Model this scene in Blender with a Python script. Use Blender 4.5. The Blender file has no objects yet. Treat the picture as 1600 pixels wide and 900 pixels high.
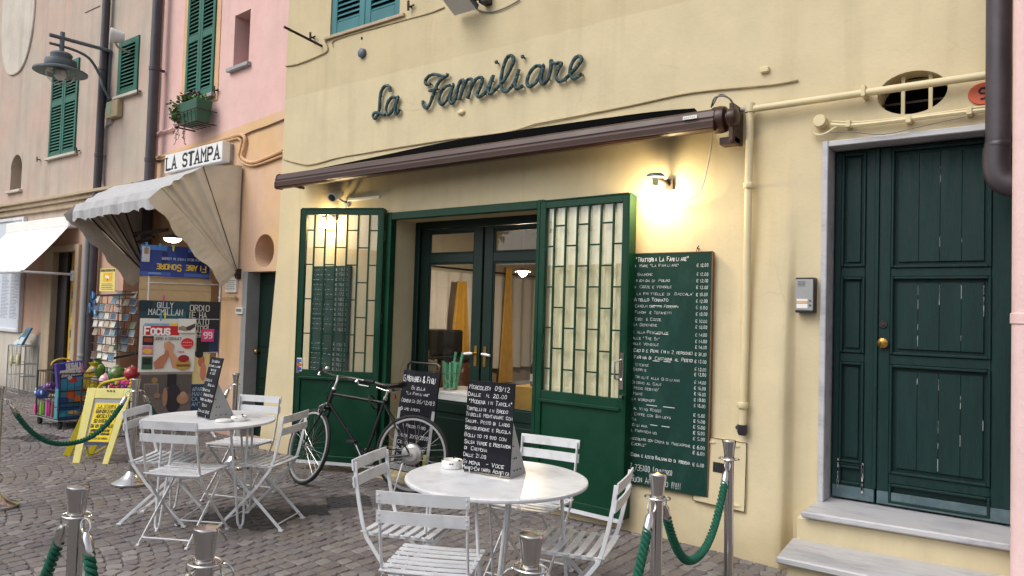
import bpy, bmesh, math, random
from mathutils import Vector, Matrix, noise
random.seed(7)
R_ = math.radians
scn = bpy.context.scene
COL = scn.collection

# ------------------------------------------------------------------ camera
CAM = Vector((0.0, -5.0, 1.58))
FPX = 1150.0
RW = ((0.80031, 0.00260687, -0.59958078), (0.59883709, 0.04650448, 0.79951953), (0.02996744, -0.99891468, 0.03565691))
cd = bpy.data.cameras.new('camera'); cam = bpy.data.objects.new('camera', cd); COL.objects.link(cam)
cd.sensor_width = 36.0; cd.lens = 36.0 * FPX / 1600.0; cd.clip_start = 0.05; cd.clip_end = 500.0
cam.matrix_world = Matrix(((RW[0][0], -RW[0][1], -RW[0][2], CAM.x), (RW[1][0], -RW[1][1], -RW[1][2], CAM.y),
                           (RW[2][0], -RW[2][1], -RW[2][2], CAM.z), (0, 0, 0, 1)))
scn.camera = cam
# ------------------------------------------------------------------ sky, sun, exposure
SUN_EL, SUN_AZ = 48.0, 205.0         # soft overcast light from above the street, behind the camera
w = bpy.data.worlds.new('World'); scn.world = w; w.use_nodes = True
nt = w.node_tree; bg = nt.nodes['Background']
sky = nt.nodes.new('ShaderNodeTexSky'); sky.sky_type = 'NISHITA'; sky.sun_disc = False
sky.sun_elevation = R_(SUN_EL); sky.sun_rotation = R_(SUN_AZ); sky.air_density = 1.0; sky.dust_density = 4.0; sky.ozone_density = 1.0
hs = nt.nodes.new('ShaderNodeHueSaturation'); hs.inputs['Saturation'].default_value = 0.42
nt.links.new(sky.outputs[0], hs.inputs['Color']); nt.links.new(hs.outputs[0], bg.inputs[0])
bg.inputs[1].default_value = 0.15
sd = bpy.data.lights.new('sun', 'SUN'); sun = bpy.data.objects.new('sun', sd); COL.objects.link(sun)
sd.energy = 0.55; sd.angle = R_(40); sd.color = (1.0, 0.985, 0.96)
_az = R_(SUN_AZ)
_d = Vector((math.sin(_az) * math.cos(R_(SUN_EL)), math.cos(_az) * math.cos(R_(SUN_EL)), math.sin(R_(SUN_EL))))
sun.rotation_euler = _d.to_track_quat('Z', 'Y').to_euler(); sun.location = (-4, -12, 12)
vs = scn.view_settings; vs.view_transform = 'Standard'; vs.look = 'None'; vs.gamma = 1.0; vs.exposure = 0.42; vs.use_curve_mapping = False
scn.cycles.max_bounces = 8; scn.cycles.transparent_max_bounces = 12; scn.cycles.caustics_reflective = False; scn.cycles.caustics_refractive = False
scn.cycles.use_denoising = True

# ------------------------------------------------------------------ measuring helpers
def ray(u, v):
    c = (u - 800.0, v - 450.0, FPX)
    return Vector([sum(RW[i][j] * c[j] for j in range(3)) for i in range(3)])
def RP(u, v, p, n):
    k = ray(u, v); n = Vector(n); t = n.dot(Vector(p) - CAM) / n.dot(k); return CAM + k * t
def G(u, v, z=0.0): return RP(u, v, (0, 0, z), (0, 0, 1))
class Fr:                                   # a wall's own frame: s along it, o into it, z up
    def __init__(s, o, ang):
        s.o = Vector(o); a = R_(ang); s.ex = Vector((math.cos(a), math.sin(a), 0)); s.ey = Vector((-math.sin(a), math.cos(a), 0))
    def pt(s, a, o, z): return s.o + s.ex * a + s.ey * o + Vector((0, 0, z))
    def at(s, u, v, off=0.0):
        p = RP(u, v, s.o + s.ey * off, s.ey); d = p - s.o; return d.dot(s.ex), p.z
    def P(s, u, v, off=0.0): return RP(u, v, s.o + s.ey * off, s.ey)
FY = Fr((0, 0, 0), 0)                       # yellow front
FK = Fr((-7.2, 0.12, 0), -3.6)              # pink front
FB = Fr((0, 0.28, 0), 0)                    # beige front
def sc(r, g, b):                            # sRGB 0-255 to linear
    return tuple((x / 255 / 12.92) if x / 255 <= 0.04045 else ((x / 255 + 0.055) / 1.055) ** 2.4 for x in (r, g, b)) + (1.0,)

# ------------------------------------------------------------------ materials
MATS = {}
def mat(name, col, rough=0.5, metal=0.0, var=0.15, scale=6.0, col2=None, c2=0.0, c2scale=1.5, bump=0.0, bscale=40.0, spec=0.5, stretch=None, coat=0.0, emit=0.0, rvar=0.0, bdist=0.01):
    if name in MATS: return MATS[name]
    m = bpy.data.materials.new(name); m.use_nodes = True; MATS[name] = m
    t = m.node_tree; N = t.nodes; L = t.links; b = N['Principled BSDF']
    b.inputs['Roughness'].default_value = rough; b.inputs['Metallic'].default_value = metal
    b.inputs['Specular IOR Level'].default_value = spec; b.inputs['Coat Weight'].default_value = coat
    geo = N.new('ShaderNodeNewGeometry'); mp = N.new('ShaderNodeMapping'); L.new(geo.outputs['Position'], mp.inputs[0])
    if stretch: mp.inputs['Scale'].default_value = stretch
    n1 = N.new('ShaderNodeTexNoise'); n1.inputs['Scale'].default_value = scale; n1.inputs['Detail'].default_value = 5
    L.new(mp.outputs[0], n1.inputs['Vector'])
    hv = N.new('ShaderNodeMixRGB'); hv.blend_type = 'MULTIPLY'; hv.inputs[0].default_value = 1.0
    rp = N.new('ShaderNodeMapRange'); rp.inputs[1].default_value = 0.25; rp.inputs[2].default_value = 0.75
    rp.inputs[3].default_value = 1 - var; rp.inputs[4].default_value = 1 + var
    L.new(n1.outputs[0], rp.inputs[0]); hv.inputs[1].default_value = col; L.new(rp.outputs[0], hv.inputs[2])
    out = hv.outputs[0]
    if col2:
        n2 = N.new('ShaderNodeTexNoise'); n2.inputs['Scale'].default_value = c2scale; n2.inputs['Detail'].default_value = 8; n2.inputs['Roughness'].default_value = 0.65
        L.new(mp.outputs[0], n2.inputs['Vector'])
        r2 = N.new('ShaderNodeMapRange'); r2.inputs[1].default_value = 0.48; r2.inputs[2].default_value = 0.66; r2.inputs[4].default_value = c2
        L.new(n2.outputs[0], r2.inputs[0])
        mx = N.new('ShaderNodeMixRGB'); L.new(r2.outputs[0], mx.inputs[0]); L.new(out, mx.inputs[1]); mx.inputs[2].default_value = col2; out = mx.outputs[0]
    L.new(out, b.inputs['Base Color'])
    if rvar:
        r3 = N.new('ShaderNodeMapRange'); r3.inputs[1].default_value = .3; r3.inputs[2].default_value = .7; r3.inputs[3].default_value = max(0, rough - rvar); r3.inputs[4].default_value = min(1, rough + rvar)
        L.new(n1.outputs[0], r3.inputs[0]); L.new(r3.outputs[0], b.inputs['Roughness'])
    if bump:
        n3 = N.new('ShaderNodeTexNoise'); n3.inputs['Scale'].default_value = bscale; n3.inputs['Detail'].default_value = 6
        L.new(mp.outputs[0], n3.inputs['Vector'])
        bp = N.new('ShaderNodeBump'); bp.inputs['Strength'].default_value = bump; bp.inputs['Distance'].default_value = bdist
        L.new(n3.outputs[0], bp.inputs['Height']); L.new(bp.outputs[0], b.inputs['Normal'])
    if emit:
        b.inputs['Emission Color'].default_value = col; b.inputs['Emission Strength'].default_value = emit
    return m
def stucco(name, col, cold, stain, amt=0.6, streak=0.35, split=None, sc_=1.1, bump=0.35, cracks=False):
    """wall paint with blotches, streaks that run down, and fine trowel relief; split=(z, slope, x0, colour2) paints the wall below a line in another colour"""
    m = bpy.data.materials.new(name); m.use_nodes = True; MATS[name] = m
    t = m.node_tree; N = t.nodes; L = t.links; b = N['Principled BSDF']; b.inputs['Roughness'].default_value = 0.9; b.inputs['Specular IOR Level'].default_value = 0.2
    geo = N.new('ShaderNodeNewGeometry'); pos = geo.outputs['Position']
    def nz(scale, detail=6, vec=None, rough=0.6):
        n = N.new('ShaderNodeTexNoise'); n.inputs['Scale'].default_value = scale; n.inputs['Detail'].default_value = detail; n.inputs['Roughness'].default_value = rough
        L.new(vec or pos, n.inputs['Vector']); return n.outputs[0]
    def rng(src, a, bb, c, d):
        r = N.new('ShaderNodeMapRange'); r.inputs[1].default_value = a; r.inputs[2].default_value = bb; r.inputs[3].default_value = c; r.inputs[4].default_value = d
        L.new(src, r.inputs[0]); return r.outputs[0]
    def mix(fac, a, bb, mode='MIX'):
        x = N.new('ShaderNodeMixRGB'); x.blend_type = mode
        for i, s in ((0, fac), (1, a), (2, bb)):
            if hasattr(s, 'is_output'): L.new(s, x.inputs[i])
            else: x.inputs[i].default_value = s
        return x.outputs[0]
    base = col
    if split:
        sx = N.new('ShaderNodeSeparateXYZ'); L.new(pos, sx.inputs[0])
        ma = N.new('ShaderNodeMath'); ma.operation = 'MULTIPLY_ADD'; L.new(sx.outputs[0], ma.inputs[0]); ma.inputs[1].default_value = -split[1]; L.new(sx.outputs[2], ma.inputs[2])
        wob = N.new('ShaderNodeMath'); wob.operation = 'MULTIPLY_ADD'; L.new(nz(5, 4), wob.inputs[0]); wob.inputs[1].default_value = split[4] if len(split) > 4 else 0.02; L.new(ma.outputs[0], wob.inputs[2])
        th = split[0] - split[1] * split[2]
        base = mix(rng(wob.outputs[0], th - 0.004, th + 0.012, 0, 1), split[3], col)
    c = mix(rng(nz(sc_, 8), 0.42, 0.66, 0, amt), base, cold)
    mp = N.new('ShaderNodeMapping'); mp.inputs['Scale'].default_value = (5, 5, 0.35); L.new(pos, mp.inputs[0])
    c = mix(rng(nz(1.0, 6, mp.outputs[0]), 0.5, 0.75, 0, streak), c, stain)
    c = mix(rng(nz(14, 8), 0.6, 0.8, 0, 0.25), c, stain)
    c = mix(1.0, c, rng(nz(3.0, 6), 0.3, 0.7, 0.93, 1.05), 'MULTIPLY')
    # grime of its own ragged shape rising from the street
    sz = N.new('ShaderNodeSeparateXYZ'); L.new(pos, sz.inputs[0]); zg = N.new('ShaderNodeMath'); zg.operation = 'MULTIPLY_ADD'; L.new(nz(2.6, 8), zg.inputs[0]); zg.inputs[1].default_value = -0.75; L.new(sz.outputs[2], zg.inputs[2])
    c = mix(rng(zg.outputs[0], -0.34, -0.02, 0.5, 0), c, stain)
    if cracks:
        nv = N.new('ShaderNodeTexNoise'); nv.inputs['Scale'].default_value = 3.0; nv.inputs['Detail'].default_value = 6; L.new(pos, nv.inputs['Vector'])
        av = N.new('ShaderNodeMixRGB'); av.blend_type = 'ADD'; av.inputs[0].default_value = 0.35; L.new(pos, av.inputs[1]); L.new(nv.outputs['Color'], av.inputs[2])
        vo = N.new('ShaderNodeTexVoronoi'); vo.feature = 'DISTANCE_TO_EDGE'; vo.inputs['Scale'].default_value = 0.8; L.new(av.outputs[0], vo.inputs['Vector'])
        ln = rng(vo.outputs[0], 0.0, 0.006, 0.5, 0.0); mk = rng(nz(0.7, 3), 0.54, 0.66, 0, 1); mm = N.new('ShaderNodeMath'); mm.operation = 'MULTIPLY'; L.new(ln, mm.inputs[0]); L.new(mk, mm.inputs[1])
        c = mix(mm.outputs[0], c, stain)
        c = mix(rng(nz(0.8, 3), 0.60, 0.615, 0, 0.30), c, cold)
    L.new(c, b.inputs['Base Color'])
    bp = N.new('ShaderNodeBump'); bp.inputs['Strength'].default_value = bump; bp.inputs['Distance'].default_value = 0.012
    bp2 = N.new('ShaderNodeBump'); bp2.inputs['Strength'].default_value = bump * 0.8; bp2.inputs['Distance'].default_value = 0.04
    L.new(nz(2.2, 5), bp2.inputs['Height']); L.new(nz(38, 6), bp.inputs['Height']); L.new(bp2.outputs[0], bp.inputs['Normal']); L.new(bp.outputs[0], b.inputs['Normal'])
    return m
def glass(name, tint=(1, 1, 1, 1), ior=1.5, rough=0.0):
    m = bpy.data.materials.new(name); m.use_nodes = True; MATS[name] = m
    t = m.node_tree; N = t.nodes; L = t.links; N.remove(N['Principled BSDF']); o = N['Material Output']
    tr = N.new('ShaderNodeBsdfTransparent'); tr.inputs[0].default_value = tint
    gl = N.new('ShaderNodeBsdfGlossy'); gl.inputs['Roughness'].default_value = rough
    fr = N.new('ShaderNodeFresnel'); ge = N.new('ShaderNodeNewGeometry'); mr = N.new('ShaderNodeMapRange'); mr.inputs[3].default_value = ior; mr.inputs[4].default_value = 1 / ior
    L.new(ge.outputs['Backfacing'], mr.inputs[0]); L.new(mr.outputs[0], fr.inputs[0])      # a pane's rear face reflects like its front
    mx = N.new('ShaderNodeMixShader'); L.new(fr.outputs[0], mx.inputs[0]); L.new(tr.outputs[0], mx.inputs[1]); L.new(gl.outputs[0], mx.inputs[2]); L.new(mx.outputs[0], o.inputs[0])
    return m
def emis(name, col, strength):
    m = bpy.data.materials.new(name); m.use_nodes = True; MATS[name] = m
    N = m.node_tree.nodes; b = N['Principled BSDF']; b.inputs['Base Color'].default_value = col; b.inputs['Emission Color'].default_value = col; b.inputs['Emission Strength'].default_value = strength
    return m
def flat(rgb, rough=0.6):                    # printed colour
    return mat('print_%d_%d_%d' % rgb, sc(*rgb), rough, var=0.06, scale=25)

stucco('yellow_plaster', sc(201, 186, 150), sc(206, 192, 157), sc(174, 158, 124), 0.5, 0.3, split=(3.93, 0, 0, sc(210, 196, 161), .03), bump=.16, cracks=True)
stucco('pink_plaster', sc(222, 184, 177), sc(216, 186, 178), sc(196, 160, 154), 0.5, 0.3, split=(3.78, 0.05, -8.9, sc(216, 180, 136)), bump=.18)
stucco('beige_plaster', sc(186, 174, 160), sc(200, 166, 152), sc(156, 148, 138), 0.6, 0.55, sc_=0.7, split=(2.98, 0, 0, sc(192, 154, 130)), bump=.2)
stucco('white_plaster', sc(205, 198, 186), sc(190, 182, 168), sc(150, 142, 130), 0.5, 0.4)
stucco('tan_plaster', sc(188, 170, 144), sc(178, 160, 136), sc(140, 124, 102), 0.5, 0.4)
mat('marble', sc(188, 188, 190), 0.45, var=0.1, scale=3, col2=sc(140, 142, 150), c2=0.7, c2scale=3, stretch=(1, 3, 3), bump=0.08)
mat('door_green', sc(8, 42, 40), 0.58, spec=.3, var=0.2, scale=5, bump=0.25, bscale=30, stretch=(6, 6, 0.8), rvar=.12, col2=sc(24, 54, 54), c2=.35, c2scale=2)
mat('door_kick', sc(70, 92, 98), 0.55, var=0.25, scale=9, col2=sc(120, 130, 132), c2=.4, c2scale=8)
mat('worn_paint', sc(170, 172, 165), 0.8, var=.2)
mat('gate_green', sc(0, 54, 34), 0.42, spec=.32, var=0.15, scale=4, bump=0.06, bscale=60, rvar=.1, col2=sc(20, 66, 50), c2=.35, c2scale=5)
mat('inner_green', sc(8, 36, 28), 0.45, spec=.35, var=0.15, scale=4, bump=0.08, bscale=60)
mat('shutter_green', sc(14, 92, 74), 0.55, var=0.2, scale=3, col2=sc(34, 108, 92), c2=.4, c2scale=2.0)
mat('shutter_blue', sc(36, 110, 116), 0.55, var=0.18, scale=3, col2=sc(60, 132, 138), c2=.4)
mat('brown_metal', sc(62, 40, 33), 0.36, metal=0.0, var=0.15, scale=4, rvar=.08, spec=.4)
mat('brown_pipe', sc(60, 55, 61), 0.45, var=0.25, scale=4, col2=sc(78, 72, 76), c2=.4, c2scale=6, rvar=.1)
mat('fabric_and_depth_black', sc(9, 9, 10), 1.0, var=0.2, scale=20, spec=.05)
mat('black_paint', sc(20, 20, 22), 0.35, var=0.2, scale=8)
mat('rubber', sc(26, 26, 27), 0.75, var=0.2, scale=20)
mat('iron', sc(52, 46, 44), 0.7, metal=0.3, var=0.3, scale=20, col2=sc(84, 60, 48), c2=.5, c2scale=12)
mat('white_metal', sc(214, 216, 219), 0.38, var=0.05, scale=6, rvar=.08, col2=sc(184, 184, 184), c2=.55, c2scale=11)
mat('steel', sc(200, 198, 196), 0.16, metal=1.0, var=0.04, scale=3)
mat('chrome', sc(215, 212, 208), 0.14, metal=1.0, var=0.04)
mat('brass', sc(190, 150, 80), 0.3, metal=1.0, var=0.15)
mat('rope_green', sc(16, 92, 70), 0.85, var=0.25, scale=40, bump=0.5, bscale=260)
mat('slate_black', sc(16, 17, 24), 0.65, spec=.2, var=0.2, scale=5, col2=sc(44, 46, 56), c2=.45, c2scale=6, rvar=.1)
mat('slate_green', sc(10, 52, 43), 0.65, spec=.25, var=0.16, scale=3, col2=sc(36, 74, 66), c2=.45, c2scale=4.5, stretch=(1.6, 1.6, .8))
mat('chalk', sc(226, 228, 228), 0.95, var=0.22, scale=60)
mat('chalk_faint', sc(196, 206, 202), 0.95, var=0.25, scale=60)
mat('wood_edge', sc(112, 78, 50), 0.7, var=0.2, scale=20)
mat('yellow_paint', sc(210, 196, 156), 0.5, var=0.08, scale=6)      # pipes painted like the wall
mat('cable_cream', sc(172, 156, 122), 0.7, var=0.15, scale=9)
mat('cable_grey', sc(120, 116, 112), 0.6, var=0.1)
mat('cable_white', sc(205, 200, 190), 0.5, var=0.1)
mat('orange_pipe', sc(206, 166, 124), 0.6, var=0.12)
mat('white_plastic', sc(222, 222, 220), 0.4, var=0.05)
mat('grey_plastic', sc(150, 152, 152), 0.45, var=0.1)
mat('dark_plastic', sc(42, 42, 46), 0.45, var=0.1)
mat('lamp_grey', sc(96, 104, 110), 0.45, metal=.2, var=0.12)
mat('hood_fabric', sc(196, 190, 180), 0.9, var=0.14, scale=3, col2=sc(180, 174, 162), c2=.5, c2scale=2.5, bump=.3, bscale=14, bdist=.03)
mat('hood_white', sc(178, 179, 180), 0.85, var=0.08, scale=3, col2=sc(158, 158, 158), c2=.6, c2scale=3, bump=.25, bscale=14, bdist=.03)
mat('awning_white', sc(236, 234, 230), 0.85, var=0.05, scale=3)
mat('yellow_sign', sc(222, 212, 128), 0.5, var=0.1, scale=7, col2=sc(208, 198, 120), c2=.4, c2scale=5)
mat('yellow_deep', sc(196, 180, 30), 0.5, var=0.1, scale=7)
mat('paper_yellow', sc(238, 210, 44), 0.7, var=0.05)
mat('print_black', sc(28, 28, 30), 0.7, var=0.1)
mat('paper_white', sc(228, 226, 222), 0.7, var=0.05)
mat('mortar', sc(100, 96, 93), 0.95, var=0.25, scale=12, bump=.4, bscale=80)
mat('manhole_iron', sc(70, 68, 68), 0.8, var=.3, scale=18, bump=.6, bscale=50)
mat('curtain', sc(246, 240, 196), 0.9, var=0.06, scale=8)
mat('gold_curtain', sc(206, 164, 70), 0.85, var=0.12, scale=8)
mat('room_wall', sc(198, 192, 178), 0.9, var=0.06)
mat('room_floor', sc(96, 70, 52), 0.5, var=0.15)
mat('wood_brown', sc(92, 58, 36), 0.5, var=0.25, scale=6, stretch=(1, 1, 6))
mat('cloth_white', sc(226, 226, 224), 0.9, var=0.04)
mat('bottle_dark', sc(22, 26, 22), 0.12, var=0.1)
mat('porcelain', sc(236, 234, 230), 0.2, var=0.03)
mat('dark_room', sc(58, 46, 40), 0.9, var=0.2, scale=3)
mat('terracotta', sc(206, 98, 70), 0.7, var=0.12, scale=10)
mat('leaf', sc(74, 112, 44), 0.6, var=0.35, scale=30)
mat('leaf_dark', sc(42, 78, 36), 0.6, var=0.35, scale=12)
mat('leaf_purple', sc(96, 62, 84), 0.6, var=0.3, scale=30)
mat('bark', sc(84, 70, 56), 0.9, var=0.3, scale=10)
glass('glass', ior=1.5); glass('gate_glass', ior=1.9); glass('lamp_glass', (0.9, 0.9, 0.88, 1), 1.5, 0.05)
emis('bulb_glow', (1.0, 0.76, 0.40, 1), 190.0); emis('warm_glow', (1.0, 0.80, 0.5, 1), 12.0)

def cobble_mat(name, h):
    m = mat(name, h, 0.74, var=0.2, scale=35, bump=.28, bscale=70, bdist=.004, rvar=.1)
    t = m.node_tree; b = t.nodes['Principled BSDF']; src = b.inputs['Base Color'].links[0].from_socket
    # large patches of wear across the street, and a tint that changes from stone to stone
    geo = t.nodes.new('ShaderNodeNewGeometry'); n = t.nodes.new('ShaderNodeTexNoise'); n.inputs['Scale'].default_value = 0.9; n.inputs['Detail'].default_value = 6
    t.links.new(geo.outputs['Position'], n.inputs['Vector'])
    r = t.nodes.new('ShaderNodeMapRange'); r.inputs[1].default_value = .3; r.inputs[2].default_value = .7; r.inputs[3].default_value = .78; r.inputs[4].default_value = 1.18
    t.links.new(n.outputs[0], r.inputs[0])
    mx = t.nodes.new('ShaderNodeMixRGB'); mx.blend_type = 'MULTIPLY'; mx.inputs[0].default_value = 1
    t.links.new(src, mx.inputs[1]); t.links.new(r.outputs[0], mx.inputs[2]); t.links.new(mx.outputs[0], b.inputs['Base Color'])
    return m
COBS = [cobble_mat('porphyry_grey', sc(114, 109, 108)), cobble_mat('porphyry_violet', sc(107, 100, 100)), cobble_mat('porphyry_brown', sc(116, 108, 103)), cobble_mat('porphyry_pale', sc(130, 125, 122))]

# ------------------------------------------------------------------ mesh builder
class MB:
    def __init__(s): s.v = []; s.f = []; s.mi = []; s.cur = 0; s.sm = []; s.smooth = False
    def add(s, vs, fs):
        n = len(s.v); s.v += [Vector(p) for p in vs]
        for f in fs: s.f.append(tuple(i + n for i in f)); s.mi.append(s.cur); s.sm.append(s.smooth)
        return s
    def box6(s, p):                          # eight corners: 0-3 bottom, 4-7 top
        return s.add(p, [(0, 3, 2, 1), (4, 5, 6, 7), (0, 1, 5, 4), (1, 2, 6, 5), (2, 3, 7, 6), (3, 0, 4, 7)])
    def bx(s, x0, x1, y0, y1, z0, z1):
        return s.box6([(x0, y0, z0), (x1, y0, z0), (x1, y1, z0), (x0, y1, z0), (x0, y0, z1), (x1, y0, z1), (x1, y1, z1), (x0, y1, z1)])
    def fb(s, fr, a0, a1, o0, o1, z0, z1):
        q = fr.pt; return s.box6([q(a0, o0, z0), q(a1, o0, z0), q(a1, o1, z0), q(a0, o1, z0), q(a0, o0, z1), q(a1, o0, z1), q(a1, o1, z1), q(a0, o1, z1)])
    def bar(s, a, b, wd, th, up=(0, 0, 1)):   # flat bar from a to b: wd across, th along 'up' made perpendicular
        a = Vector(a); b = Vector(b); d = (b - a).normalized(); u = Vector(up); sd = d.cross(u)
        if sd.length < 1e-4: sd = d.cross(Vector((1, 0, 0)))
        sd.normalize(); u = sd.cross(d); x = sd * wd / 2; y = u * th / 2
        return s.box6([a - x - y, a + x - y, a + x + y, a - x + y, b - x - y, b + x - y, b + x + y, b - x + y])
    def strip(s, pts, wd, th, side):          # bent flat bar through pts, 'side' is the constant width direction
        sd = Vector(side).normalized() * wd / 2; pts = [Vector(p) for p in pts]; rings = []
        for i, p in enumerate(pts):
            d = (pts[min(i + 1, len(pts) - 1)] - pts[max(i - 1, 0)]).normalized(); n = sd.cross(d).normalized() * th / 2
            rings.append([p - sd - n, p + sd - n, p + sd + n, p - sd + n])
        return s.rings(rings)
    def rings(s, rings, closed=False, caps=True):
        n = len(rings[0]); vs = [p for r in rings for p in r]; fs = []; m = len(rings)
        for i in range(m if closed else m - 1):
            j = (i + 1) % m
            for k in range(n): fs.append((i * n + k, i * n + (k + 1) % n, j * n + (k + 1) % n, j * n + k))
        if caps and not closed: fs += [tuple(range(n))[::-1], tuple((m - 1) * n + k for k in range(n))]
        return s.add(vs, fs)
    def tube(s, pts, r, n=8, closed=False, caps=True, flat_=None):
        pts = [Vector(p) for p in pts]; rs = r if isinstance(r, (list, tuple)) else [r] * len(pts); rings = []; m = len(pts); up = None
        for i, p in enumerate(pts):
            d = (pts[(i + 1) % m] - pts[i - 1]) if closed else (pts[min(i + 1, m - 1)] - pts[max(i - 1, 0)])
            if d.length < 1e-9: d = Vector((0, 0, 1))
            d.normalize()
            if up is None: up = Vector((0, 0, 1)) if abs(d.z) < .9 else Vector((1, 0, 0))
            x = d.cross(up)
            if x.length < 1e-4: x = d.orthogonal()
            x.normalize(); up = x.cross(d)
            rings.append([p + x * math.cos(2 * math.pi * k / n) * rs[i] + up * math.sin(2 * math.pi * k / n) * rs[i] for k in range(n)])
        o = s.smooth; s.smooth = True; s.rings(rings, closed, caps); s.smooth = o; return s
    def lathe(s, prof, n=20, c=(0, 0, 0), rot=None):
        rings = []; c = Vector(c)
        for r, z in prof:
            ring = [Vector((r * math.cos(2 * math.pi * k / n), r * math.sin(2 * math.pi * k / n), z)) for k in range(n)]
            rings.append([c + (rot @ p if rot else p) for p in ring])
        o = s.smooth; s.smooth = True; s.rings(rings); s.smooth = o; return s
    def quad(s, a, b, c, d): return s.add([a, b, c, d], [(0, 1, 2, 3)])
    def poly(s, pts): return s.add(pts, [tuple(range(len(pts)))])
    def prism(s, pts, vec):
        vec = Vector(vec); n = len(pts); p = [Vector(q) for q in pts]
        return s.add(p + [q + vec for q in p], [tuple(range(n))[::-1], tuple(range(n, 2 * n))] + [(k, (k + 1) % n, n + (k + 1) % n, n + k) for k in range(n)])
    def sphere(s, c, r, n=12, m=8, sq=(1, 1, 1)):
        c = Vector(c); rings = []
        for i in range(m + 1):
            a = math.pi * i / m; rr = max(math.sin(a), 0.001)
            rings.append([c + Vector((r * sq[0] * rr * math.cos(2 * math.pi * k / n), r * sq[1] * rr * math.sin(2 * math.pi * k / n), r * sq[2] * math.cos(a))) for k in range(n)])
        o = s.smooth; s.smooth = True; s.rings(rings); s.smooth = o; return s

def wmx(o):
    m = Matrix.LocRotScale(o.location, o.rotation_euler.to_quaternion(), o.scale)
    return wmx(o.parent) @ m if o.parent else m
def thing(name, label, cat, loc=(0, 0, 0), rz=0.0, group=None):
    o = bpy.data.objects.new(name, None); o.empty_display_size = .1; COL.objects.link(o); o.location = loc; o.rotation_euler = (0, 0, rz)
    o['label'] = label; o['category'] = cat
    if group: o['group'] = group
    return o
def tag(o, label, cat, group=None):
    o['label'] = label; o['category'] = cat
    if group: o['group'] = group
    return o
def obj(name, mb, mats, parent=None, bevel=0.0, local=False, kind=None, label=None, seg=1):
    """one mesh object; mb holds world coordinates unless local=True (then coordinates of the parent)"""
    if not isinstance(mats, (list, tuple)): mats = [mats]
    vs = mb.v
    if local == 'up': vs = [p - parent.location for p in vs]
    if parent and not local:
        inv = wmx(parent).inverted(); vs = [inv @ p for p in vs]
    xs = [p.x for p in vs]; ys = [p.y for p in vs]; zs = [p.z for p in vs]
    c = Vector(((min(xs) + max(xs)) / 2, (min(ys) + max(ys)) / 2, (min(zs) + max(zs)) / 2 if parent else min(zs)))
    me = bpy.data.meshes.new(name); me.from_pydata([tuple(p - c) for p in vs], [], mb.f)
    for m in mats: me.materials.append(MATS[m] if isinstance(m, str) else m)
    me.polygons.foreach_set('material_index', mb.mi); me.polygons.foreach_set('use_smooth', mb.sm)
    if bevel or True:
        bm = bmesh.new(); bm.from_mesh(me); bmesh.ops.recalc_face_normals(bm, faces=bm.faces)
        if bevel:
            es = [e for e in bm.edges if len(e.link_faces) == 2 and e.calc_face_angle(0) > 0.6]
            if es: bmesh.ops.bevel(bm, geom=es, offset=bevel, segments=seg, affect='EDGES', profile=0.5, clamp_overlap=True)
        for e in bm.edges:
            if len(e.link_faces) == 2 and e.calc_face_angle(0) > 0.75: e.smooth = False
        bm.to_mesh(me); bm.free()
    me.update()
    o = bpy.data.objects.new(name, me); COL.objects.link(o); o.location = c
    if parent: o.parent = parent
    if kind: o['kind'] = kind
    if label: o['label'] = label
    return o
def kids(o): return [c for c in bpy.data.objects if c.parent == o]
def dup(o, loc=None, rz=None, label=None, parent=None):
    """a copy of a thing with copies of its parts and sub-parts, sharing mesh data"""
    c = o.copy(); COL.objects.link(c)
    if parent: c.parent = parent
    if loc is not None: c.location = loc
    if rz is not None: c.rotation_euler = (0, 0, rz)
    if label: c['label'] = label
    for k in kids(o): dup(k, parent=c)
    return c
def again(o, delta, parent=None):            # a shifted copy of one part
    c = o.copy(); COL.objects.link(c); c.location = o.location + Vector(delta)
    return c
def smooth_path(pts, k=6):
    P = [Vector(p) for p in pts]; out = []
    for i in range(len(P) - 1):
        a = P[max(i - 1, 0)]; b = P[i]; c = P[i + 1]; d = P[min(i + 2, len(P) - 1)]
        for j in range(k):
            t = j / k
            out.append(0.5 * ((2 * b) + (c - a) * t + (2 * a - 5 * b + 4 * c - d) * t * t + (3 * b - a - 3 * c + d) * t ** 3))
    out.append(P[-1]); return out

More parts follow.
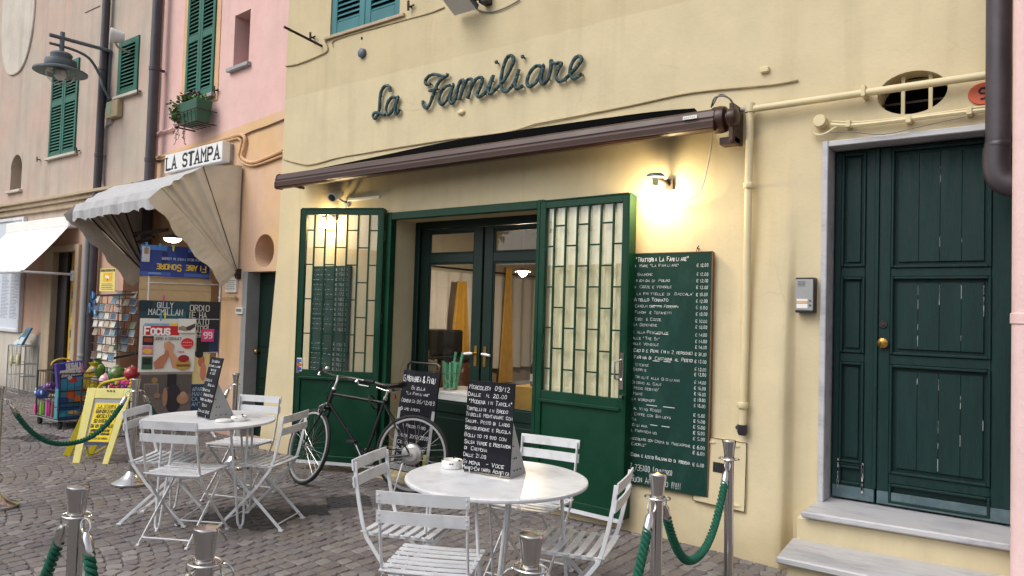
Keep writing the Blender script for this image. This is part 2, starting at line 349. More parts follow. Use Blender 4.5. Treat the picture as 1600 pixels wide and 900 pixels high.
# ------------------------------------------------------------------ lettering
GL = {'A': '00 26 40,12 32', 'B': '00 06 26 35 34 23 03,23 42 41 30 00', 'C': '45 36 16 05 01 10 30 41', 'D': '00 06 26 44 42 20 00', 'E': '40 00 06 46,03 33',
 'F': '00 06 46,03 33', 'G': '45 36 16 05 01 10 30 41 43 23', 'H': '00 06,40 46,03 43', 'I': '00 06', 'J': '01 10 20 31 36', 'K': '00 06,46 03 40', 'L': '06 00 40',
 'M': '00 06 23 46 40', 'N': '00 06 40 46', 'O': '10 01 05 16 36 45 41 30 10', 'P': '00 06 36 45 44 33 03', 'Q': '10 01 05 16 36 45 41 30 10,22 40',
 'R': '00 06 36 45 44 33 03,23 40', 'S': '45 36 16 05 04 13 33 42 41 30 10 01', 'T': '20 26,06 46', 'U': '06 01 10 30 41 46', 'V': '06 20 46', 'W': '06 10 24 30 46',
 'X': '00 46,06 40', 'Y': '06 23 46,23 20', 'Z': '06 46 00 40', '0': '10 01 05 16 26 35 31 20 10', '1': '04 16 10', '2': '05 16 26 35 34 00 40', '3': '05 16 36 45 44 33 13,33 42 41 30 10 01',
 '4': '30 36 02 42', '5': '46 06 03 33 42 41 30 00', '6': '36 16 03 01 10 30 41 42 33 03', '7': '06 46 10', '8': '13 04 05 16 36 45 44 33 13 02 01 10 30 41 42 33', '9': '43 13 04 05 16 36 45 41 30 10',
 '€': '45 36 16 05 01 10 30 41,03 33,02 22', '.': '00 10', ',': '11 00', "'": '06 04', '"': '06 04,16 14', '-': '03 33', '/': '00 36', '(': '16 04 02 10', ')': '06 14 12 00', '!': '06 02,00 01',
 '&': '41 30 10 01 02 25 26 16 05 40', ':': '01 02,04 05', '~': '02 13 22 33', '?': '05 16 36 45 34 22,20 21', '*': '02 24,04 22', 'È': '40 00 06 46,03 33,17 28', 'À': '00 26 40,12 32,17 28'}
def glyph_w(ch): return 1.5 if ch in "I.,':!)" else (2.6 if ch in '-(1"' else (3.0 if ch == ' ' else 4.0))
def write(mb, text, o, ex, up, nrm, h, width=None, wt=0.12, jit=0.0, serif=0.0, small=0.78, slant=0.0, gap=1.5, bold=None):
    """strokes of flat lettering; o = left end of the baseline, ex/up unit vectors of the sheet, nrm its outward normal"""
    slant = slant + (random.uniform(-.05, .12) if jit else 0); o = Vector(o); ex = Vector(ex); up = Vector(up); nrm = Vector(nrm); u = h / 6.0; tot = 0
    for ch in text: tot += (glyph_w(ch) + gap) * (small if ch.islower() else 1)
    tot = max(tot - gap, .1); sx = (width / (tot * u)) if width else 1.0; x = 0; lay = 0
    for ch in text:
        s = small if ch.islower() else 1.0; g = GL.get(ch.upper())
        wt_ = wt * random.uniform(.7, 1.2) if jit else wt; dx = random.uniform(-jit, jit); dy = random.uniform(-jit, jit); rot = random.uniform(-jit, jit) * 0.25
        if g:
            for line in g.split(','):
                pts = [(int(p[0]), int(p[1])) for p in line.split()]
                segs = [pts]
                if serif:
                    for e in (pts[0], pts[-1]):
                        if e[1] in (0, 6): segs.append([(e[0] - serif, e[1]), (e[0] + serif, e[1])])
                for si, sg in enumerate(segs):
                    P = []
                    for (px_, py_) in sg:
                        jx = random.uniform(-jit, jit) * .5; jy = random.uniform(-jit, jit) * .5
                        X = (x + (px_ + dx + jx) * s + slant * py_ * s) * u * sx; Y = ((py_ + dy + jy) * s + rot * px_) * u
                        P.append((X, Y))
                    if jit and len(P) >= 5: P = [(q.x, q.y) for q in smooth_path([(a_, b_, 0) for a_, b_ in P], 2)]
                    hw = wt_ * h / 2 * (0.55 if si else 1.0)
                    if bold and not si and len(sg) == 2 and sg[0][0] == sg[1][0]: hw *= bold
                    L_, R2 = [], []
                    for i, (X, Y) in enumerate(P):
                        a = P[max(i - 1, 0)]; b = P[min(i + 1, len(P) - 1)]
                        if i == 0: a = P[0]
                        if i == len(P) - 1: b = P[-1]
                        d1 = Vector((X - a[0], Y - a[1])); d2 = Vector((b[0] - X, b[1] - Y))
                        d1 = d1.normalized() if d1.length > 1e-9 else d2.normalized(); d2 = d2.normalized() if d2.length > 1e-9 else d1
                        t = (d1 + d2); t = t.normalized() if t.length > 1e-3 else d1
                        nn = Vector((-t.y, t.x)); k = hw / max(0.45, abs(nn.dot(Vector((-d1.y, d1.x)))))
                        if i == 0: X -= d1.x * hw * .6; Y -= d1.y * hw * .6
                        if i == len(P) - 1: X += d2.x * hw * .6; Y += d2.y * hw * .6
                        L_.append((X + nn.x * k, Y + nn.y * k)); R2.append((X - nn.x * k, Y - nn.y * k))
                    lay = (lay + 1) % 4
                    w3 = lambda q: o + ex * q[0] + up * q[1] + nrm * (0.0012 + 0.0003 * lay)
                    for i in range(len(P) - 1): mb.quad(w3(R2[i]), w3(R2[i + 1]), w3(L_[i + 1]), w3(L_[i]))
        x += (glyph_w(ch) + gap) * s
    return mb
# ------------------------------------------------------------------ wall sheets
def wall_sheet(mb, fr, a0, a1, z0, z1, holes=(), disp=None, step=0.3, side=0.0, xcuts=()):
    """front of a wall with openings (s0, s1, z0, z1, depth); the reveals go in to depth"""
    def cuts(lo, hi, ks):
        base = sorted(set([lo, hi] + [k for k in ks if lo < k < hi])); out = []
        for p, q in zip(base, base[1:]):
            n = max(1, int((q - p) / step)); out += [p + (q - p) * i / n for i in range(n)]
        return out + [hi]
    A = cuts(a0, a1, [h[i] for h in holes for i in (0, 1)] + list(xcuts)); Z = cuts(z0, z1, [h[i] for h in holes for i in (2, 3)])
    dp = disp or (lambda s, z: (0, 0))
    def V(s, z):
        ds, do = dp(s, z); return fr.pt(s + ds, do, z)
    idx = {}; vs = []; fs = []
    for i, s in enumerate(A):
        for j, z in enumerate(Z): idx[i, j] = len(vs); vs.append(V(s, z))
    for i in range(len(A) - 1):
        for j in range(len(Z) - 1):
            cs = (A[i] + A[i + 1]) / 2; cz = (Z[j] + Z[j + 1]) / 2
            if any(h[0] < cs < h[1] and h[2] < cz < h[3] for h in holes): continue
            fs.append((idx[i, j], idx[i + 1, j], idx[i + 1, j + 1], idx[i, j + 1]))
    o = mb.smooth; mb.smooth = True; mb.add(vs, fs); mb.smooth = o
    for h in holes:
        if h[4] <= 0: continue
        zz = [z for z in Z if h[2] <= z <= h[3]]; ss = [s for s in A if h[0] <= s <= h[1]]
        for s in (h[0], h[1]):
            for p, q in zip(zz, zz[1:]): mb.quad(V(s, p), V(s, q), fr.pt(s, h[4], q), fr.pt(s, h[4], p))
        for z in (h[2], h[3]):
            for p, q in zip(ss, ss[1:]): mb.quad(V(p, z), V(q, z), fr.pt(q, h[4], z), fr.pt(p, h[4], z))
    if side:
        for s in (a0, a1):
            for p, q in zip(Z, Z[1:]): mb.quad(V(s, p), V(s, q), fr.pt(s, side, q), fr.pt(s, side, p))
        mb.quad(fr.pt(a0, 0, z1), fr.pt(a1, 0, z1), fr.pt(a1, side, z1), fr.pt(a0, side, z1))
        mb.quad(fr.pt(a0, side, z0), fr.pt(a1, side, z0), fr.pt(a1, side, z1), fr.pt(a0, side, z1))
    return mb
def round_fill(mb, fr, h, rx, rz, depth, n=32, off=0.0):
    """fills a rectangular opening h down to an ellipse and gives the ellipse its reveal"""
    cs, cz = (h[0] + h[1]) / 2, (h[2] + h[3]) / 2; hw, hh = (h[1] - h[0]) / 2, (h[3] - h[2]) / 2; inn, out = [], []
    for k in range(n):
        a = 2 * math.pi * k / n; c, s = math.cos(a), math.sin(a); f = min(hw / abs(c) if abs(c) > 1e-6 else 9, hh / abs(s) if abs(s) > 1e-6 else 9)
        inn.append((cs + rx * c, cz + rz * s)); out.append((cs + f * c, cz + f * s))
    for k in range(n):
        j = (k + 1) % n
        mb.quad(fr.pt(out[k][0], off, out[k][1]), fr.pt(out[j][0], off, out[j][1]), fr.pt(inn[j][0], off, inn[j][1]), fr.pt(inn[k][0], off, inn[k][1]))
        mb.quad(fr.pt(inn[k][0], off, inn[k][1]), fr.pt(inn[j][0], off, inn[j][1]), fr.pt(inn[j][0], depth, inn[j][1]), fr.pt(inn[k][0], depth, inn[k][1]))
    for sx_, sz_ in ((-1, -1), (1, -1), (1, 1), (-1, 1)):      # corner triangles that the fan leaves
        a = math.atan2(sz_ * hh, sx_ * hw) % (2 * math.pi); k = int(a / (2 * math.pi) * n); j = (k + 1) % n
        mb.poly([fr.pt(out[k][0], off, out[k][1]), fr.pt(cs + sx_ * hw, off, cz + sz_ * hh), fr.pt(out[j][0], off, out[j][1])])
def shutter(parent, fr, a0, a1, z0, z1, off, material, zones, th=0.035, frame=0.055, pitch=0.052):
    """one louvred leaf: frame as the part, each slat a sub-part; zones = list of (z0, z1) louvre fields"""
    mb = MB(); mb.fb(fr, a0, a0 + frame, off, off + th, z0, z1); mb.fb(fr, a1 - frame, a1, off, off + th, z0, z1)
    edges = [z0] + [z for zn in zones for z in zn] + [z1]
    for i in range(0, len(edges), 2): mb.fb(fr, a0 + frame, a1 - frame, off + .003, off + th - .003, edges[i], edges[i + 1])
    leaf = obj('shutter', mb, material, parent, bevel=.004)
    first = None
    for (b, t) in zones:
        n = max(2, int((t - b) / pitch))
        for k in range(n):
            z = b + (k + .5) * (t - b) / n
            if first is None:
                s = MB(); q = fr.pt; h = pitch * .36
                s.box6([q(a0 + frame, off, z - h - .008), q(a1 - frame, off, z - h - .008), q(a1 - frame, off + .008, z - h), q(a0 + frame, off + .008, z - h),
                        q(a0 + frame, off + th - .01, z + h - .008), q(a1 - frame, off + th - .01, z + h - .008), q(a1 - frame, off + th, z + h), q(a0 + frame, off + th, z + h)])
                first = obj('slat', s, material, leaf); zf = z
            else:
                again(first, (0, 0, z - zf))
    return leaf
def cable(name, label, pts, r, material, fr=None, off=-0.012, cat='cable', k=4, n=6):
    P = [fr.P(u, v, off) for u, v in pts] if fr else pts
    mb = MB(); mb.tube(smooth_path(P, k), r, n); return tag(obj(name, mb, material), label, cat)
# ================================================================== street
def sstep(x, a, b):
    t = min(1, max(0, (x - a) / (b - a))); return t * t * (3 - 2 * t)
gm = MB(); gm.quad((-120, -120, -.0065), (60, -120, -.0065), (60, 60, -.0065), (-120, 60, -.0065))
pave = obj('pavement', gm, 'mortar', kind='structure')
COVERS = [(G(485, 797), .30, .30, -37), (G(545, 783), .36, .36, -37), (G(391, 808), .62, .52, 20), (G(60, 684), .5, .4, 10)]
def sett_shape(w, d, rnd):
    c = [Vector((sx * (w / 2 - rnd.uniform(0, .006)), sy * (d / 2 - rnd.uniform(0, .006)), 0)) for sx, sy in ((-1, -1), (1, -1), (1, 1), (-1, 1))]
    ring = []
    for i in range(4):                       # clipped corners
        p, a, b = c[i], c[i - 1], c[(i + 1) % 4]; k = rnd.uniform(.10, .22)
        ring += [p + (a - p) * k, p + (b - p) * k]
    return ring
def sett_rings(ring, rnd):
    tz = [rnd.uniform(-.0018, .0018) for _ in range(8)]
    top = [p * .91 + Vector((0, 0, .002 + tz[i])) for i, p in enumerate(ring)]; mid = [p + Vector((0, 0, -.003)) for p in ring]; bot = [p + Vector((0, 0, -.02)) for p in ring]
    return [bot, mid, top]
rnd = random.Random(3)
setts = []
CW, RAD, ROW = 1.40, 1.28, 0.098
for c in range(-13, 4):
    xc = c * CW + .4; half = CW / 2
    amax = math.asin(half / RAD); na = max(6, int(round(2 * amax * RAD / .098)))
    for r in range(-62, 18):
        for k in range(na):
            a = -amax + (k + .5) * 2 * amax / na
            x = xc + RAD * math.sin(a); y = r * ROW + RAD * math.cos(a) * .82 + (c % 2) * ROW / 2
            x += rnd.uniform(-.004, .004); y += rnd.uniform(-.004, .004)
            if not (-16 < x < .5 and -4.9 < y < .42): continue
            if x > -7.2 and y > .12: continue
            if any(abs((Vector((x, y, 0)) - p).dot(Vector((math.cos(R_(an)), math.sin(R_(an)), 0)))) < w / 2 + .02 and abs((Vector((x, y, 0)) - p).dot(Vector((-math.sin(R_(an)), math.cos(R_(an)), 0)))) < d / 2 + .02 for p, w, d, an in COVERS): continue
            setts.append((x, y, -math.atan(math.tan(a) * .82) * .9 + rnd.uniform(-.06, .06), rnd.uniform(.92, 1.08), 2 * amax * RAD / na))
def in_view(x, y):
    c = Vector((x, y, 0)) - CAM; q = [sum(RW[i][j] * c[i] for i in range(3)) for j in range(3)]
    if q[2] < .3: return False
    return -20 < q[0] / q[2] * FPX + 800 < 1620 and 0 < q[1] / q[2] * FPX + 450 < 905
near = sorted([s for s in setts if in_view(s[0], s[1])], key=lambda s: (Vector((s[0], s[1], 0)) - CAM).length)[:300]
ns = set(near)
shapes = []
for k in range(10):
    q = MB(); ring = sett_shape(.094, .090, rnd); q.rings(sett_rings(ring, rnd), caps=True)
    shapes.append(q)
protos = {}
for i, s in enumerate(near):
    key = (i * 7 + int(s[0] * 50)) % 10, (i * 3) % 4
    if key not in protos:
        o = obj('cobble', shapes[key[0]], COBS[key[1]], pave, local=True); protos[key] = o
    else:
        o = protos[key].copy(); COL.objects.link(o)
    o.location = Vector((s[0], s[1], rnd.uniform(-.002, .002))) - pave.location + Vector((0, 0, -.009)); o.rotation_euler = (rnd.uniform(-.012, .012), rnd.uniform(-.012, .012), s[2]); o.scale = (s[3] * s[4] / .098, s[3], 1)
rest = MB()
for s in setts:
    if s in ns: continue
    ring = sett_shape(.094 * s[3] * s[4] / .098, .090 * s[3], rnd); ca, sa = math.cos(s[2]), math.sin(s[2]); dz = rnd.uniform(-.002, .002) + .0; tx, ty = rnd.uniform(-.012, .012), rnd.uniform(-.012, .012)
    rest.cur = rnd.choice((0, 0, 0, 1, 1, 2, 2, 3))
    rest.rings([[Vector((s[0] + p.x * ca - p.y * sa, s[1] + p.x * sa + p.y * ca, p.z + dz + p.x * tx + p.y * ty)) for p in rg] for rg in sett_rings(ring, rnd)])
obj('cobbles', rest, COBS, pave, kind='stuff')
CL = ['small square iron manhole cover near the parked bicycle front wheel', 'square iron manhole cover in the cobbles behind the near table', 'large iron manhole cover under the far round table', 'iron manhole cover in the cobbles left of the yellow board']
for (p, w_, d_, an), lb in zip(COVERS, CL):
    a = R_(an); fr = Fr((p.x, p.y, 0), an); m = MB(); m.fb(fr, -w_ / 2, w_ / 2, -d_ / 2, d_ / 2, -.05, -.003)
    t = thing('manhole_cover', lb, 'manhole cover', (p.x, p.y, -.05)); obj('frame', m, 'manhole_iron', t, bevel=.004)
    g = MB()
    for i in range(9):
        for j in range(9):
            u_ = -w_ / 2 + (i + .5) * w_ / 9; v_ = -d_ / 2 + (j + .5) * d_ / 9
            if (i + j) % 2: g.fb(fr, u_ - w_ / 24, u_ + w_ / 24, v_ - d_ / 24, v_ + d_ / 24, -.004, .001)
    obj('tread', g, 'manhole_iron', t, kind='stuff')

# ================================================================== yellow house
Y0, Y1 = -7.02, 0.12
OP = (-5.21, -3.47, 0.06, 2.47)              # restaurant doorway
DR = (-1.215, -0.14, 0.45, 2.72)             # street door
oc = FY.at(1426, 145); ol, orr = FY.at(1371, 150)[0], FY.at(1481, 140)[0]; ot, ob = FY.at(1426, 111)[1], FY.at(1426, 178)[1]
OV = ((ol + orr) / 2, (ot + ob) / 2, (orr - ol) / 2, (ot - ob) / 2)
WU = (FY.at(516, 50)[0], FY.at(625, 25)[0], FY.at(570, 42)[1] + .01, 6.35)
def ydisp(s, z):
    ds = 0; do = 0
    if s < Y0 + .01: ds = -.17 * sstep(2.9 - z, 0, 2.9)
    n = noise.noise(Vector((s * 1.3, z * 1.3, 3.1))) * .006 + noise.noise(Vector((s * .4, z * .4, 9))) * .010
    if abs(s - OV[0]) < OV[2] + .5 and abs(z - OV[1]) < OV[3] + .5: n *= sstep(max(abs(s - OV[0]) - OV[2], abs(z - OV[1]) - OV[3]), .06, .5)
    do += n * (1 if OP[0] - .2 > s or s > OP[1] + .2 or z > 2.7 else .2) - .004
    low = 1 - sstep(z, 1.0, 2.55)
    do -= .09 * low * sstep(s, -2.0, -1.5) * (1 - sstep(s, -1.46, -1.40))
    do -= .03 * (1 - sstep(z, 0, .5))
    return ds, do
yb = thing('yellow_house', 'yellow plastered house with the green framed restaurant entrance and lettering', 'building', (-3.5, 0, 0))
m = MB(); oh = (OV[0] - OV[2] - .03, OV[0] + OV[2] + .03, OV[1] - OV[3] - .03, OV[1] + OV[3] + .03, 0)
wall_sheet(m, FY, Y0, Y1, -.02, 7.4, [OP + (.42,), (DR[0] - .033, DR[1] + .033, DR[2] - .03, DR[3] + .033, .30), oh, WU + (.14,)], ydisp, .16, side=6.0, xcuts=(-1.50, -1.46, -1.445, -1.43, -1.415, -1.40, -2.0))
round_fill(m, FY, oh, OV[2], OV[3], .22, off=-.004)
obj('wall', m, 'yellow_plaster', yb)
# oval opening: unlit depth put into a black back sheet, behind two painted bars
m = MB(); m.fb(FY, oh[0], oh[1], .22, .24, oh[2], oh[3]); obj('window_back', m, 'fabric_and_depth_black', yb)
b0 = None
for px_ in (1411, 1454):
    s_, _ = FY.at(px_, 145, .05); m = MB(); m.fb(FY, s_ - .011, s_ + .011, .05, .062, OV[1] - OV[3] + .0, OV[1] + OV[3] - .01); obj('bar', m, 'yellow_paint', yb, bevel=.002)
for dz in (-.10, -.02, .06, .13):
    m = MB(); m.fb(FY, OV[0] - OV[2], OV[0] + OV[2], .14, .15, OV[1] + dz - .006, OV[1] + dz + .006); obj('bar', m, 'iron', yb)
# upper window: two louvred leaves and a stone sill
sm_ = (WU[0] + WU[1]) / 2
for a, b in ((WU[0] + .005, sm_ - .003), (sm_ + .003, WU[1] - .005)):
    shutter(yb, FY, a, b, WU[2] + .005, WU[3], .01, 'shutter_blue', [(WU[2] + .14, WU[2] + .85), (WU[2] + .95, WU[3] - .08)], frame=.085)
m = MB(); m.fb(FY, WU[0] - .06, WU[1] + .08, -.035, .10, WU[2] - .035, WU[2] - .002); obj('sill', m, 'tan_plaster', yb, bevel=.004)
# threshold under the restaurant door
m = MB(); m.fb(FY, OP[0] - .03, OP[1] + .03, -.12, .40, -.02, .058); obj('threshold', m, 'yellow_plaster', yb, bevel=.012)
# green iron frame round the doorway
m = MB(); m.fb(FY, OP[0] - .055, OP[0] + .012, -.045, .03, .06, OP[3] + .06); m.fb(FY, OP[1] - .012, OP[1] + .055, -.045, .03, .06, OP[3] + .06); m.fb(FY, OP[0] + .012, OP[1] - .012, -.042, .03, OP[3] - .012, OP[3] + .058)
obj('gate_frame', m, 'gate_green', yb, bevel=.004)
# inner glazed doors
YD = .30
m = MB(); m.fb(FY, OP[0], OP[0] + .06, YD, YD + .10, .06, OP[3]); m.fb(FY, OP[1] - .06, OP[1], YD, YD + .10, .06, OP[3]); m.fb(FY, OP[0] + .06, OP[1] - .06, YD + .002, YD + .10, OP[3] - .07, OP[3])
obj('door_frame', m, 'inner_green', yb, bevel=.006)
mid = FY.at(752, 400, YD)[0]
for a, b, hx in ((OP[0] + .065, mid - .012, mid - .055), (mid + .012, OP[1] - .065, mid + .055)):
    st = .105; y0, y1 = YD + .03, YD + .075; zb, zt = .07, OP[3] - .075; z1, z2, z3, z4 = .72, 2.06, 2.15, 2.36
    m = MB(); m.fb(FY, a, a + st, y0, y1, zb, zt); m.fb(FY, b - st, b, y0, y1, zb, zt)
    for p, q in ((zb, .16), (.62, z1), (z2, z3), (z4, zt)): m.fb(FY, a + st, b - st, y0 + .002, y1 - .002, p, q)
    for p, q in ((z1, z2), (z3, z4)):        # glazing beads
        for r0, r1, t0, t1 in ((a + st, a + st + .016, p, q), (b - st - .016, b - st, p, q), (a + st + .016, b - st - .016, p, p + .016), (a + st + .016, b - st - .016, q - .016, q)): m.fb(FY, r0, r1, y0 + .008, y0 + .024, t0, t1)
    d = obj('glazed_door', m, 'inner_green', yb, bevel=.004)
    m = MB(); m.fb(FY, a + st, b - st, y0 + .014, y1 - .014, .16, .62); m.fb(FY, a + st + .05, b - st - .05, y0 + .006, y0 + .02, .21, .57); obj('panel', m, 'inner_green', d, bevel=.006)
    for p, q in ((z1, z2), (z3, z4)):
        m = MB(); m.fb(FY, a + st, b - st, y0 + .026, y0 + .031, p, q); obj('pane', m, 'glass', d)
    m = MB(); zh = FY.at(752, 553, YD)[1]; dr = 1 if hx > mid else -1
    m.fb(FY, hx - .016, hx + .016, y0 - .006, y0, zh - .12, zh + .07); m.tube([(hx, y0 - .005, zh), (hx, y0 - .05, zh)], .008)
    m.cur = 1; m.tube([(hx, y0 - .05, zh), (hx + dr * .03, y0 - .053, zh), (hx + dr * .10, y0 - .05, zh - .008)], [.010, .013, .011]); obj('handle', m, ['brass', 'porcelain'], d)
# folded-back iron gate leaves (glazed, with a brick-bond grille)
def gate_leaf(hx, hy, ang, sgn, wd, zb=.10, zt=2.56, curtain=False):
    """leaf hinged at (hx, hy); local +s runs from the hinge to the free edge"""
    fr = Fr((hx, hy, 0), ang); s = sgn; th = .04; f = .055; zmid = .94
    B = lambda mm, a, b, o0, o1, z0, z1: mm.fb(fr, min(s * a, s * b), max(s * a, s * b), o0, o1, z0, z1)
    m = MB(); B(m, 0, f, -th, 0, zb, zt); B(m, wd - f, wd, -th, 0, zb, zt); B(m, f, wd - f, -th + .002, -.002, zt - f, zt); B(m, f, wd - f, -th + .002, -.002, zb, zb + f); B(m, f, wd - f, -th + .002, -.002, zmid - .04, zmid + .04)
    B(m, f - .02, wd - f + .02, -th - .012, -th + .001, zmid - .052, zmid - .028)                         # drip rail
    B(m, -.012, .0, -th - .004, .03, zb, zt); B(m, wd, wd + .012, -th - .004, .055, zb, zt); B(m, 0, wd, -th - .004, .03, zt, zt + .012)
    lf = obj('iron_gate', m, 'gate_green', yb, bevel=.003)
    m = MB(); B(m, f, wd - f, -.026, -.016, zb + f, zmid - .04); obj('lower_panel', m, 'gate_green', lf)
    m = MB(); B(m, f, wd - f, -th + .01, -th + .02, zb + f + .0, zmid - .04)
    m = MB(); B(m, f, wd - f, -.014, -.009, zmid + .04, zt - f); obj('pane', m, 'gate_glass', lf)
    n = 6; a0, a1, z0, z1 = f, wd - f, zmid + .04, zt - f; pw = (a1 - a0) / (n + .5) ; rows = 4; rh = (z1 - z0) / 4.4
    xs = [a0 + pw * (k + .75) for k in range(n)]
    for x in xs:
        m = MB(); B(m, x - .007, x + .007, -.032, -.018, z0, z1); obj('grille_bar', m, 'gate_green', lf)
    cols = [a0] + xs + [a1]
    for k in range(len(cols) - 1):
        for r in range(5):
            z = z1 - (r + (.45 if (k + (0 if s > 0 else 1)) % 2 else .95)) * rh * .98
            if z0 + .05 < z < z1 - .05:
                m = MB(); B(m, cols[k] + .007, cols[k + 1] - .007, -.030, -.020, z - .006, z + .006); obj('grille_bar', m, 'gate_green', lf)
    for z in (.35, 1.5, 2.3):
        m = MB(); q = fr.pt(s * -.012, -.02, z); m.tube([q + Vector((0, 0, -.05)), q + Vector((0, 0, .05))], .013); obj('hinge', m, 'gate_green', lf)
    m = MB(); hz = 1.16 if s > 0 else 1.02
    if s > 0:
        x = wd - f / 2; m.cur = 0; B(m, x - .016, x + .016, -th - .006, -th, hz - .11, hz + .16); m.tube([fr.pt(x, -th, hz + .11), fr.pt(x - .03, -th - .05, hz + .09), fr.pt(x - .03, -th - .05, hz - .03), fr.pt(x, -th, hz - .05)], .007)
        m.tube([fr.pt(x + .012, -th - .002, hz - .16), fr.pt(x + .012, -th - .03, hz - .16)], .012)
    else:
        x = wd - f / 2; m.lathe([(.0, -.05), (.018, -.045), (.022, -.03), (.012, -.02), (.012, 0)], 12, fr.pt(s * x, -th, hz), Matrix.Rotation(R_(-90), 3, 'X').inverted() @ Matrix.Rotation(0, 3, 'Z'))
        m.fb(fr, s * x - .018, s * x + .018, -th - .003, -th, hz - .08, hz + .06)
    obj('handle', m, 'chrome', lf)
    m = MB(); B(m, .005, wd - .005, -th - .002, .0, zb - .03, zb - .001); obj('kick_strip', m, 'white_metal', lf)
    if curtain:
        m = MB(); N_ = 90; tp, bt = [], []
        for k in range(N_ + 1):
            t = k / N_; x = .03 + (wd - .06) * t; o = .018 + .010 * math.sin(t * 2 * math.pi * 7.3 + math.sin(t * 9) * 1.2)
            tp.append(fr.pt(s * x, o, zt - .03)); bt.append(fr.pt(s * x, o * 1.1, zmid))
        m.smooth = True
        for k in range(N_): m.quad(bt[k], bt[k + 1], tp[k + 1], tp[k])
        obj('curtain', m, 'curtain', lf)
    return lf, fr
hL = FY.at(606, 336, -.03)[0]
leafL, frL = gate_leaf(OP[0] - .075, -.05, 25, -1, .86)
leafR, frR = gate_leaf(OP[1] + .06, -.055, -3.0, 1, .83, zb=.10, zt=2.50, curtain=True)
# street door in its marble frame
m = MB(); J = .038
m.fb(FY, DR[0] - J, DR[0], -.03, .29, DR[2], DR[3] + J); m.fb(FY, DR[1], DR[1] + J, -.03, .29, DR[2], DR[3] + J); m.fb(FY, DR[0], DR[1], -.028, .29, DR[3], DR[3] + J)
obj('door_surround', m, 'marble', yb, bevel=.005)
m = MB(); zs = DR[2]; m.prism([(DR[0] - .045, -.36, zs - .038), (.3, -.23, zs - .038), (.3, .30, zs - .038), (DR[0] - .045, .30, zs - .038)], (0, 0, .038)); sl = obj('door_sill', m, 'marble', yb, bevel=.008)
m = MB(); m.prism([(-1.30, -.31, -.02), (.3, -.165, -.02), (.3, .05, -.02), (-1.30, .05, -.02)], (0, 0, zs - .0182)); obj('stair_base', m, 'yellow_plaster', yb, bevel=.02)
m = MB(); m.prism([(-1.29, -.73, .225), (.3, -.70, .225), (.3, -.14, .225), (-1.325, -.29, .225)], (0, 0, .04))
obj('step', m, 'marble', yb, bevel=.008)
m = MB(); m.fb(FY, -1.25, .3, -.67, -.32, -.02, .225); obj('step_riser', m, 'yellow_plaster', yb, bevel=.01)
YR = .13; dt = DR[3] - .01; db = DR[2] + .012; sx = FY.at(1371, 500, YR)[0]
def molded(mm, a0, a1, z0, z1, w_=.016, out=.012):
    for p in ((a0, a0 + w_, z0, z1), (a1 - w_, a1, z0, z1), (a0 + w_, a1 - w_, z0, z0 + w_), (a0 + w_, a1 - w_, z1 - w_, z1)): mm.fb(FY, p[0], p[1], YR - out, YR + .01, p[2], p[3])
def zat(v, u=1450): return FY.at(u, v, YR)[1]
def door_leaf(a, b, panels, inset, boards):
    lf = None; m = MB(); pa, pb = panels[0][0], panels[0][1]
    m.fb(FY, a, pa, YR, YR + .045, db, dt); m.fb(FY, pb, b, YR, YR + .045, db, dt)
    zs_ = sorted([db, dt] + [z for p in panels for z in (p[2], p[3])])
    for i in range(0, len(zs_), 2): m.fb(FY, pa, pb, YR + .001, YR + .044, zs_[i], zs_[i + 1])
    lf = obj('street_door', m, 'door_green', yb, bevel=.004)
    for (p0, p1, z0, z1) in panels:
        pm = MB(); molded(pm, p0, p1, z0, z1); pm.fb(FY, p0, p1, YR + .022, YR + .04, z0, z1); obj('panel', pm, 'door_green', lf, bevel=.004)
        i = inset
        if z1 - z0 > .2:
            bw = (p1 - p0 - 2 * i) / boards
            for k in range(boards):
                bb = MB(); bb.fb(FY, p0 + i + k * bw + .0006, p0 + i + (k + 1) * bw - .0006, YR + .008, YR + .024, z0 + i, z1 - i); obj('board', bb, 'door_green', lf, bevel=.0016)
    kk = MB(); kk.fb(FY, a + .004, b - .004, YR - .005, YR + .002, db + .004, db + .082); obj('kick_plate', kk, 'door_kick', lf, bevel=.002)
    return lf
la, lb_ = FY.at(1313, 500, YR)[0], FY.at(1351, 500, YR)[0]; ra, rb = FY.at(1391, 500, YR)[0], FY.at(1549, 500, YR)[0]
ZR = [(zat(418), zat(228)), (zat(557), zat(432)), (zat(748), zat(573)), (zat(795), zat(764))]
def zl(v): return FY.at(1332, v, YR)[1]
ZL = [(zl(417), zl(240)), (zl(551), zl(433)), (zl(723), zl(566)), (zl(757), zl(728))]
leaf1 = door_leaf(DR[0] + .012, sx - .004, [(la, lb_, p, q) for p, q in ZL], .032, 1)
leaf2 = door_leaf(sx + .004, DR[1] - .012, [(ra, rb, p, q) for p, q in ZR], .038, 4)
m = MB(); m.fb(FY, sx - .02, sx + .004, YR - .012, YR + .002, db + .09, dt); obj('cover_strip', m, 'door_green', leaf1, bevel=.003)
m = MB(); kx, kz = FY.at(1379, 536, YR - .03); rx = Matrix.Rotation(R_(90), 3, 'X'); m.lathe([(.0, .04), (.012, .04), (.030, .028), (.031, .022), (.012, .012), (.012, .0), (.02, -.0)], 20, (kx, YR, kz), rx)
for k in range(16):
    a = 2 * math.pi * k / 16; m.tube([(kx + .006 * math.cos(a), YR - .041, kz + .006 * math.sin(a)), (kx + .030 * math.cos(a), YR - .026, kz + .030 * math.sin(a))], .0032, 5)
obj('knob', m, 'brass', leaf2)
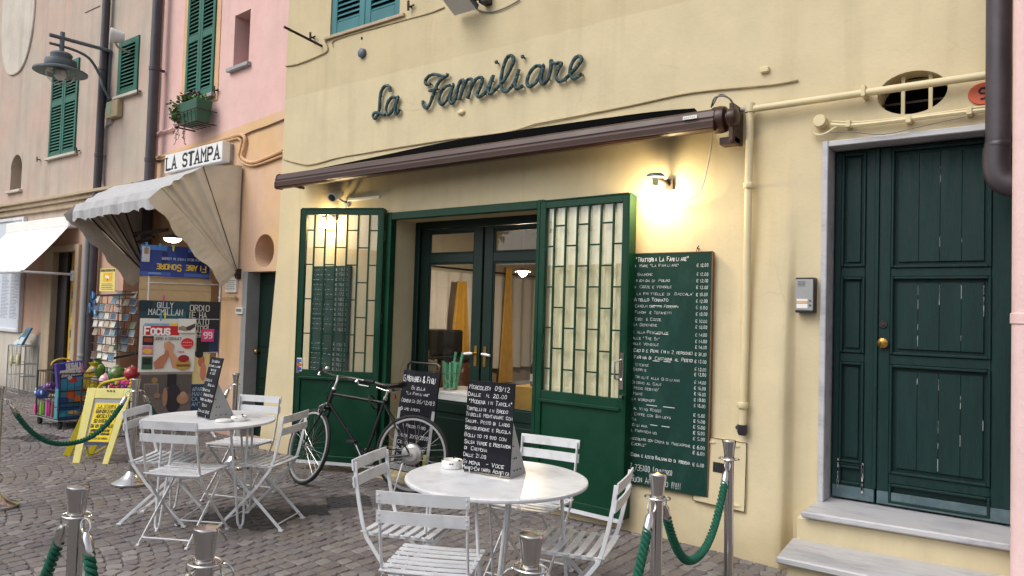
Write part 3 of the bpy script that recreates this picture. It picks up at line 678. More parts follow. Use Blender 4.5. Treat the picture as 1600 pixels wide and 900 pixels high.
m = MB(); lx, lz = FY.at(1380, 507, YR); m.lathe([(.0, .008), (.022, .008), (.026, .0), (.026, -.002)], 18, (lx, YR, lz), rx); m.lathe([(.0, .014), (.010, .013), (.011, .006)], 12, (lx, YR, lz), rx); obj('lock', m, 'iron', leaf2)
m = MB()                                      # flaked paint along the board joints
for k in range(34):
    a0, a1 = ra + .038, rb - .038; j = a0 + (a1 - a0) * rnd.choice((1, 2, 2, 2, 3, 4)) / 4; zz = rnd.choice(ZR[1:3] * 3 + ZR[:1]); z = rnd.uniform(zz[0] + .05, zz[1] - .05); h = rnd.uniform(.008, .045); w2 = rnd.uniform(.0006, .002)
    m.fb(FY, j - w2, j + w2 * .6, YR + .0069, YR + .0085, z - h, z + h)
for k in range(34):
    p = rnd.choice(ZL[2:]); e = rnd.choice((la, lb_)); z = rnd.uniform(ZL[3][0] - .04, ZL[3][1] + .03); m.fb(FY, e - rnd.uniform(.0, .006), e + rnd.uniform(.001, .006), YR - .0135, YR - .0115, z - rnd.uniform(.002, .02), z + rnd.uniform(.002, .02))
obj('flaked_paint', m, 'worn_paint', leaf2, kind='stuff')
# room behind the doorway
m = MB(); x0, x1, y0, y1, z0, z1 = -7.0, -1.9, .42, 5.4, .05, 2.9
m.quad((x0, y1, z0), (x1, y1, z0), (x1, y1, z1), (x0, y1, z1)); m.quad((x0, y0, z0), (x0, y1, z0), (x0, y1, z1), (x0, y0, z1)); m.quad((x1, y0, z0), (x1, y1, z0), (x1, y1, z1), (x1, y0, z1)); m.quad((x0, y0, z1), (x1, y0, z1), (x1, y1, z1), (x0, y1, z1))
m.quad((x0, y0 + .003, z0), (OP[0], y0 + .003, z0), (OP[0], y0 + .003, z1), (x0, y0 + .003, z1)); m.quad((OP[1], y0 + .003, z0), (x1, y0 + .003, z0), (x1, y0 + .003, z1), (OP[1], y0 + .003, z1)); m.quad((OP[0], y0 + .003, OP[3]), (OP[1], y0 + .003, OP[3]), (OP[1], y0 + .003, z1), (OP[0], y0 + .003, z1))
obj('dining_room', m, 'room_wall', yb)
m = MB(); m.quad((x0, .40, .06), (x1, .40, .06), (x1, y1, .06), (x0, y1, .06)); obj('dining_room_floor', m, 'room_floor', yb)

# ================================================================== pink house
pk = thing('pink_house', 'pink house with a peach ground floor behind the newsstand hood', 'building', FK.pt(-1.8, 0, 0))
sh_l = FK.at(291, 100)[0]; sh_r = FK.at(336, 100)[0]; sh_b = FK.at(312, 154)[1]
SH = (FK.at(296, 0)[0] + .03, FK.at(333, 150)[0] + .02, sh_b, 6.6)
NH = (FK.at(366, 60)[0], FK.at(390, 60)[0], FK.at(378, 102)[1], FK.at(378, 20)[1])
GD = (FK.at(384, 520)[0], FK.at(434, 520)[0], 0.03, FK.at(410, 424)[1])
c1 = FK.at(413, 392); r1 = (FK.at(428, 392)[0] - FK.at(398, 392)[0]) / 2; c2 = (FK.at(446, 383)[0], FK.at(446, 383)[1])
H1 = (c1[0] - r1 - .03, c1[0] + r1 + .03, c1[1] - r1 - .02, c1[1] + r1 + .02, 0)
KO = (-2.55, -1.25, .05, 2.75)               # newsstand opening
pdisp = lambda s, z: (0, noise.noise(Vector((s * 1.2, z * 1.2, 7))) * .008)
m = MB(); wall_sheet(m, FK, -3.5, .2, -.02, 7.6, [SH + (.10,), NH + (.24,), GD + (.28,), H1, KO + (.9,)], pdisp, .25, side=1.2)
round_fill(m, FK, H1, r1, r1 * .95, .3); obj('wall', m, 'pink_plaster', pk)
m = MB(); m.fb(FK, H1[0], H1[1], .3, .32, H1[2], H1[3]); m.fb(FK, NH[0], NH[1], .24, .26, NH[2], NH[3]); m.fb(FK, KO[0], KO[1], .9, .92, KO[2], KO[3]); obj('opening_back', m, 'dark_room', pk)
m = MB(); m.fb(FK, NH[0] - .07, NH[1] + .07, -.06, .2, NH[2] - .05, NH[2] - .002); obj('sill', m, 'grey_plastic', pk, bevel=.004)
sm_ = (SH[0] + SH[1]) / 2
for a, b in ((SH[0] + .004, sm_ - .003), (sm_ + .003, SH[1] - .004)):
    shutter(pk, FK, a, b, SH[2] + .01, SH[3], -.03, 'shutter_green', [(SH[2] + .10, SH[2] + .80), (SH[2] + .90, SH[2] + 1.75), (SH[2] + 1.85, SH[3] - .07)], frame=.062)
m = MB(); m.fb(FK, SH[0] - .05, SH[1] + .06, -.07, .06, SH[2] - .05, SH[2]); obj('sill', m, 'grey_plastic', pk, bevel=.004)
m = MB(); m.fb(FK, SH[0] - .13, SH[0] - .004, -.010, .02, SH[2] - .1, 6.6); m.fb(FK, SH[1] + .004, SH[1] + .11, -.010, .02, SH[2] - .1, 6.6); obj('painted_surround', m, 'orange_pipe', pk)
# pink house green door
m = MB(); yo = .16; m.fb(FK, GD[0], GD[1], yo, yo + .05, GD[2], GD[3]); d = obj('side_door', m, 'inner_green', pk)
for z0, z1 in ((.15, .62), (.72, 1.02), (1.1, 1.85)):
    m = MB(); m.fb(FK, GD[0] + .09, GD[1] - .09, yo - .012, yo + .001, z0, z1); obj('panel', m, 'inner_green', d, bevel=.008)
kn = FK.P(405, 549, yo); m = MB(); m.sphere(kn + FK.ey * -.04, .03); m.tube([kn, kn + FK.ey * -.04], .01); obj('knob', m, 'brass', d)
m = MB(); m.fb(FK, GD[0] - .11, GD[0] + .001, -.008, .27, .0, GD[3] + .002); obj('door_jamb', m, 'grey_plastic', pk)
# white painted pier at the newsstand
NO = (FB.at(190, 500)[0], min(FB.at(224, 500)[0], -10.6), .05, 2.55)

# ================================================================== beige house
bh = thing('beige_house', 'tall beige house with green shutters and stained plaster at the left', 'building', (-13.5, .3, 0))
BL, BR = -22.0, -10.45
def win(u0, v0, u1, v1):
    a, z1 = FB.at(u0, v0); b, z0 = FB.at(u1, v1); return a, b, z0, z1
S1 = (FB.at(80, 180)[0], FB.at(121, 180)[0], FB.at(100, 242)[1], FB.at(100, 100)[1])
S2 = (FB.at(186, 110)[0], FB.at(217, 110)[0], FB.at(201, 147)[1], FB.at(201, 62)[1])
NI = (FB.at(17, 270)[0], FB.at(34, 270)[0], FB.at(26, 297)[1], FB.at(26, 242)[1])
BD = (FB.at(83, 480)[0], FB.at(118, 480)[0], .02, FB.at(100, 393)[1])
m = MB(); wall_sheet(m, FB, BL, BR, -.02, 9, [S1 + (.10,), S2 + (.10,), NI + (.18,), BD + (.5,), NO + (.5,)], lambda s, z: (0, noise.noise(Vector((s, z, 1))) * .01), .35, side=6); obj('wall', m, 'beige_plaster', bh)
for S, zn in ((S1, 2), (S2, 1)):
    h = S[3] - S[2]; zones = [(S[2] + .07, S[2] + h * .55), (S[2] + h * .62, S[3] - .07)] if zn == 2 else [(S[2] + .09, S[3] - .09)]
    cuts_ = [(S[0], (S[0] + S[1]) / 2 - .003), ((S[0] + S[1]) / 2 + .003, S[1])] if zn == 2 else [(S[0], S[1])]
    for a, b in cuts_: shutter(bh, FB, a + .004, b - .004, S[2] + .005, S[3] - .003, -.025, 'shutter_green', zones, frame=.06 if zn == 2 else .1)
    m = MB(); m.fb(FB, S[0] - .06, S[1] + .10, -.06, .05, S[2] - .045, S[2]); obj('sill', m, 'white_plaster', bh, bevel=.004)
m = MB(); m.fb(FB, NI[0], NI[1], .18, .20, NI[2], NI[3]); obj('niche_back', m, 'tan_plaster', bh)
m = MB(); ncx = (NI[0] + NI[1]) / 2; rr = (NI[1] - NI[0]) / 2     # round head of the niche
for sgn in (-1, 1):
    pts = [FB.pt(ncx + sgn * rr, -.004, NI[3] + .02)] + [FB.pt(ncx + sgn * rr * math.cos(a), -.004, NI[3] - rr + rr * math.sin(a)) for a in [R_(t) for t in range(0, 91, 10)]] + [FB.pt(ncx, -.004, NI[3] + .02)]
    m.prism(pts, FB.ey * .15)
obj('niche_arch', m, 'beige_plaster', bh)
m = MB(); m.fb(FB, NI[0] - .08, NI[1] + .08, -.06, .1, NI[2] - .05, NI[2]); obj('niche_sill', m, 'white_plaster', bh, bevel=.004)
# oval plaque high on the wall
pc = FB.at(30, 20); m = MB(); prx = FB.at(58, 50)[0] - FB.at(32, 50)[0]; pb = FB.at(32, 114)[1]
m.prism([FB.pt(pc[0] + prx * math.copysign(abs(math.cos(a)) ** .8, math.cos(a)), -.03, pb + 1.35 + 1.35 * math.copysign(abs(math.sin(a)) ** .85, math.sin(a))) for a in [2 * math.pi * k / 48 for k in range(48)]], FB.ey * .04); obj('plaque', m, 'white_plaster', bh, bevel=.012)
# cornice above the shops
cz = FB.at(75, 320)[1]; m = MB()
for dz, h, o in ((-.12, .10, .05), (-.02, .07, .10), (.05, .05, .15)): m.fb(FB, BL, BR - .32, -o, .02, cz + dz, cz + dz + h)
obj('cornice', m, 'tan_plaster', bh, bevel=.006)
# shop door with its stone surround
m = MB(); jw = .30; m.fb(FB, BD[0] - jw, BD[0] + .006, -.05, .3, 0, BD[3] + .10); m.fb(FB, BD[1] - .006, BD[1] + .12, -.05, .3, 0, BD[3] + .10); m.fb(FB, BD[0] + .006, BD[1] - .006, -.048, .3, BD[3] - .006, BD[3] + .10); obj('door_surround', m, 'tan_plaster', bh, bevel=.008)
m = MB(); m.fb(FB, BD[0], BD[0] + (BD[1] - BD[0]) * .42, .05, .10, .02, BD[3]); m.fb(FB, BD[1] - .05, BD[1], .05, .1, .02, BD[3]); obj('shop_door', m, 'black_paint', bh, bevel=.006)
m = MB(); m.fb(FB, BD[0] + (BD[1] - BD[0]) * .45, BD[0] + (BD[1] - BD[0]) * .97, .10, .14, .02, BD[3]); sd_ = obj('shop_display', m, 'gold_curtain', bh)
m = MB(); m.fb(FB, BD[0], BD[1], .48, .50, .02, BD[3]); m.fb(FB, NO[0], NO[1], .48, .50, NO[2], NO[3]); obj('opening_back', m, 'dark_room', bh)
m = MB(); m.fb(FB, FB.at(163, 590)[0], NO[0] - .004, -.05, .02, -.01, 1.15); obj('pier', m, 'white_plaster', bh, bevel=.006)
k0 = BD[0] + (BD[1] - BD[0]) * .66
for i in range(9):
    m = MB(); z = .35 + i * .21; m.fb(FB, k0, k0 + .16, .05, .099, z, z + .13); obj('merchandise', m, [flat((70, 70, 74)), flat((230, 190, 70)), flat((120, 124, 120))][i % 3], sd_)
m = MB(); m.fb(FB, BD[0], BD[1], .395, .40, .02, 2.2)
# white rendered dado under the poster
m = MB(); m.fb(FB, BL, BD[0] - jw, -.02, .02, -.01, FB.at(30, 520)[1]); m.fb(FB, BD[1] + .12, BR, -.02, .02, -.01, .62); obj('dado', m, 'white_plaster', bh)
# ================================================================== script lettering over the awning
XD = Vector((1, 0, 0)); ZD = Vector((0, 0, 1)); OUT = Vector((0, -1, 0))
LET = [
 ('208,348 207,322 192,311 168,320 148,358 141,410 139,460 126,505 108,526 97,515 103,492 124,488 150,497 175,503', []),
 ('250,392 222,388 196,418 182,465 190,500 213,490 240,440 264,383 248,435 240,482 252,498 271,466', []),
 ('588,230 580,248 550,248 500,236 462,250 441,280 450,302 474,300;575,250 540,275 508,328 487,385 467,440 446,458 427,440 424,412;466,345 490,342 520,330', []),
 ('604,308 572,318 542,358 530,405 546,434 576,414 606,358 627,298 610,355 603,408 618,428 642,395', []),
 ('640,398 655,325 672,283 690,276 692,310 664,406;680,355 708,285 735,266 748,280 738,335 716,396;728,362 760,284 795,256 816,268 803,318 781,368 795,386 830,362', []),
 ('832,362 888,243 866,310 856,350 870,364 904,332;906,150 909,162', []),
 ('904,332 958,275 1008,185 1022,135 1002,112 972,138 947,215 938,290 946,336 970,350 1005,322 1034,274', []),
 ('1034,274 1057,203 1041,258 1029,308 1044,332 1082,312;1079,113 1082,127', []),
 ('1206,188 1180,179 1147,200 1117,250 1110,298 1130,317 1166,290 1196,240 1217,178 1206,240 1201,284 1220,300 1250,264', []),
 ('1250,264 1266,195 1268,148 1288,166 1336,163 1313,205 1300,252 1318,281 1356,272', []),
 ('1356,272 1400,228 1450,172 1468,136 1450,116 1420,138 1396,188 1395,238 1415,264 1445,252 1469,232', [])]
sg = thing('wall_lettering', 'dark green script lettering spelling La Familiare on the yellow wall', 'lettering', FY.pt(-4.3, 0, 3.5))
lm = mat('glazed_green', sc(16, 56, 58), 0.4, var=0.4, scale=30, col2=sc(84, 124, 130), c2=.7, c2scale=26, bump=.9, bscale=55, bdist=.02)
for strokes, _ in LET:
    m = MB()
    for stv in strokes.split(';'):
        pts = []
        for pr_ in stv.split():
            x, y = map(float, pr_.split(',')); pts.append(FY.P(560 + x / 4.2105, 60 + y / 4.2105, -.035))
        P = smooth_path(pts, 8); rr = [.0158 * (1 + .22 * noise.noise(p * 38)) for p in P]
        if len(pts) == 2: rr = [.017] * len(P)
        m.tube(P, rr, 8)
        for q in (P[len(P) // 3], P[-2]): m.tube([q, Vector((q.x, .0, q.z))], .005, 5)
    obj('letter', m, lm, sg)
# ================================================================== awning
AL0, AR0 = FY.P(437, 284, -.36), FY.P(1119, 187, -.22)
aw = thing('awning', 'rolled up brown awning with a dark cloth above the restaurant entrance', 'awning', FY.pt(-4.4, -.1, 2.95))
d = (AR0 - AL0); m = MB(); up = ZD; outv = Vector((d.y, -d.x, 0)).normalized()
prof = [(-.04, -.072), (.03, -.078), (.052, -.066), (.056, -.012), (.046, -.006), (.046, .004), (.050, .010), (.036, .058), (.006, .076), (-.04, .07)]
m.rings([[p + outv * a + up * b for a, b in prof] for p in (AL0, AL0 + d * .33, AL0 + d * .66, AR0)]); obj('front_bar', m, 'brown_metal', aw, bevel=.004)
m = MB(); m.rings([[p + outv * a + up * b for a, b in [(.050, -.062), (.060, -.060), (.060, -.052), (.050, -.050)]] for p in (AL0 + d * .003, AR0)]); obj('trim_strip', m, 'brown_metal', aw)
m = MB(); e = d.normalized(); q = AL0 - e * .012; m.rings([[p + outv * a * 1.1 + up * b * 1.1 for a, b in prof] for p in (q, AL0 + e * .004)]); obj('end_cap', m, 'brown_metal', aw, bevel=.004); m = MB(); m.bar(AL0 + e * .18 - outv * .03 - up * .05, AL0 + e * .34 - outv * .03 - up * .09, .05, .03); obj('end_bracket', m, 'brown_metal', aw, bevel=.004)
m = MB(); N_ = 40; pr_ = [(458, 271), (567, 249), (700, 221), (800, 205), (1000, 177), (1085, 169)]
top = smooth_path([FY.P(u, v, -.13) for u, v in pr_], 8); n_ = len(top)
rg = []
for i, p in enumerate(top):
    b = AL0 + d * (.02 + .96 * i / (n_ - 1)); b = b + up * .03 - outv * .02; r = .5
    rg.append([p + Vector((0, .10, -.02)), p, p + Vector((0, -.04, -.015)), (p + b) / 2 + Vector((0, -.03, -.01)), b, b + Vector((0, .16, -.03))])
m.rings(rg); obj('rolled_cloth', m, 'fabric_and_depth_black', aw)
m = MB(); rc = FY.P(1128, 187, -.17); ry = Matrix.Rotation(R_(90), 3, 'Y'); m.lathe([(.0, -.07), (.075, -.066), (.09, -.05), (.093, .0), (.086, .03), (.055, .042), (.05, .066), (.0, .066)], 22, rc, ry); obj('motor_housing', m, 'brown_metal', aw)
m = MB(); m.lathe([(0, -.0), (.062, -.0), (.062, .05), (.04, .062), (0, .062)], 18, rc + Vector((.06, -.02, .0)), ry); m.fb(FY, rc.x + .06, rc.x + .09, -.20, -.005, rc.z - .16, rc.z + .10); m.fb(FY, rc.x - .02, rc.x + .09, -.16, -.06, rc.z - .17, rc.z - .12); obj('bracket', m, 'brown_metal', aw, bevel=.004)
m = MB(); p0 = AL0 + d * .965 + outv * .061 + up * .012; m.box6([p0 - e * .05, p0 + e * .05, p0 + e * .05 + outv * .003, p0 - e * .05 + outv * .003] + [q + up * .024 for q in (p0 - e * .05, p0 + e * .05, p0 + e * .05 + outv * .003, p0 - e * .05 + outv * .003)])
st_ = obj('sticker', m, 'paper_white', aw); m = MB(); write(m, '~~~~~~', p0 - e * .042 + up * .006 + outv * .003, e, up, outv, .012, .084, wt=.18); obj('lettering', m, 'print_black', st_, kind='stuff')
m = MB(); m.tube(smooth_path([rc + Vector((-.07, -.02, .09)), rc + Vector((-.03, -.06, .14)), rc + Vector((.04, -.06, .14)), rc + Vector((.08, -.02, .10)), rc + Vector((.05, .0, .04))], 6), .006, 6)
m.tube(smooth_path([rc + Vector((-.06, -.02, .10)), rc + Vector((-.0, -.05, .16)), rc + Vector((.06, -.05, .13)), rc + Vector((.09, -.01, .07))], 6), .005, 6); obj('cable_loop', m, 'cable_grey', aw)
m = MB(); a_ = FY.P(1148, 171, -.06); b_ = FY.P(1168, 171, -.06); m.tube([a_, b_], .016, 10); tag(obj('conduit_sleeve', m, 'grey_plastic'), 'short grey conduit piece between the awning motor and the cream pipe', 'conduit')
# ================================================================== wall lamps
def wall_lamp(u, v, lab, arm_off=.13):
    p = FY.P(u, v, -arm_off); t = thing('wall_lamp', lab, 'wall lamp', (p.x, 0, p.z), group='lit lamps on the yellow wall')
    m = MB(); m.fb(FY, p.x - .03 + .05, p.x + .03 + .05, -.03, .0, p.z - .03, p.z + .05); m.tube([(p.x + .05, -.02, p.z + .0), (p.x + .03, -.08, p.z + .03), (p.x, -arm_off, p.z + .05)], .014, 8); obj('arm', m, 'iron', t)
    m = MB(); m.lathe([(0, .075), (.05, .072), (.066, .06), (.068, .045), (.03, .04), (.022, .03), (.024, -.02), (.0, -.02)], 18, p); obj('cap', m, 'lamp_grey', t)
    m = MB(); m.lathe([(.0, .0), (.016, -.012), (.018, -.03), (.040, -.062), (.044, -.085), (.036, -.108), (.018, -.122), (.0, -.125)], 14, p); obj('bulb', m, 'bulb_glow', t)
    return t
wall_lamp(1024, 287, 'lit lamp with glowing bulb above the chalkboard menu', .15)
wall_lamp(506, 338, 'lit lamp tucked behind the left open gate leaf', .12)
# security camera and white conduit
cp = FY.P(524, 306, -.14); t = thing('security_camera', 'white bullet security camera above the left gate leaf', 'camera', (cp.x, 0, cp.z))
rot = Vector((.25, -.8, -.42)).to_track_quat('Z', 'Y').to_matrix(); m = MB(); m.lathe([(0, -.10), (.04, -.10), (.045, -.08), (.045, .05), (.05, .055), (.05, .07), (.042, .072), (.04, .06), (0, .06)], 18, cp, rot); obj('housing', m, 'white_plastic', t)
m = MB(); m.lathe([(0, .062), (.036, .062), (.036, .066), (.018, .072), (0, .074)], 16, cp, rot); obj('lens', m, 'dark_plastic', t)
m = MB(); m.tube([cp + Vector((0, .03, -.02)), (cp.x + .03, -.05, cp.z - .05), (cp.x + .03, 0, cp.z - .06)], .012); m.fb(FY, cp.x, cp.x + .06, -.02, .0, cp.z - .10, cp.z - .02); obj('mount', m, 'grey_plastic', t)
m = MB(); a, z = FY.at(539, 313, -.02); b, z2 = FY.at(593, 309, -.02); m.fb(FY, a, b, -.03, .0, z - .014, z + .014); tag(obj('cable_duct', m, 'white_plastic', bevel=.003), 'white cable duct beside the security camera', 'cable duct')
# ================================================================== pipes and wires on the front
t = thing('gas_pipe', 'cream painted pipe crossing the oval window and dropping down the wall', 'pipe', FY.pt(-1.7, 0, .8))
h0, h1 = FY.P(1172, 171, -.075), FY.P(1600, 109, -.075); m = MB(); m.tube([h0 + Vector((-.02, 0, 0)), h1], .024, 12); obj('horizontal_run', m, 'yellow_paint', t)
v1 = FY.P(1162, 668, -.10); m = MB(); m.tube([Vector((h0.x, h0.y, h0.z + .02)), Vector((h0.x, h0.y - .005, 1.6)), Vector((h0.x, -.11, v1.z + .03)), Vector((h0.x, -.11, v1.z))], .026, 12); obj('drop', m, 'yellow_paint', t)
for z in (2.5, 1.02): m = MB(); m.lathe([(.033, -.02), (.036, -.015), (.036, .015), (.033, .02)], 14, (h0.x, -.078 if z > 2 else -.11, z)); m.fb(FY, h0.x - .01, h0.x + .01, -.08, .0, z - .01, z + .01); obj('collar', m, 'yellow_paint', t)
for u in (1350,): p = FY.P(u, 143, -.075); m = MB(); m.fb(FY, p.x - .012, p.x + .012, -.105, .0, p.z - .035, p.z + .035); obj('clamp', m, 'yellow_paint', t, bevel=.003)
m = MB(); m.lathe([(0, .06), (.034, .06), (.036, .03), (.034, .0), (0, .0)], 14, h0 + Vector((0, 0, -.02))); obj('tee', m, 'yellow_paint', t)
m = MB(); m.lathe([(.028, .02), (.032, .02), (.033, -.03), (.024, -.05), (.0, -.05)], 14, (h0.x, -.11, v1.z)); m.tube([(h0.x - .0, -.10, v1.z - .01), (h0.x - .05, -.06, v1.z - .01), (h0.x - .05, -.0, v1.z)], .016, 8); obj('pipe_end', m, 'dark_plastic', t)
cable('cable', 'cream cable sagging along the wall just above the awning', [(443, 249), (470, 256), (487, 257), (530, 246), (565, 240), (600, 234), (700, 218), (790, 207), (835, 194), (850, 191), (980, 166), (1080, 145), (1200, 133), (1247, 125)], .0075, 'cable_cream', FY)
cable('cable', 'cream cable running under the blue shuttered window', [(520, 72), (522, 63), (558, 51), (625, 33), (672, 20), (694, 11)], .0065, 'cable_cream', FY)
cable('cable', 'thin cream cable from the corner up to the blue window sill', [(446, 103), (465, 100), (500, 86), (512, 78), (508, 64), (514, 58)], .008, 'cable_cream', FY)
cable('lamp_wire', 'white wire hanging from the awning motor to the lit lamp', [(1111, 196), (1112, 222), (1106, 258), (1097, 292), (1084, 308), (1066, 315), (1045, 316)], .005, 'cable_white', FY, -.07, 'wire')
cable('cable', 'dark cable from the floodlight across the yellow wall', [(741, 10), (752, 17), (768, 19), (790, 12), (812, 0)], .006, 'cable_grey', FY, -.014)
for i, (pts, lb, r) in enumerate([([(1298, 195), (1332, 196), (1400, 189), (1470, 180), (1540, 172)], 'ribbed cream conduit over the marble door lintel', .014), ([(1300, 190), (1340, 191), (1420, 183), (1500, 172), (1540, 166)], 'thin cream cable above the ribbed conduit over the lintel', .007), ([(1268, 202), (1273, 210), (1288, 210), (1308, 198)], 'cream cable loop under the round junction box', .010), ([(1290, 208), (1330, 206), (1380, 210), (1450, 195), (1510, 182)], 'grey wire hanging loosely across the door lintel', .003)]):
    cable('conduit' if i == 0 else 'cable', lb, pts, r, 'cable_grey' if i == 3 else 'yellow_paint', FY, -.045, 'conduit' if i == 0 else 'cable')
for k in range(3):
    p = FY.P((1326, 1420, 1515)[k], (194, 187, 174)[k], -.045); m = MB(); m.fb(FY, p.x - .014, p.x + .014, -.065, .0, p.z - .022, p.z + .022); tag(obj('cable_clip', m, 'yellow_paint', bevel=.003), ['cream cable clip near the round junction box', 'cream cable clip below the oval window', 'cream cable clip nearest the dark downpipe'][k], 'cable clip')
jb = FY.P(1283, 191, -.03); m = MB(); m.lathe([(.0, .05), (.036, .05), (.042, .042), (.042, -.01)], 20, jb, Matrix.Rotation(R_(90), 3, 'X')); tag(obj('junction_box', m, 'yellow_paint'), 'round cream junction box over the corner of the marble door frame', 'junction box')
# ================================================================== dark downpipe and pink neighbour at the right edge
dp = FY.P(1560, 150, -.16); t = thing('downpipe', 'fat dark brown drainpipe beside the street door at the right edge', 'drainpipe', (dp.x, -.16, 2.6)); bz = FY.P(1556, 270, -.16).z
m = MB(); m.tube([(dp.x, -.16, 7.2), (dp.x, -.16, bz + .12)], .062, 18); obj('pipe', m, 'brown_pipe', t)
m = MB(); m.tube(smooth_path([(dp.x - .005, -.16, bz + .14), (dp.x - .006, -.16, bz + .03), (dp.x + .02, -.16, bz - .045), (dp.x + .09, -.16, bz - .08), (dp.x + .17, -.16, bz - .085)], 5), .068, 18); obj('elbow', m, 'brown_pipe', t)
m = MB(); m.lathe([(.063, -.02), (.067, -.015), (.067, .015), (.063, .02)], 18, (dp.x, -.16, bz + .15)); m.fb(FY, dp.x - .014, dp.x + .014, -.10, .0, bz + .13, bz + .17); obj('collar', m, 'brown_pipe', t)
pp = FY.P(1611, 450, -.42); t = thing('downpipe', 'pale pink painted drainpipe with a collar at the far right edge', 'drainpipe', (pp.x, -.42, 0)); m = MB(); m.tube([(pp.x, -.42, 7.2), (pp.x, -.42, -.01)], .082, 24)
stucco('rose_plaster', sc(226, 196, 194), sc(216, 176, 174), sc(190, 140, 136), .5, .5)
obj('pipe', m, 'rose_plaster', t); cz_ = FY.P(1590, 498, -.42).z
m = MB(); m.lathe([(.083, -.03), (.089, -.024), (.089, .024), (.083, .03)], 24, (pp.x, -.42, cz_)); m.fb(FY, pp.x + .05, pp.x + .11, -.42, -.40, cz_ - .02, cz_ + .02); obj('collar', m, 'rose_plaster', t)
nb = thing('rose_house', 'pale pink house front standing forward at the far right edge', 'building', (1.2, -.3, 0)); m = MB(); m.bx(pp.x + .10, 3.5, -.38, 6, -.02, 7.4); obj('wall', m, 'rose_plaster', nb)
# house number, intercom
pc = FY.P(1537, 146, -.012); m = MB(); nrx = .078
t = thing('house_number', 'terracotta oval plaque with a dark house number over the street door', 'sign', pc); m.prism([(pc.x + nrx * math.cos(a), -.016, pc.z + .066 * math.sin(a)) for a in [2 * math.pi * k / 28 for k in range(28)]], (0, .016, 0)); obj('plaque', m, 'terracotta', t, bevel=.004)
m = MB(); write(m, '9', (pc.x - .020, -.016, pc.z - .032), XD, ZD, OUT, .062, .034, wt=.2); obj('digit', m, 'print_black', t)
i0, iz1 = FY.at(1245, 434, -.05); i1, iz0 = FY.at(1273, 489, -.05); t = thing('intercom', 'silver door intercom panel on the yellow wall left of the street door', 'intercom', ((i0 + i1) / 2, -.06, iz0))
io = -.075; m = MB(); m.fb(FY, i0, i1, io, -.0, iz0, iz1); obj('backplate', m, 'dark_plastic', t, bevel=.003)
m = MB(); m.fb(FY, i0 + .003, i1 - .003, io - .010, io, iz0 + .014, iz1 - .012); f_ = obj('faceplate', m, 'grey_plastic', t, bevel=.003)
m = MB(); zz = iz1 - .03
for r in range(4):
    for c in range(6): m.fb(FY, i0 + .018 + c * .008, i0 + .022 + c * .008, io - .0115, io - .009, zz - r * .009, zz - r * .009 + .004)
obj('speaker_holes', m, 'print_black', f_, kind='stuff')
m = MB(); m.fb(FY, i0 + .012, i1 - .035, io - .013, io - .009, iz0 + .075, iz0 + .088); m.cur = 1; m.fb(FY, i0 + .012, i1 - .035, io - .013, io - .009, iz0 + .058, iz0 + .074); m.cur = 0; m.fb(FY, i0 + .012, i1 - .035, io - .013, io - .009, iz0 + .028, iz0 + .056); obj('name_card', m, ['paper_white', 'orange_pipe'], f_)
m = MB()
for k in range(2): m.lathe([(0, .006), (.006, .006), (.007, 0)], 10, (i1 - .02, io - .009, iz0 + .048 + k * .03), Matrix.Rotation(R_(90), 3, 'X'))
obj('call_button', m, 'chrome', f_)
# small service hatch and vent grille in the wall
ha, hz1 = FY.at(1085, 680, -.03); hb, _ = FY.at(1167, 690, -.07); hz0 = FY.at(1120, 790, -.06)[1]
t = thing('service_hatch', 'plastered hatch with a pierced vent behind the right hand barrier post', 'hatch', ((ha + hb) / 2, -.05, hz0)); yv = lambda s: ydisp(s, (hz0 + hz1) / 2)[1]
m = MB(); yw = lambda s, z: min(ydisp(s, z)[1], ydisp(s, z + .1)[1], ydisp(s, z - .1)[1]); q = [(s, yw(s, z) - .010, z) for s, z in ((ha, hz0), (hb, hz0), (hb, hz1), (ha, hz1))]; m.box6([q[0], q[1], (q[1][0], .03, q[1][2]), (q[0][0], .03, q[0][2]), q[3], q[2], (q[2][0], .03, q[2][2]), (q[3][0], .03, q[3][2])]); obj('panel', m, 'yellow_plaster', t, bevel=.002)
yp = lambda s, z: (lambda a, b: (q[0][1] * (1 - b) + q[3][1] * b) * (1 - a) + (q[1][1] * (1 - b) + q[2][1] * b) * a)((s - ha) / (hb - ha), (z - hz0) / (hz1 - hz0))
m = MB(); o_ = Vector((0, -.0012, 0)); qv = [Vector(p) + o_ for p in q]
for i in range(4): m.bar(qv[i], qv[(i + 1) % 4], .003, .005, (0, 1, 0))
obj('seam', m, 'cable_cream' if False else 'iron', t, kind='stuff')
m = MB(); va, vz1 = FY.at(1113, 722, -.06); vb, vz0 = FY.at(1133, 740, -.06)
for i in range(5):
    for j in range(5):
        s = va + (vb - va) * (i + .5) / 5; z = vz0 + (vz1 - vz0) * (j + .5) / 5; m.fb(FY, s - .008, s + .008, yp(s, z) - .003, yp(s, z) + .004, z - .008, z + .008)
obj('vent_hole', m, 'print_black', t, kind='stuff')
m = MB()
for s0, s1, zz in ((ha + .06, ha + .16, hz1 - .03), (hb - .14, hb - .05, hz1 - .03), (hb - .15, hb - .03, hz0 + .03)): m.fb(FY, s0, s1, yp((s0 + s1) / 2, zz) - .012, yp((s0 + s1) / 2, zz) + .006, zz - .006, zz + .006)
obj('edge_strip', m, 'yellow_plaster', t)
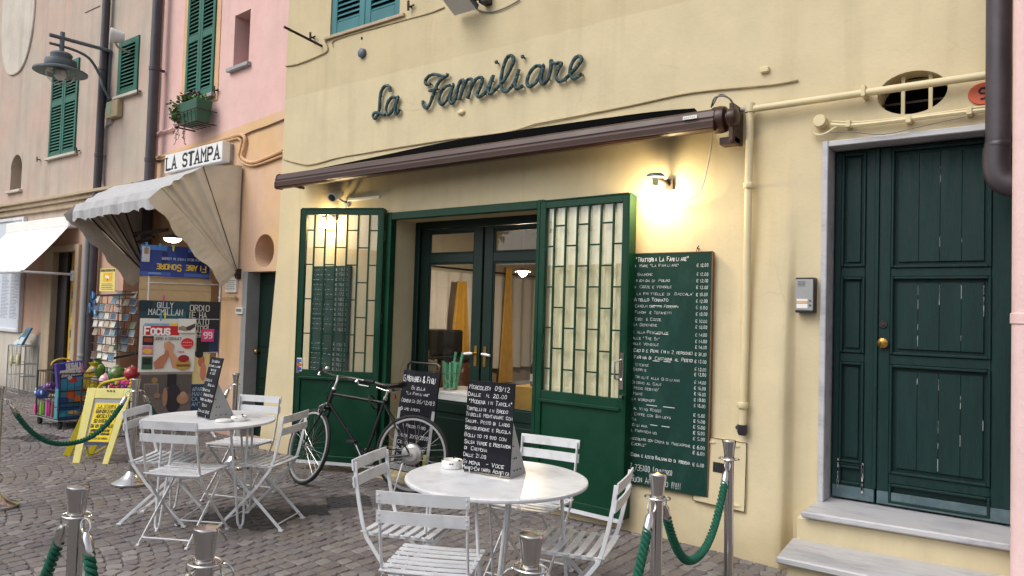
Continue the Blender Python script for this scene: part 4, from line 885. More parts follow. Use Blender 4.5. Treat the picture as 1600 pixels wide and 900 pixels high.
# floodlight, rods, hooks, little fittings
fp = FY.P(719, 2, -.16); t = thing('floodlight', 'grey floodlight on the yellow wall at the top edge of the view', 'floodlight', (fp.x, 0, fp.z)); rt = Matrix.Rotation(R_(-28), 3, 'X')
m = MB(); bxp = [Vector((sx_ * .14, sy_ * .11, sz_ * .03)) for sz_ in (-1, 1) for sx_, sy_ in ((-1, -1), (1, -1), (1, 1), (-1, 1))]; m.box6([fp + rt @ p for p in bxp]); obj('housing', m, 'lamp_grey', t, bevel=.012)
m = MB(); m.box6([fp + rt @ (Vector((p.x * .9, p.y * .9, p.z * .3 - .026))) for p in bxp]); obj('lens', m, 'white_plastic', t)
m = MB(); m.fb(FY, fp.x + .16, fp.x + .24, -.10, .0, fp.z - .03, fp.z + .06); m.tube([fp + Vector((.12, .02, 0)), (fp.x + .2, -.08, fp.z + .01)], .02); obj('mount', m, 'dark_plastic', t, bevel=.004)
a = FY.P(444, 42, -.55); b = FY.P(503, 72, -.0)
m = MB(); m.tube([RP(444, 42, (FY.at(503, 72)[0] - .02, 0, 0), (1, 0, 0)), b], .014, 8); tag(obj('iron_rod', m, 'iron'), 'rusty iron rod sticking out of the yellow wall corner', 'rod')
def hook(u, v, fr, lab):
    p = fr.P(u, v, -.0); t = m = MB(); m.tube([p, p - fr.ey * .05], .009, 6); m.bar(p - fr.ey * .05 + Vector((0, 0, -.045)), p - fr.ey * .055 + Vector((0, 0, .05)), .022, .012, (0, 1, 0)); m.tube([p - fr.ey * .03, p - fr.ey * .035 + fr.ex * .06], .008, 6)
    return tag(obj('shutter_hook', m, 'iron'), lab, 'hook')
hook(491, 60, FY, 'rusty shutter hook beside the iron rod'); hook(644, 12, FY, 'rusty shutter hook right of the blue shuttered window')
hook(125, 236, FB, 'dark shutter hook at the tall beige house window sill, right side'); hook(63, 250, FB, 'dark shutter hook left of the tall beige house window sill'); hook(220, 144, FB, 'dark shutter hook right of the small beige house window'); hook(341, 142, FK, 'dark shutter hook right of the pink house shutters')
p = FY.P(568, 84, -.0); m = MB(); m.lathe([(0, .05), (.035, .048), (.048, .036), (.05, 0)], 18, p, Matrix.Rotation(R_(90), 3, 'X')); tag(obj('wall_boss', m, mat('blue_grey', sc(92, 100, 116), .5, var=.3, scale=18)), 'round blue grey boss on the yellow wall below the shuttered window', 'fitting')
p = FY.P(722, 176, -.0); m = MB(); m.sphere(p + Vector((0, -.005, 0)), .045, 14, 8, (1.0, .6, .62)); tag(obj('cable_gland', m, 'yellow_paint'), 'small cream oval cover below the script lettering', 'fitting')
p = FY.P(566, 60); m = MB(); m.sphere(p, .017, 10, 6); tag(obj('wall_plug', m, 'iron'), 'tiny dark plug in the yellow wall above the round boss', 'fitting')
p = FY.P(1196, 110); m = MB(); m.fb(FY, p.x - .03, p.x + .03, -.03, 0, p.z - .02, p.z + .02); tag(obj('cable_stub', m, 'yellow_paint', bevel=.006), 'small painted stub on the wall above the end of the long cable', 'fitting')
# ================================================================== boards with chalk writing
def lines_on(mb, rows, fr, off, a0, a1, z0, z1, nrm, ex=None, wt=.13, jit=.35):
    """rows: (text, left 0..1, right 0..1, top 0..1 down, height 0..1 of the sheet)"""
    W = a1 - a0; H = z1 - z0
    for txt, l, r, t, h in rows:
        write(mb, txt, fr.pt(a0 + l * W, off, z1 - (t + h) * H), fr.ex, ZD, nrm, h * H, (r - l) * W, wt=wt, jit=jit)
MENU = ['"Trattoria La Familiare"', 'Antipasto di Mare "La Familiare"', 'Tartare di Salmone', 'Insalatina tiepida di Polpo', 'Guazzetto di Cozze e Vongole', 'Croccante la frittelle di Baccala\'', 'Pomodoro Vitello Tonnato', 'Tortino di Cavolfiore in Fonduta', 'Risotto di Funghi e Totanetti', 'Zuppata di Ceci e Cozze', 'Lasagne alla Genovese', 'Pappardelle alla Pescatrice', 'Spaghetti alle "Tre Bi"', 'Pacciotte alle Vongole', 'Tonnarelli Cacio e Pepe (min 2 persone)', 'Lasagne di Farina di Castagna al Pesto', 'Buridda di Stokke', 'Seppie di Seppie', 'Frittura di Triglie alla Siciliana', 'Pesce del Giorno al Sale', 'Baccala "A Modo Nostro"', 'Fritto di Mare', 'Filetto alla Woronoff', 'Pere Cotte al Vino Rosso', 'Tiramisu al Caffe con Baileys', 'Panna Cotta', 'Cassata Siciliana', 'Crostata al Maraschino', 'Semifreddo Cioccolato con Crema di Mascarpone', 'Biscotto "Caorle"', 'Fragole alla Crema e Aceto Balsamico di Modena']
PRICE = ['', '12,00', '12,00', '12,00', '12,00', '10,00', '12,00', '8,00', '10,00', '10,00', '10,00', '14,00', '14,00', '14,00', '30,00', '12,00', '12,00', '12,00', '14,00', '16,00', '16,00', '18,00', '16,00', '5,00', '5,00', '5,00', '5,00', '5,00', '6,00', '6,00', '6,00']
TOPV = [400, 412, 424, 436, 449, 462, 470, 480, 490, 501, 513, 523, 534, 545, 560, 569, 582, 590, 600, 612, 622, 632, 641, 655, 668, 678, 690, 703, 713, 725, 740]
ba0, bz1 = FY.at(955, 398, -.05); ba1, _ = FY.at(1112.5, 395, -.05); bz0 = FY.at(1097, 776, -.05)[1]
t = thing('menu_board', 'tall green chalkboard menu with handwritten prices between gate leaf and pipe', 'chalkboard', ((ba0 + ba1) / 2, -.04, bz0))
FT = Fr((0, -.05, 0), 0); yb_ = lambda z: -.05
m = MB(); m.fb(FY, ba0, ba1, -.05, -.022, bz0, bz1); obj('board', m, 'slate_green', t, bevel=.002)
m = MB(); m.fb(FY, ba1 - .0, ba1 + .008, -.052, -.02, bz0, bz1); m.fb(FY, ba0, ba1, -.052, -.02, bz1, bz1 + .006); obj('edge', m, 'wood_edge', t)
m = MB(); W = ba1 - ba0
vis0 = FY.at(986, 500, -.05)[0]
ntop, nbot = bz1 - .025, FY.at(1095, 716, -.05)[1]
zrow = [FY.at(1060, v, -.05)[1] for v in (406, 415, 429, 439, 449, 460, 470, 480, 490, 501, 510, 522, 532, 541, 552, 563, 575, 583, 595, 604, 613, 622, 631, 646, 655, 664, 673, 682, 695, 704, 722)]
for i, tx in enumerate(MENU):
    h = .020 if i else .027; z = zrow[i] - h * .3; big = i in (0, 6, 14, 15, 30)
    b0 = ba0 + .03; L_ = min(.50, .0150 * len(tx) * (1.1 if big else 1))
    b1 = min(b0 + L_ + (.12 if i == 0 else .05), ba1 - .125)
    if i == 0: b0, b1 = vis0 + .03, ba1 - .17
    if i in (14, 15, 28, 30, 5): b1 = ba1 - .13
    write(m, tx, (b0, -.05, z), XD, ZD, OUT, h * (1.15 if big else 1), b1 - b0, wt=.125 if big else .085, jit=.45)
    if PRICE[i]: write(m, '€ ' + PRICE[i], (ba1 - .108, -.05, z - .004), XD, ZD, OUT, h * 1.05, .084, wt=.10, jit=.4)
for v, u0, u1 in ((478, 1020, 1058), (522, 1024, 1044), (564, 1020, 1048), (633, 1010, 1054), (664, 1016, 1046)):
    p0, p1 = FY.at(u0, v, -.0515), FY.at(u1, v + 2, -.0515); m.quad((p0[0], -.0518, p0[1]), (p0[0] + (p1[0] - p0[0]) * .38, -.0518, p0[1] - .001), (p0[0] + (p1[0] - p0[0]) * .38, -.0518, p0[1] + .003), (p0[0], -.0518, p0[1] + .004)); m.quad((p0[0] + (p1[0] - p0[0]) * .6, -.0518, p0[1]), (p1[0], -.0518, p0[1] - .001), (p1[0], -.0518, p0[1] + .003), (p0[0] + (p1[0] - p0[0]) * .6, -.0518, p0[1] + .004))
write(m, '0187 735100 (quattro)', (FY.at(972, 740, -.05)[0], -.05, FY.at(1030, 740, -.05)[1]), XD, ZD, OUT, .040, .40, wt=.075, jit=.4)
write(m, 'Buon Appetito !!!!!', (FY.at(985, 755, -.05)[0], -.05, FY.at(1030, 759, -.05)[1]), XD, ZD, OUT, .042, .40, wt=.075, jit=.4)
obj('lettering', m, 'chalk', t, kind='stuff')
m = MB(); hk = FY.P(1093, 389); m.tube([hk, hk + Vector((0, -.04, 0)), hk + Vector((.015, -.045, .02))], .004, 6); m.tube([hk + Vector((-.01, -.04, -.04)), hk + Vector((0, -.042, .01)), hk + Vector((.02, -.04, -.04))], .003, 6); obj('hanger', m, 'iron', t)
# second board behind the left gate leaf
c0, cz1 = FY.at(500, 416, -.03); c1_, _ = FY.at(548, 414, -.03); cz0 = FY.at(540, 600, -.03)[1]
c0 -= .12
t = thing('menu_board', 'green chalkboard hung on the wall behind the left gate leaf glass', 'chalkboard', ((c0 + c1_) / 2, -.03, cz0)); m = MB(); m.fb(FY, c0, c1_, -.034, -.008, cz0, cz1); obj('board', m, 'slate_green', t, bevel=.002)
m = MB(); W = c1_ - c0; H = cz1 - cz0
for i in range(22):
    if i in (13, 14): continue
    z = cz1 - .05 - i * (H - .07) / 22; b = c0 + .02
    write(m, ['~~~ ~~', '~~~~~', '~~ ~~~', '~~~~', '~~~~ ~~', '~~~~~'][i % 6], (b, -.034, z), XD, ZD, OUT, .026, W * (.36 + .1 * ((i * 7) % 3)), wt=.12, jit=.4)
    write(m, '€ %d,00' % (10 + (i * 5) % 9), (c1_ - W * .36, -.034, z), XD, ZD, OUT, .026, W * .3, wt=.12, jit=.4)
obj('lettering', m, 'chalk_faint', t, kind='stuff')
m = MB(); p = frL.pt(-.81, -.041, 1.02); s_ = -.815
f3 = frL; m.fb(f3, -.845, -.79, -.0425, -.0405, .96, 1.09); stk = tag(obj('payment_sticker', m, 'paper_white'), 'small card payment sticker on the left gate leaf', 'sticker'); m = MB()
for k, cl in enumerate(((40, 80, 150), (206, 90, 40), (60, 110, 170))): m.cur = k; m.fb(f3, -.84, -.795, -.0432, -.0424, .967 + k * .04, .998 + k * .04)
obj('print', m, [flat((40, 80, 150)), flat((206, 90, 40)), flat((60, 110, 170))], stk)

# ================================================================== chairs and tables
def make_chair(label):
    t = thing('folding_chair', label, 'chair', group='white slatted folding chairs')
    W2 = .192; wm = 'white_metal'
    L = dict(local=True)
    for i, z in enumerate((.785, .70)):      # two back slats, slightly bowed
        m = MB(); rg = []
        for k in range(7):
            x = -W2 - .012 + (2 * W2 + .024) * k / 6; b = -.008 * (1 - ((k - 3) / 3) ** 2); y = -.243 + (.82 - z) * .10 + b
            rg.append([Vector((x, y - .0045, z - .027)), Vector((x, y + .0045, z - .027)), Vector((x, y - .002, z + .027)), Vector((x, y - .011, z + .027))])
        m.rings(rg)
        for sx_ in (-1, 1):
            for dz in (-.011, .011): m.sphere((sx_ * W2, -.243 + (.82 - z) * .10 - .012, z + dz), .004, 6, 4)
        obj('back_slat', m, wm, t, **L)
    for sx_ in (-1, 1):
        x = sx_ * W2
        m = MB(); m.strip([(x, -.236, .80), (x, -.224, .70), (x, -.205, .60), (x, -.182, .50), (x, -.158, .43), (x, -.06, .30), (x, .09, .14), (x, .215, .012)], .020, .0075, (1, 0, 0)) if False else m.strip([(x, -.236, .80), (x, -.224, .70), (x, -.205, .60), (x, -.182, .50), (x, -.158, .43), (x, -.06, .30), (x, .09, .14), (x, .215, .012)], .0085, .021, (1, 0, 0))
        m.box6([Vector((x + a, .215 + b, zz)) for zz in (0, .014) for a, b in ((-.011, -.015), (.011, -.015), (.011, .018), (-.011, .018))]); obj('back_leg', m, wm, t, bevel=.002, **L)
        x2 = sx_ * (W2 - .022)
        m = MB(); m.strip([(x2, .185, .438), (x2, .06, .30), (x2, -.08, .17), (x2, -.245, .012)], .0085, .021, (1, 0, 0)); m.box6([Vector((x2 + a, -.245 + b, zz)) for zz in (0, .014) for a, b in ((-.011, -.018), (.011, -.018), (.011, .015), (-.011, .015))]); obj('front_leg', m, wm, t, bevel=.002, **L)
        m = MB(); m.strip([(sx_ * (W2 - .011), -.18, .446), (sx_ * (W2 - .011), .20, .446)], .010, .018, (1, 0, 0)); obj('seat_rail', m, wm, t, bevel=.002, **L)
        m = MB(); m.lathe([(0, -.014), (.008, -.012), (.008, .012), (0, .014)], 8, (sx_ * (W2 - .011), .012, .232), Matrix.Rotation(R_(90), 3, 'Y')); obj('pivot', m, wm, t, **L)
    for y, z, w_ in ((.185, .05, W2), (-.215, .045, W2 - .022), (.178, .434, W2 - .02), (-.15, .434, W2)):
        m = MB(); m.tube([(-w_, y, z), (w_, y, z)], .0055, 8); obj('stretcher', m, wm, t, **L)
    first = None
    for k in range(7):
        y = -.172 + k * .0575
        if first is None:
            m = MB(); rg = []
            for q in range(7):
                x = -W2 - .008 + (2 * W2 + .016) * q / 6; b = -.004 * (1 - ((q - 3) / 3) ** 2); rg.append([Vector((x, y - .0175, .455 + b)), Vector((x, y + .0175, .455 + b)), Vector((x, y + .0165, .460 + b)), Vector((x, y - .0165, .460 + b))])
            m.rings(rg); first = obj('seat_slat', m, wm, t, **L)
        else: again(first, (0, .0575 * k, -.002 if k == 3 else 0))
    return t
CH = [((-2.97, -2.25), 22, 'white folding chair on the left side of the near table, back turned to the bicycle', 0),
      ((-2.17, -2.69), 118, 'nearest white folding chair, its back to the viewer at the near table', 0),
      ((-2.60, -1.09), -82, 'white folding chair behind the near table facing the viewer before the gate', 0),
      ((-1.72, -1.75), 198, 'white folding chair seen edge on at the right of the near table by the menu', 0),
      ((-5.46, -2.27), 38, 'white folding chair at the left of the far table beside the yellow board', 0),
      ((-4.68, -2.45), 119, 'white folding chair with its back to the viewer at the far table', 0),
      ((-5.55, -1.18), -68, 'white folding chair behind the far table before the pink house door', 0),
      ((-4.50, -1.60), 207, 'white folding chair at the right of the far table beside the bicycle front wheel', 0)]
ch0 = None
for (mx, my), fa, lb, _ in CH:
    a = R_(fa); p = Vector((mx + .235 * math.cos(a), my + .235 * math.sin(a), 0))
    if ch0 is None: ch0 = make_chair(lb); ch0.location = p; ch0.rotation_euler = (0, 0, R_(fa - 90))
    else: dup(ch0, p, R_(fa - 90), lb)
def make_table(label):
    t = thing('round_table', label, 'table', group='round white metal tables'); R = .47
    m = MB(); m.lathe([(0, .718), (R - .02, .718), (R - .004, .722), (R, .730), (R - .002, .738), (R - .012, .742), (R - .03, .741), (0, .740)], 64); obj('tabletop', m, 'white_metal', t, local=True)
    m = MB(); m.lathe([(R * .74, .70), (R * .76, .70), (R * .76, .718), (R * .74, .718), (R * .74, .70)], 40); obj('apron_ring', m, 'white_metal', t, local=True)
    leg = None
    for k in range(4):
        m = MB(); a0 = R_(90 * k + 20); rd = Vector((math.cos(a0), math.sin(a0), 0)); tg = Vector((-rd.y, rd.x, 0))
        P = [rd * .33 + tg * .075 + ZD * .718, rd * .36 + tg * .045 + ZD * .36, rd * .385 + tg * .024 + ZD * .05, rd * .387 + tg * .017 + ZD * .025, rd * .388 + ZD * .014]
        P = P + [p - 2 * tg * p.dot(tg) for p in P[-2::-1]]; m.tube(P, .0085, 8); m.lathe([(0, 0), (.013, 0), (.013, .01), (0, .012)], 10, rd * .388); obj('leg', m, 'white_metal', t, local=True)
    return t
T2 = Vector((-2.33, -1.975, 0)); T1 = Vector((-5.07, -1.93, 0))
tb = make_table('round white table nearest the viewer with a chalkboard on it'); tb.location = T2; tb.rotation_euler = (0, 0, R_(14))
dup(tb, T1, R_(-14), 'round white table farther off, between the yellow board and the bicycle')
# ------------------------------------------------ table-top chalkboards
def table_board(base_l, base_r, h, depth, label, rows, lean=.06, foot=True):
    """base_l, base_r: bottom corners on the table top; board leans back"""
    bl, br = Vector(base_l), Vector(base_r); ex = (br - bl); W = ex.length; ex.normalize(); n = Vector((ex.y, -ex.x, 0)); c = (bl + br) / 2
    if n.dot(CAM - c) < 0: n = -n
    up = (ZD - n * lean).normalized(); t = thing('table_chalkboard', label, 'chalkboard', c); nn = ex.cross(up); nn = nn if nn.dot(n) > 0 else -nn
    m = MB(); q = [bl + up * .012, br + up * .012]; b = -nn * .008
    m.box6([q[0], q[1], q[1] + b, q[0] + b, q[0] + up * h, q[1] + up * h, q[1] + up * h + b, q[0] + up * h + b]); obj('board', m, 'slate_black', t, bevel=.0015)
    m = MB(); ht = h * .62
    for s, e in ((bl, ex), (br, -ex)):       # triangular side bracket
        p = s + e * .004 - nn * .009; m.prism([p, p - n * depth, p + up * ht], e * .003)
    m.box6([bl + ex * .01 - n * .01, br - ex * .01 - n * .01, br - ex * .01 - n * depth, bl + ex * .01 - n * depth] + [x + ZD * .003 for x in (bl + ex * .01 - n * .01, br - ex * .01 - n * .01, br - ex * .01 - n * depth, bl + ex * .01 - n * depth)])
    obj('bracket', m, 'grey_plastic', t)
    m = MB(); s = br - ex * .0 - nn * .01
    for (k, z) in ((.25, .05), (.5, .05), (.75, .05), (.33, .14), (.6, .14), (.4, .23)):
        p = br + ex * .0008 - nn * .009 - n * (depth - .012) * k * (1 - z * 1.1 / ht) - n * .004 + up * z * h / .4 * .6
        m.prism([p + n * .0045 * math.cos(a) + ZD * .0045 * math.sin(a) for a in [2 * math.pi * j / 8 for j in range(8)]], ex * -.002)
    obj('punched_hole', m, 'print_black', t, kind='stuff')
    m = MB()
    for k in (.17, .83): p = bl + ex * W * k; m.box6([p + nn * .001 - ex * .003, p + nn * .001 + ex * .003, p + nn * .006 + ex * .003, p + nn * .006 - ex * .003] + [x + ZD * .03 for x in (p + nn * .001 - ex * .003, p + nn * .001 + ex * .003, p + nn * .006 + ex * .003, p + nn * .006 - ex * .003)])
    obj('clip', m, 'chrome', t)
    m = MB()
    for tx, l, r, tp, hh in rows: write(m, tx, bl + ex * W * l + up * (h * (1 - tp - hh) + .012), ex, up, nn, h * hh * .85, W * (r - l), wt=.105, jit=.4)
    obj('lettering', m, 'chalk', t, kind='stuff'); return t
zt_ = .742
bl, br = G(722, 737, zt_), G(796, 749, zt_)
ex_ = (br - bl)
table_board(bl, br, .47, .17, 'black chalkboard announcing Modena in Tavola, standing on the near table', [
 ('Mercoledi 09/12', .05, .90, .04, .055), ('Dalle  h. 20,00', .03, .86, .125, .048), ('"Modena in Tavola"', .06, .97, .20, .052), ('Tortellini in Brodo', .01, .88, .285, .047), ('Tigelle Montanare con', .01, .985, .35, .047),
 ('Salumi, Pesto di Lardo,', .01, .96, .425, .045), ('Squaquerone e Rucola', .01, .96, .50, .045), ('Bollito Misto con', .01, .88, .58, .047), ('Salsa Verde e Mostarda', .01, .98, .655, .047), ('di Cremona', .02, .50, .725, .045), ('Dalle 21,00', .01, .5, .80, .046), ('Simona  - Voce', .01, .86, .875, .05), ('Marco-Chitarra Acustica', .01, .985, .94, .047)])
bl, br = G(305, 652, zt_), G(325, 657, zt_)
bl = Vector((T1.x - .22, T1.y - .02, zt_)); 
bl, br = G(306, 650.5, zt_), G(325, 656, zt_); dd = (br - bl).normalized(); br = bl + dd * .20
bl = G(306, 651, zt_); br = bl + Vector((math.cos(R_(-5)), math.sin(R_(-5)), 0)) * .2
def face_pair(u0, v0, u1, v1, z, w_):        # second corner on the ray of (u1, v1) at width w_
    a = G(u0, v0, z); best = None
    for k in range(400):
        th = R_(-95 + k * .25); b = a + Vector((math.cos(th), math.sin(th), 0)) * w_
        c = b - CAM; q = [sum(RW[i][j] * c[i] for i in range(3)) for j in range(3)]; u = q[0] / q[2] * FPX + 800
        if best is None or abs(u - u1) < best[0]: best = (abs(u - u1), b)
    return a, best[1]
bl, br = face_pair(306, 651, 325, 656, zt_, .21)
table_board(bl, br, .445, .20, 'narrow black chalkboard seen at an angle on the far table', [
 ('Stasera', .2, .8, .04, .05), ('Acciughe al Limone', .05, .95, .12, .045), ('ripiene', .3, .7, .19, .045), ('€ 5,00', .3, .7, .25, .04), ('Cavolini', .05, .6, .36, .05), ('Grigliata', .35, .85, .44, .05), ('Branzino', .05, .6, .53, .05), ('Brodetto Misto', .2, .95, .61, .05), ('Muscoli alla Spezzina', .02, .98, .69, .05), ('Dolci', .3, .7, .78, .05), ('Cena alle 20,00', .05, .95, .88, .05)], lean=.21)
# ------------------------------------------------ ashtrays
def ashtray(p, lab, r=.055, h=.045):
    t = thing('ashtray', lab, 'ashtray', p); m = MB(); m.lathe([(0, 0), (r * .9, 0), (r, .006), (r * 1.02, h * .9), (r * .97, h), (r * .9, h), (r * .87, h * .5), (r * .5, h * .3), (0, h * .3)], 28, p); obj('bowl', m, 'porcelain', t)
    m = MB(); 
    for k in range(28):
        a = 2 * math.pi * k / 28; a1 = 2 * math.pi * (k + .8) / 28
        if k % 7 in (2, 3): m.quad(*[p + Vector((r * 1.025 * math.cos(x), r * 1.025 * math.sin(x), z)) for x, z in ((a, h * .62), (a1, h * .62), (a1, h * .74), (a, h * .74))])
    for k in (0, 2.1, 4.2): m.tube([p + Vector((r * .86 * math.cos(k), r * .86 * math.sin(k), h * 1.02)), p + Vector((r * 1.0 * math.cos(k), r * 1.0 * math.sin(k), h * 1.04))], .006, 6)
    obj('print', m, 'print_black', t); return t
ashtray(G(706, 731, zt_), 'white ashtray left of the chalkboard on the near table')
ashtray(G(373, 657, zt_), 'white ashtray with dark lettering at the right on the far table', .055, .035)
p = G(349, 659, zt_); m = MB(); m.lathe([(0, 0), (.05, 0), (.056, .008), (.054, .018), (.03, .022), (0, .02)], 24, p); tag(obj('saucer', m, 'porcelain'), 'flat white dish beside the slanted chalkboard on the far table', 'dish')

# ================================================================== rope barrier
def post(p, label, tilt=0.0):
    t = thing('barrier_post', label, 'barrier post', (p.x, p.y, 0), group='steel rope barrier posts'); L = dict(local=True)
    m = MB(); m.lathe([(0, 0), (.155, 0), (.158, .008), (.157, .022), (.15, .028), (.10, .05), (.055, .085), (.036, .115), (.0, .12)], 36); obj('foot', m, 'steel', t, **L)
    m = MB(); m.lathe([(.0255, .09), (.0255, .84)], 24); obj('tube', m, 'steel', t, **L)
    m = MB(); m.lathe([(.0, .80), (.027, .80), (.0275, .83), (.031, .87), (.0375, .905), (.0385, .913), (.036, .918), (0, .924)], 24); obj('cap', m, 'steel', t, **L)
    m = MB(); N_ = 24; P = [Vector((.056 * math.cos(2 * math.pi * k / N_), .056 * math.sin(2 * math.pi * k / N_) * .8, .815)) for k in range(N_)]; m.tube(P, .0035, 6, closed=True); m.lathe([(.0258, .81), (.034, .81), (.034, .82), (.0258, .82)], 20); obj('rope_ring', m, 'chrome', t, **L)
    if tilt: t.rotation_euler = (0, tilt, 0)
    return t
PS = {'a': (Vector((-1.472, -.965, 0)), 'barrier post nearest the menu wall and marble step'), 'b': (Vector((-1.389, -2.065, 0)), 'second barrier post, in front of the bottom of the menu board'), 'c': (Vector((-1.289, -3.147, 0)), 'barrier post at the bottom edge before the near table'),
      'd': (Vector((-2.046, -3.756, 0)), 'barrier post whose top just shows at the bottom edge, left of centre'), 'e': (Vector((-2.829, -3.786, 0)), 'barrier post at the lower left corner with two ropes hooked on'),
      'f': (Vector((-6.50, -1.78, 0)), 'barrier post behind the far table chairs by the yellow board'), 'g': (Vector((-6.50, -.80, 0)), 'barrier post behind the far table before the newspaper rack'), 'h': (Vector((-6.47, -2.82, 0)), 'barrier post whose foot shows at the left edge')}
p0 = None
for k, (p, lb) in PS.items():
    if p0 is None: p0 = post(p, lb); p0.rotation_euler = (0, R_(-.8), 0)
    else: q = dup(p0, p, 0, lb); q.rotation_euler = (0, 0, 0)
def rope(a, b, low, label, hook_dir=None):
    """rope between posts a and b, lowest point at height low"""
    A, B = PS[a][0] if isinstance(a, str) else a, PS[b][0] if isinstance(b, str) else b; dv = (B - A).normalized(); hk = .8
    A1 = A + dv * .062 + ZD * hk; B1 = B - dv * .062 + ZD * hk; t = thing('barrier_rope', label, 'rope', (A + B) / 2 + ZD * low, group='green barrier ropes')
    sp = (B1 - A1); n = 120; sag = hk - low; cen = []
    for k in range(n + 1):
        x = k / n * 2 - 1; f = .35 * x * x + .65 * abs(x) ** 2.6; cen.append(A1 + sp * (k / n) - ZD * sag * (1 - f))
    L_ = sum((cen[i + 1] - cen[i]).length for i in range(n)); cutl = .125
    def at(d):
        for i in range(n):
            l = (cen[i + 1] - cen[i]).length
            if d <= l: return cen[i].lerp(cen[i + 1], d / l)
            d -= l
        return cen[-1]
    for e, sgn in ((0, 1), (L_, -1)):
        p_ = lambda d: at(e + sgn * d) if sgn > 0 else at(L_ - d)
        q0, q1, q2 = p_(.0), p_(.035), p_(cutl); dr = (q2 - q1).normalized(); rot = dr.to_track_quat('Z', 'Y').to_matrix()
        m = MB(); m.lathe([(0, 0), (.009, 0), (.012, .006), (.0185, .022), (.0195, .085), (.018, .088), (0, .088)], 16, q1, rot); obj('end_cap', m, 'steel', t)
        m = MB(); c = q1 - dr * .022; s1 = dr.orthogonal().normalized(); N_ = 14; m.tube([c + (dr * .026 * math.cos(2 * math.pi * k / N_) + s1 * .016 * math.sin(2 * math.pi * k / N_)) for k in range(N_)], .0035, 6, closed=True); obj('hook', m, 'chrome', t)
    m = MB(); st = .006; d = cutl - .025; P = []
    while d < L_ - cutl + .025: P.append(at(d)); d += st
    for s in range(3):
        ring = []
        for i, p in enumerate(P):
            tg = (P[min(i + 1, len(P) - 1)] - P[max(i - 1, 0)]).normalized(); sd_ = tg.cross(Vector((dv.y, -dv.x, 0))).normalized(); bn = Vector((dv.y, -dv.x, 0)); a_ = i * st / .070 * 2 * math.pi + s * 2 * math.pi / 3
            ring.append(p + sd_ * .0135 * math.cos(a_) + bn * .0135 * math.sin(a_))
        m.tube(ring, .0082, 7)
    obj('cord', m, 'rope_green', t); return t
rope('a', 'b', .42, 'green rope hanging between the two posts before the menu board')
rope('b', 'c', .36, 'green rope running down to the bottom edge right of the near table')
rope('c', 'd', .42, 'green rope low at the bottom edge before the nearest chair')
rope('d', 'e', .36, 'green rope at the bottom edge left of centre, two posts at its ends')
rope('e', Vector((-3.9, -3.95, 0)), .28, 'green rope leaving the lower left post towards the left')
rope('h', 'f', .42, 'green rope sagging in front of the toy cart and yellow board')
rope('f', 'g', .42, 'green rope sagging before the newspaper rack behind the far table')

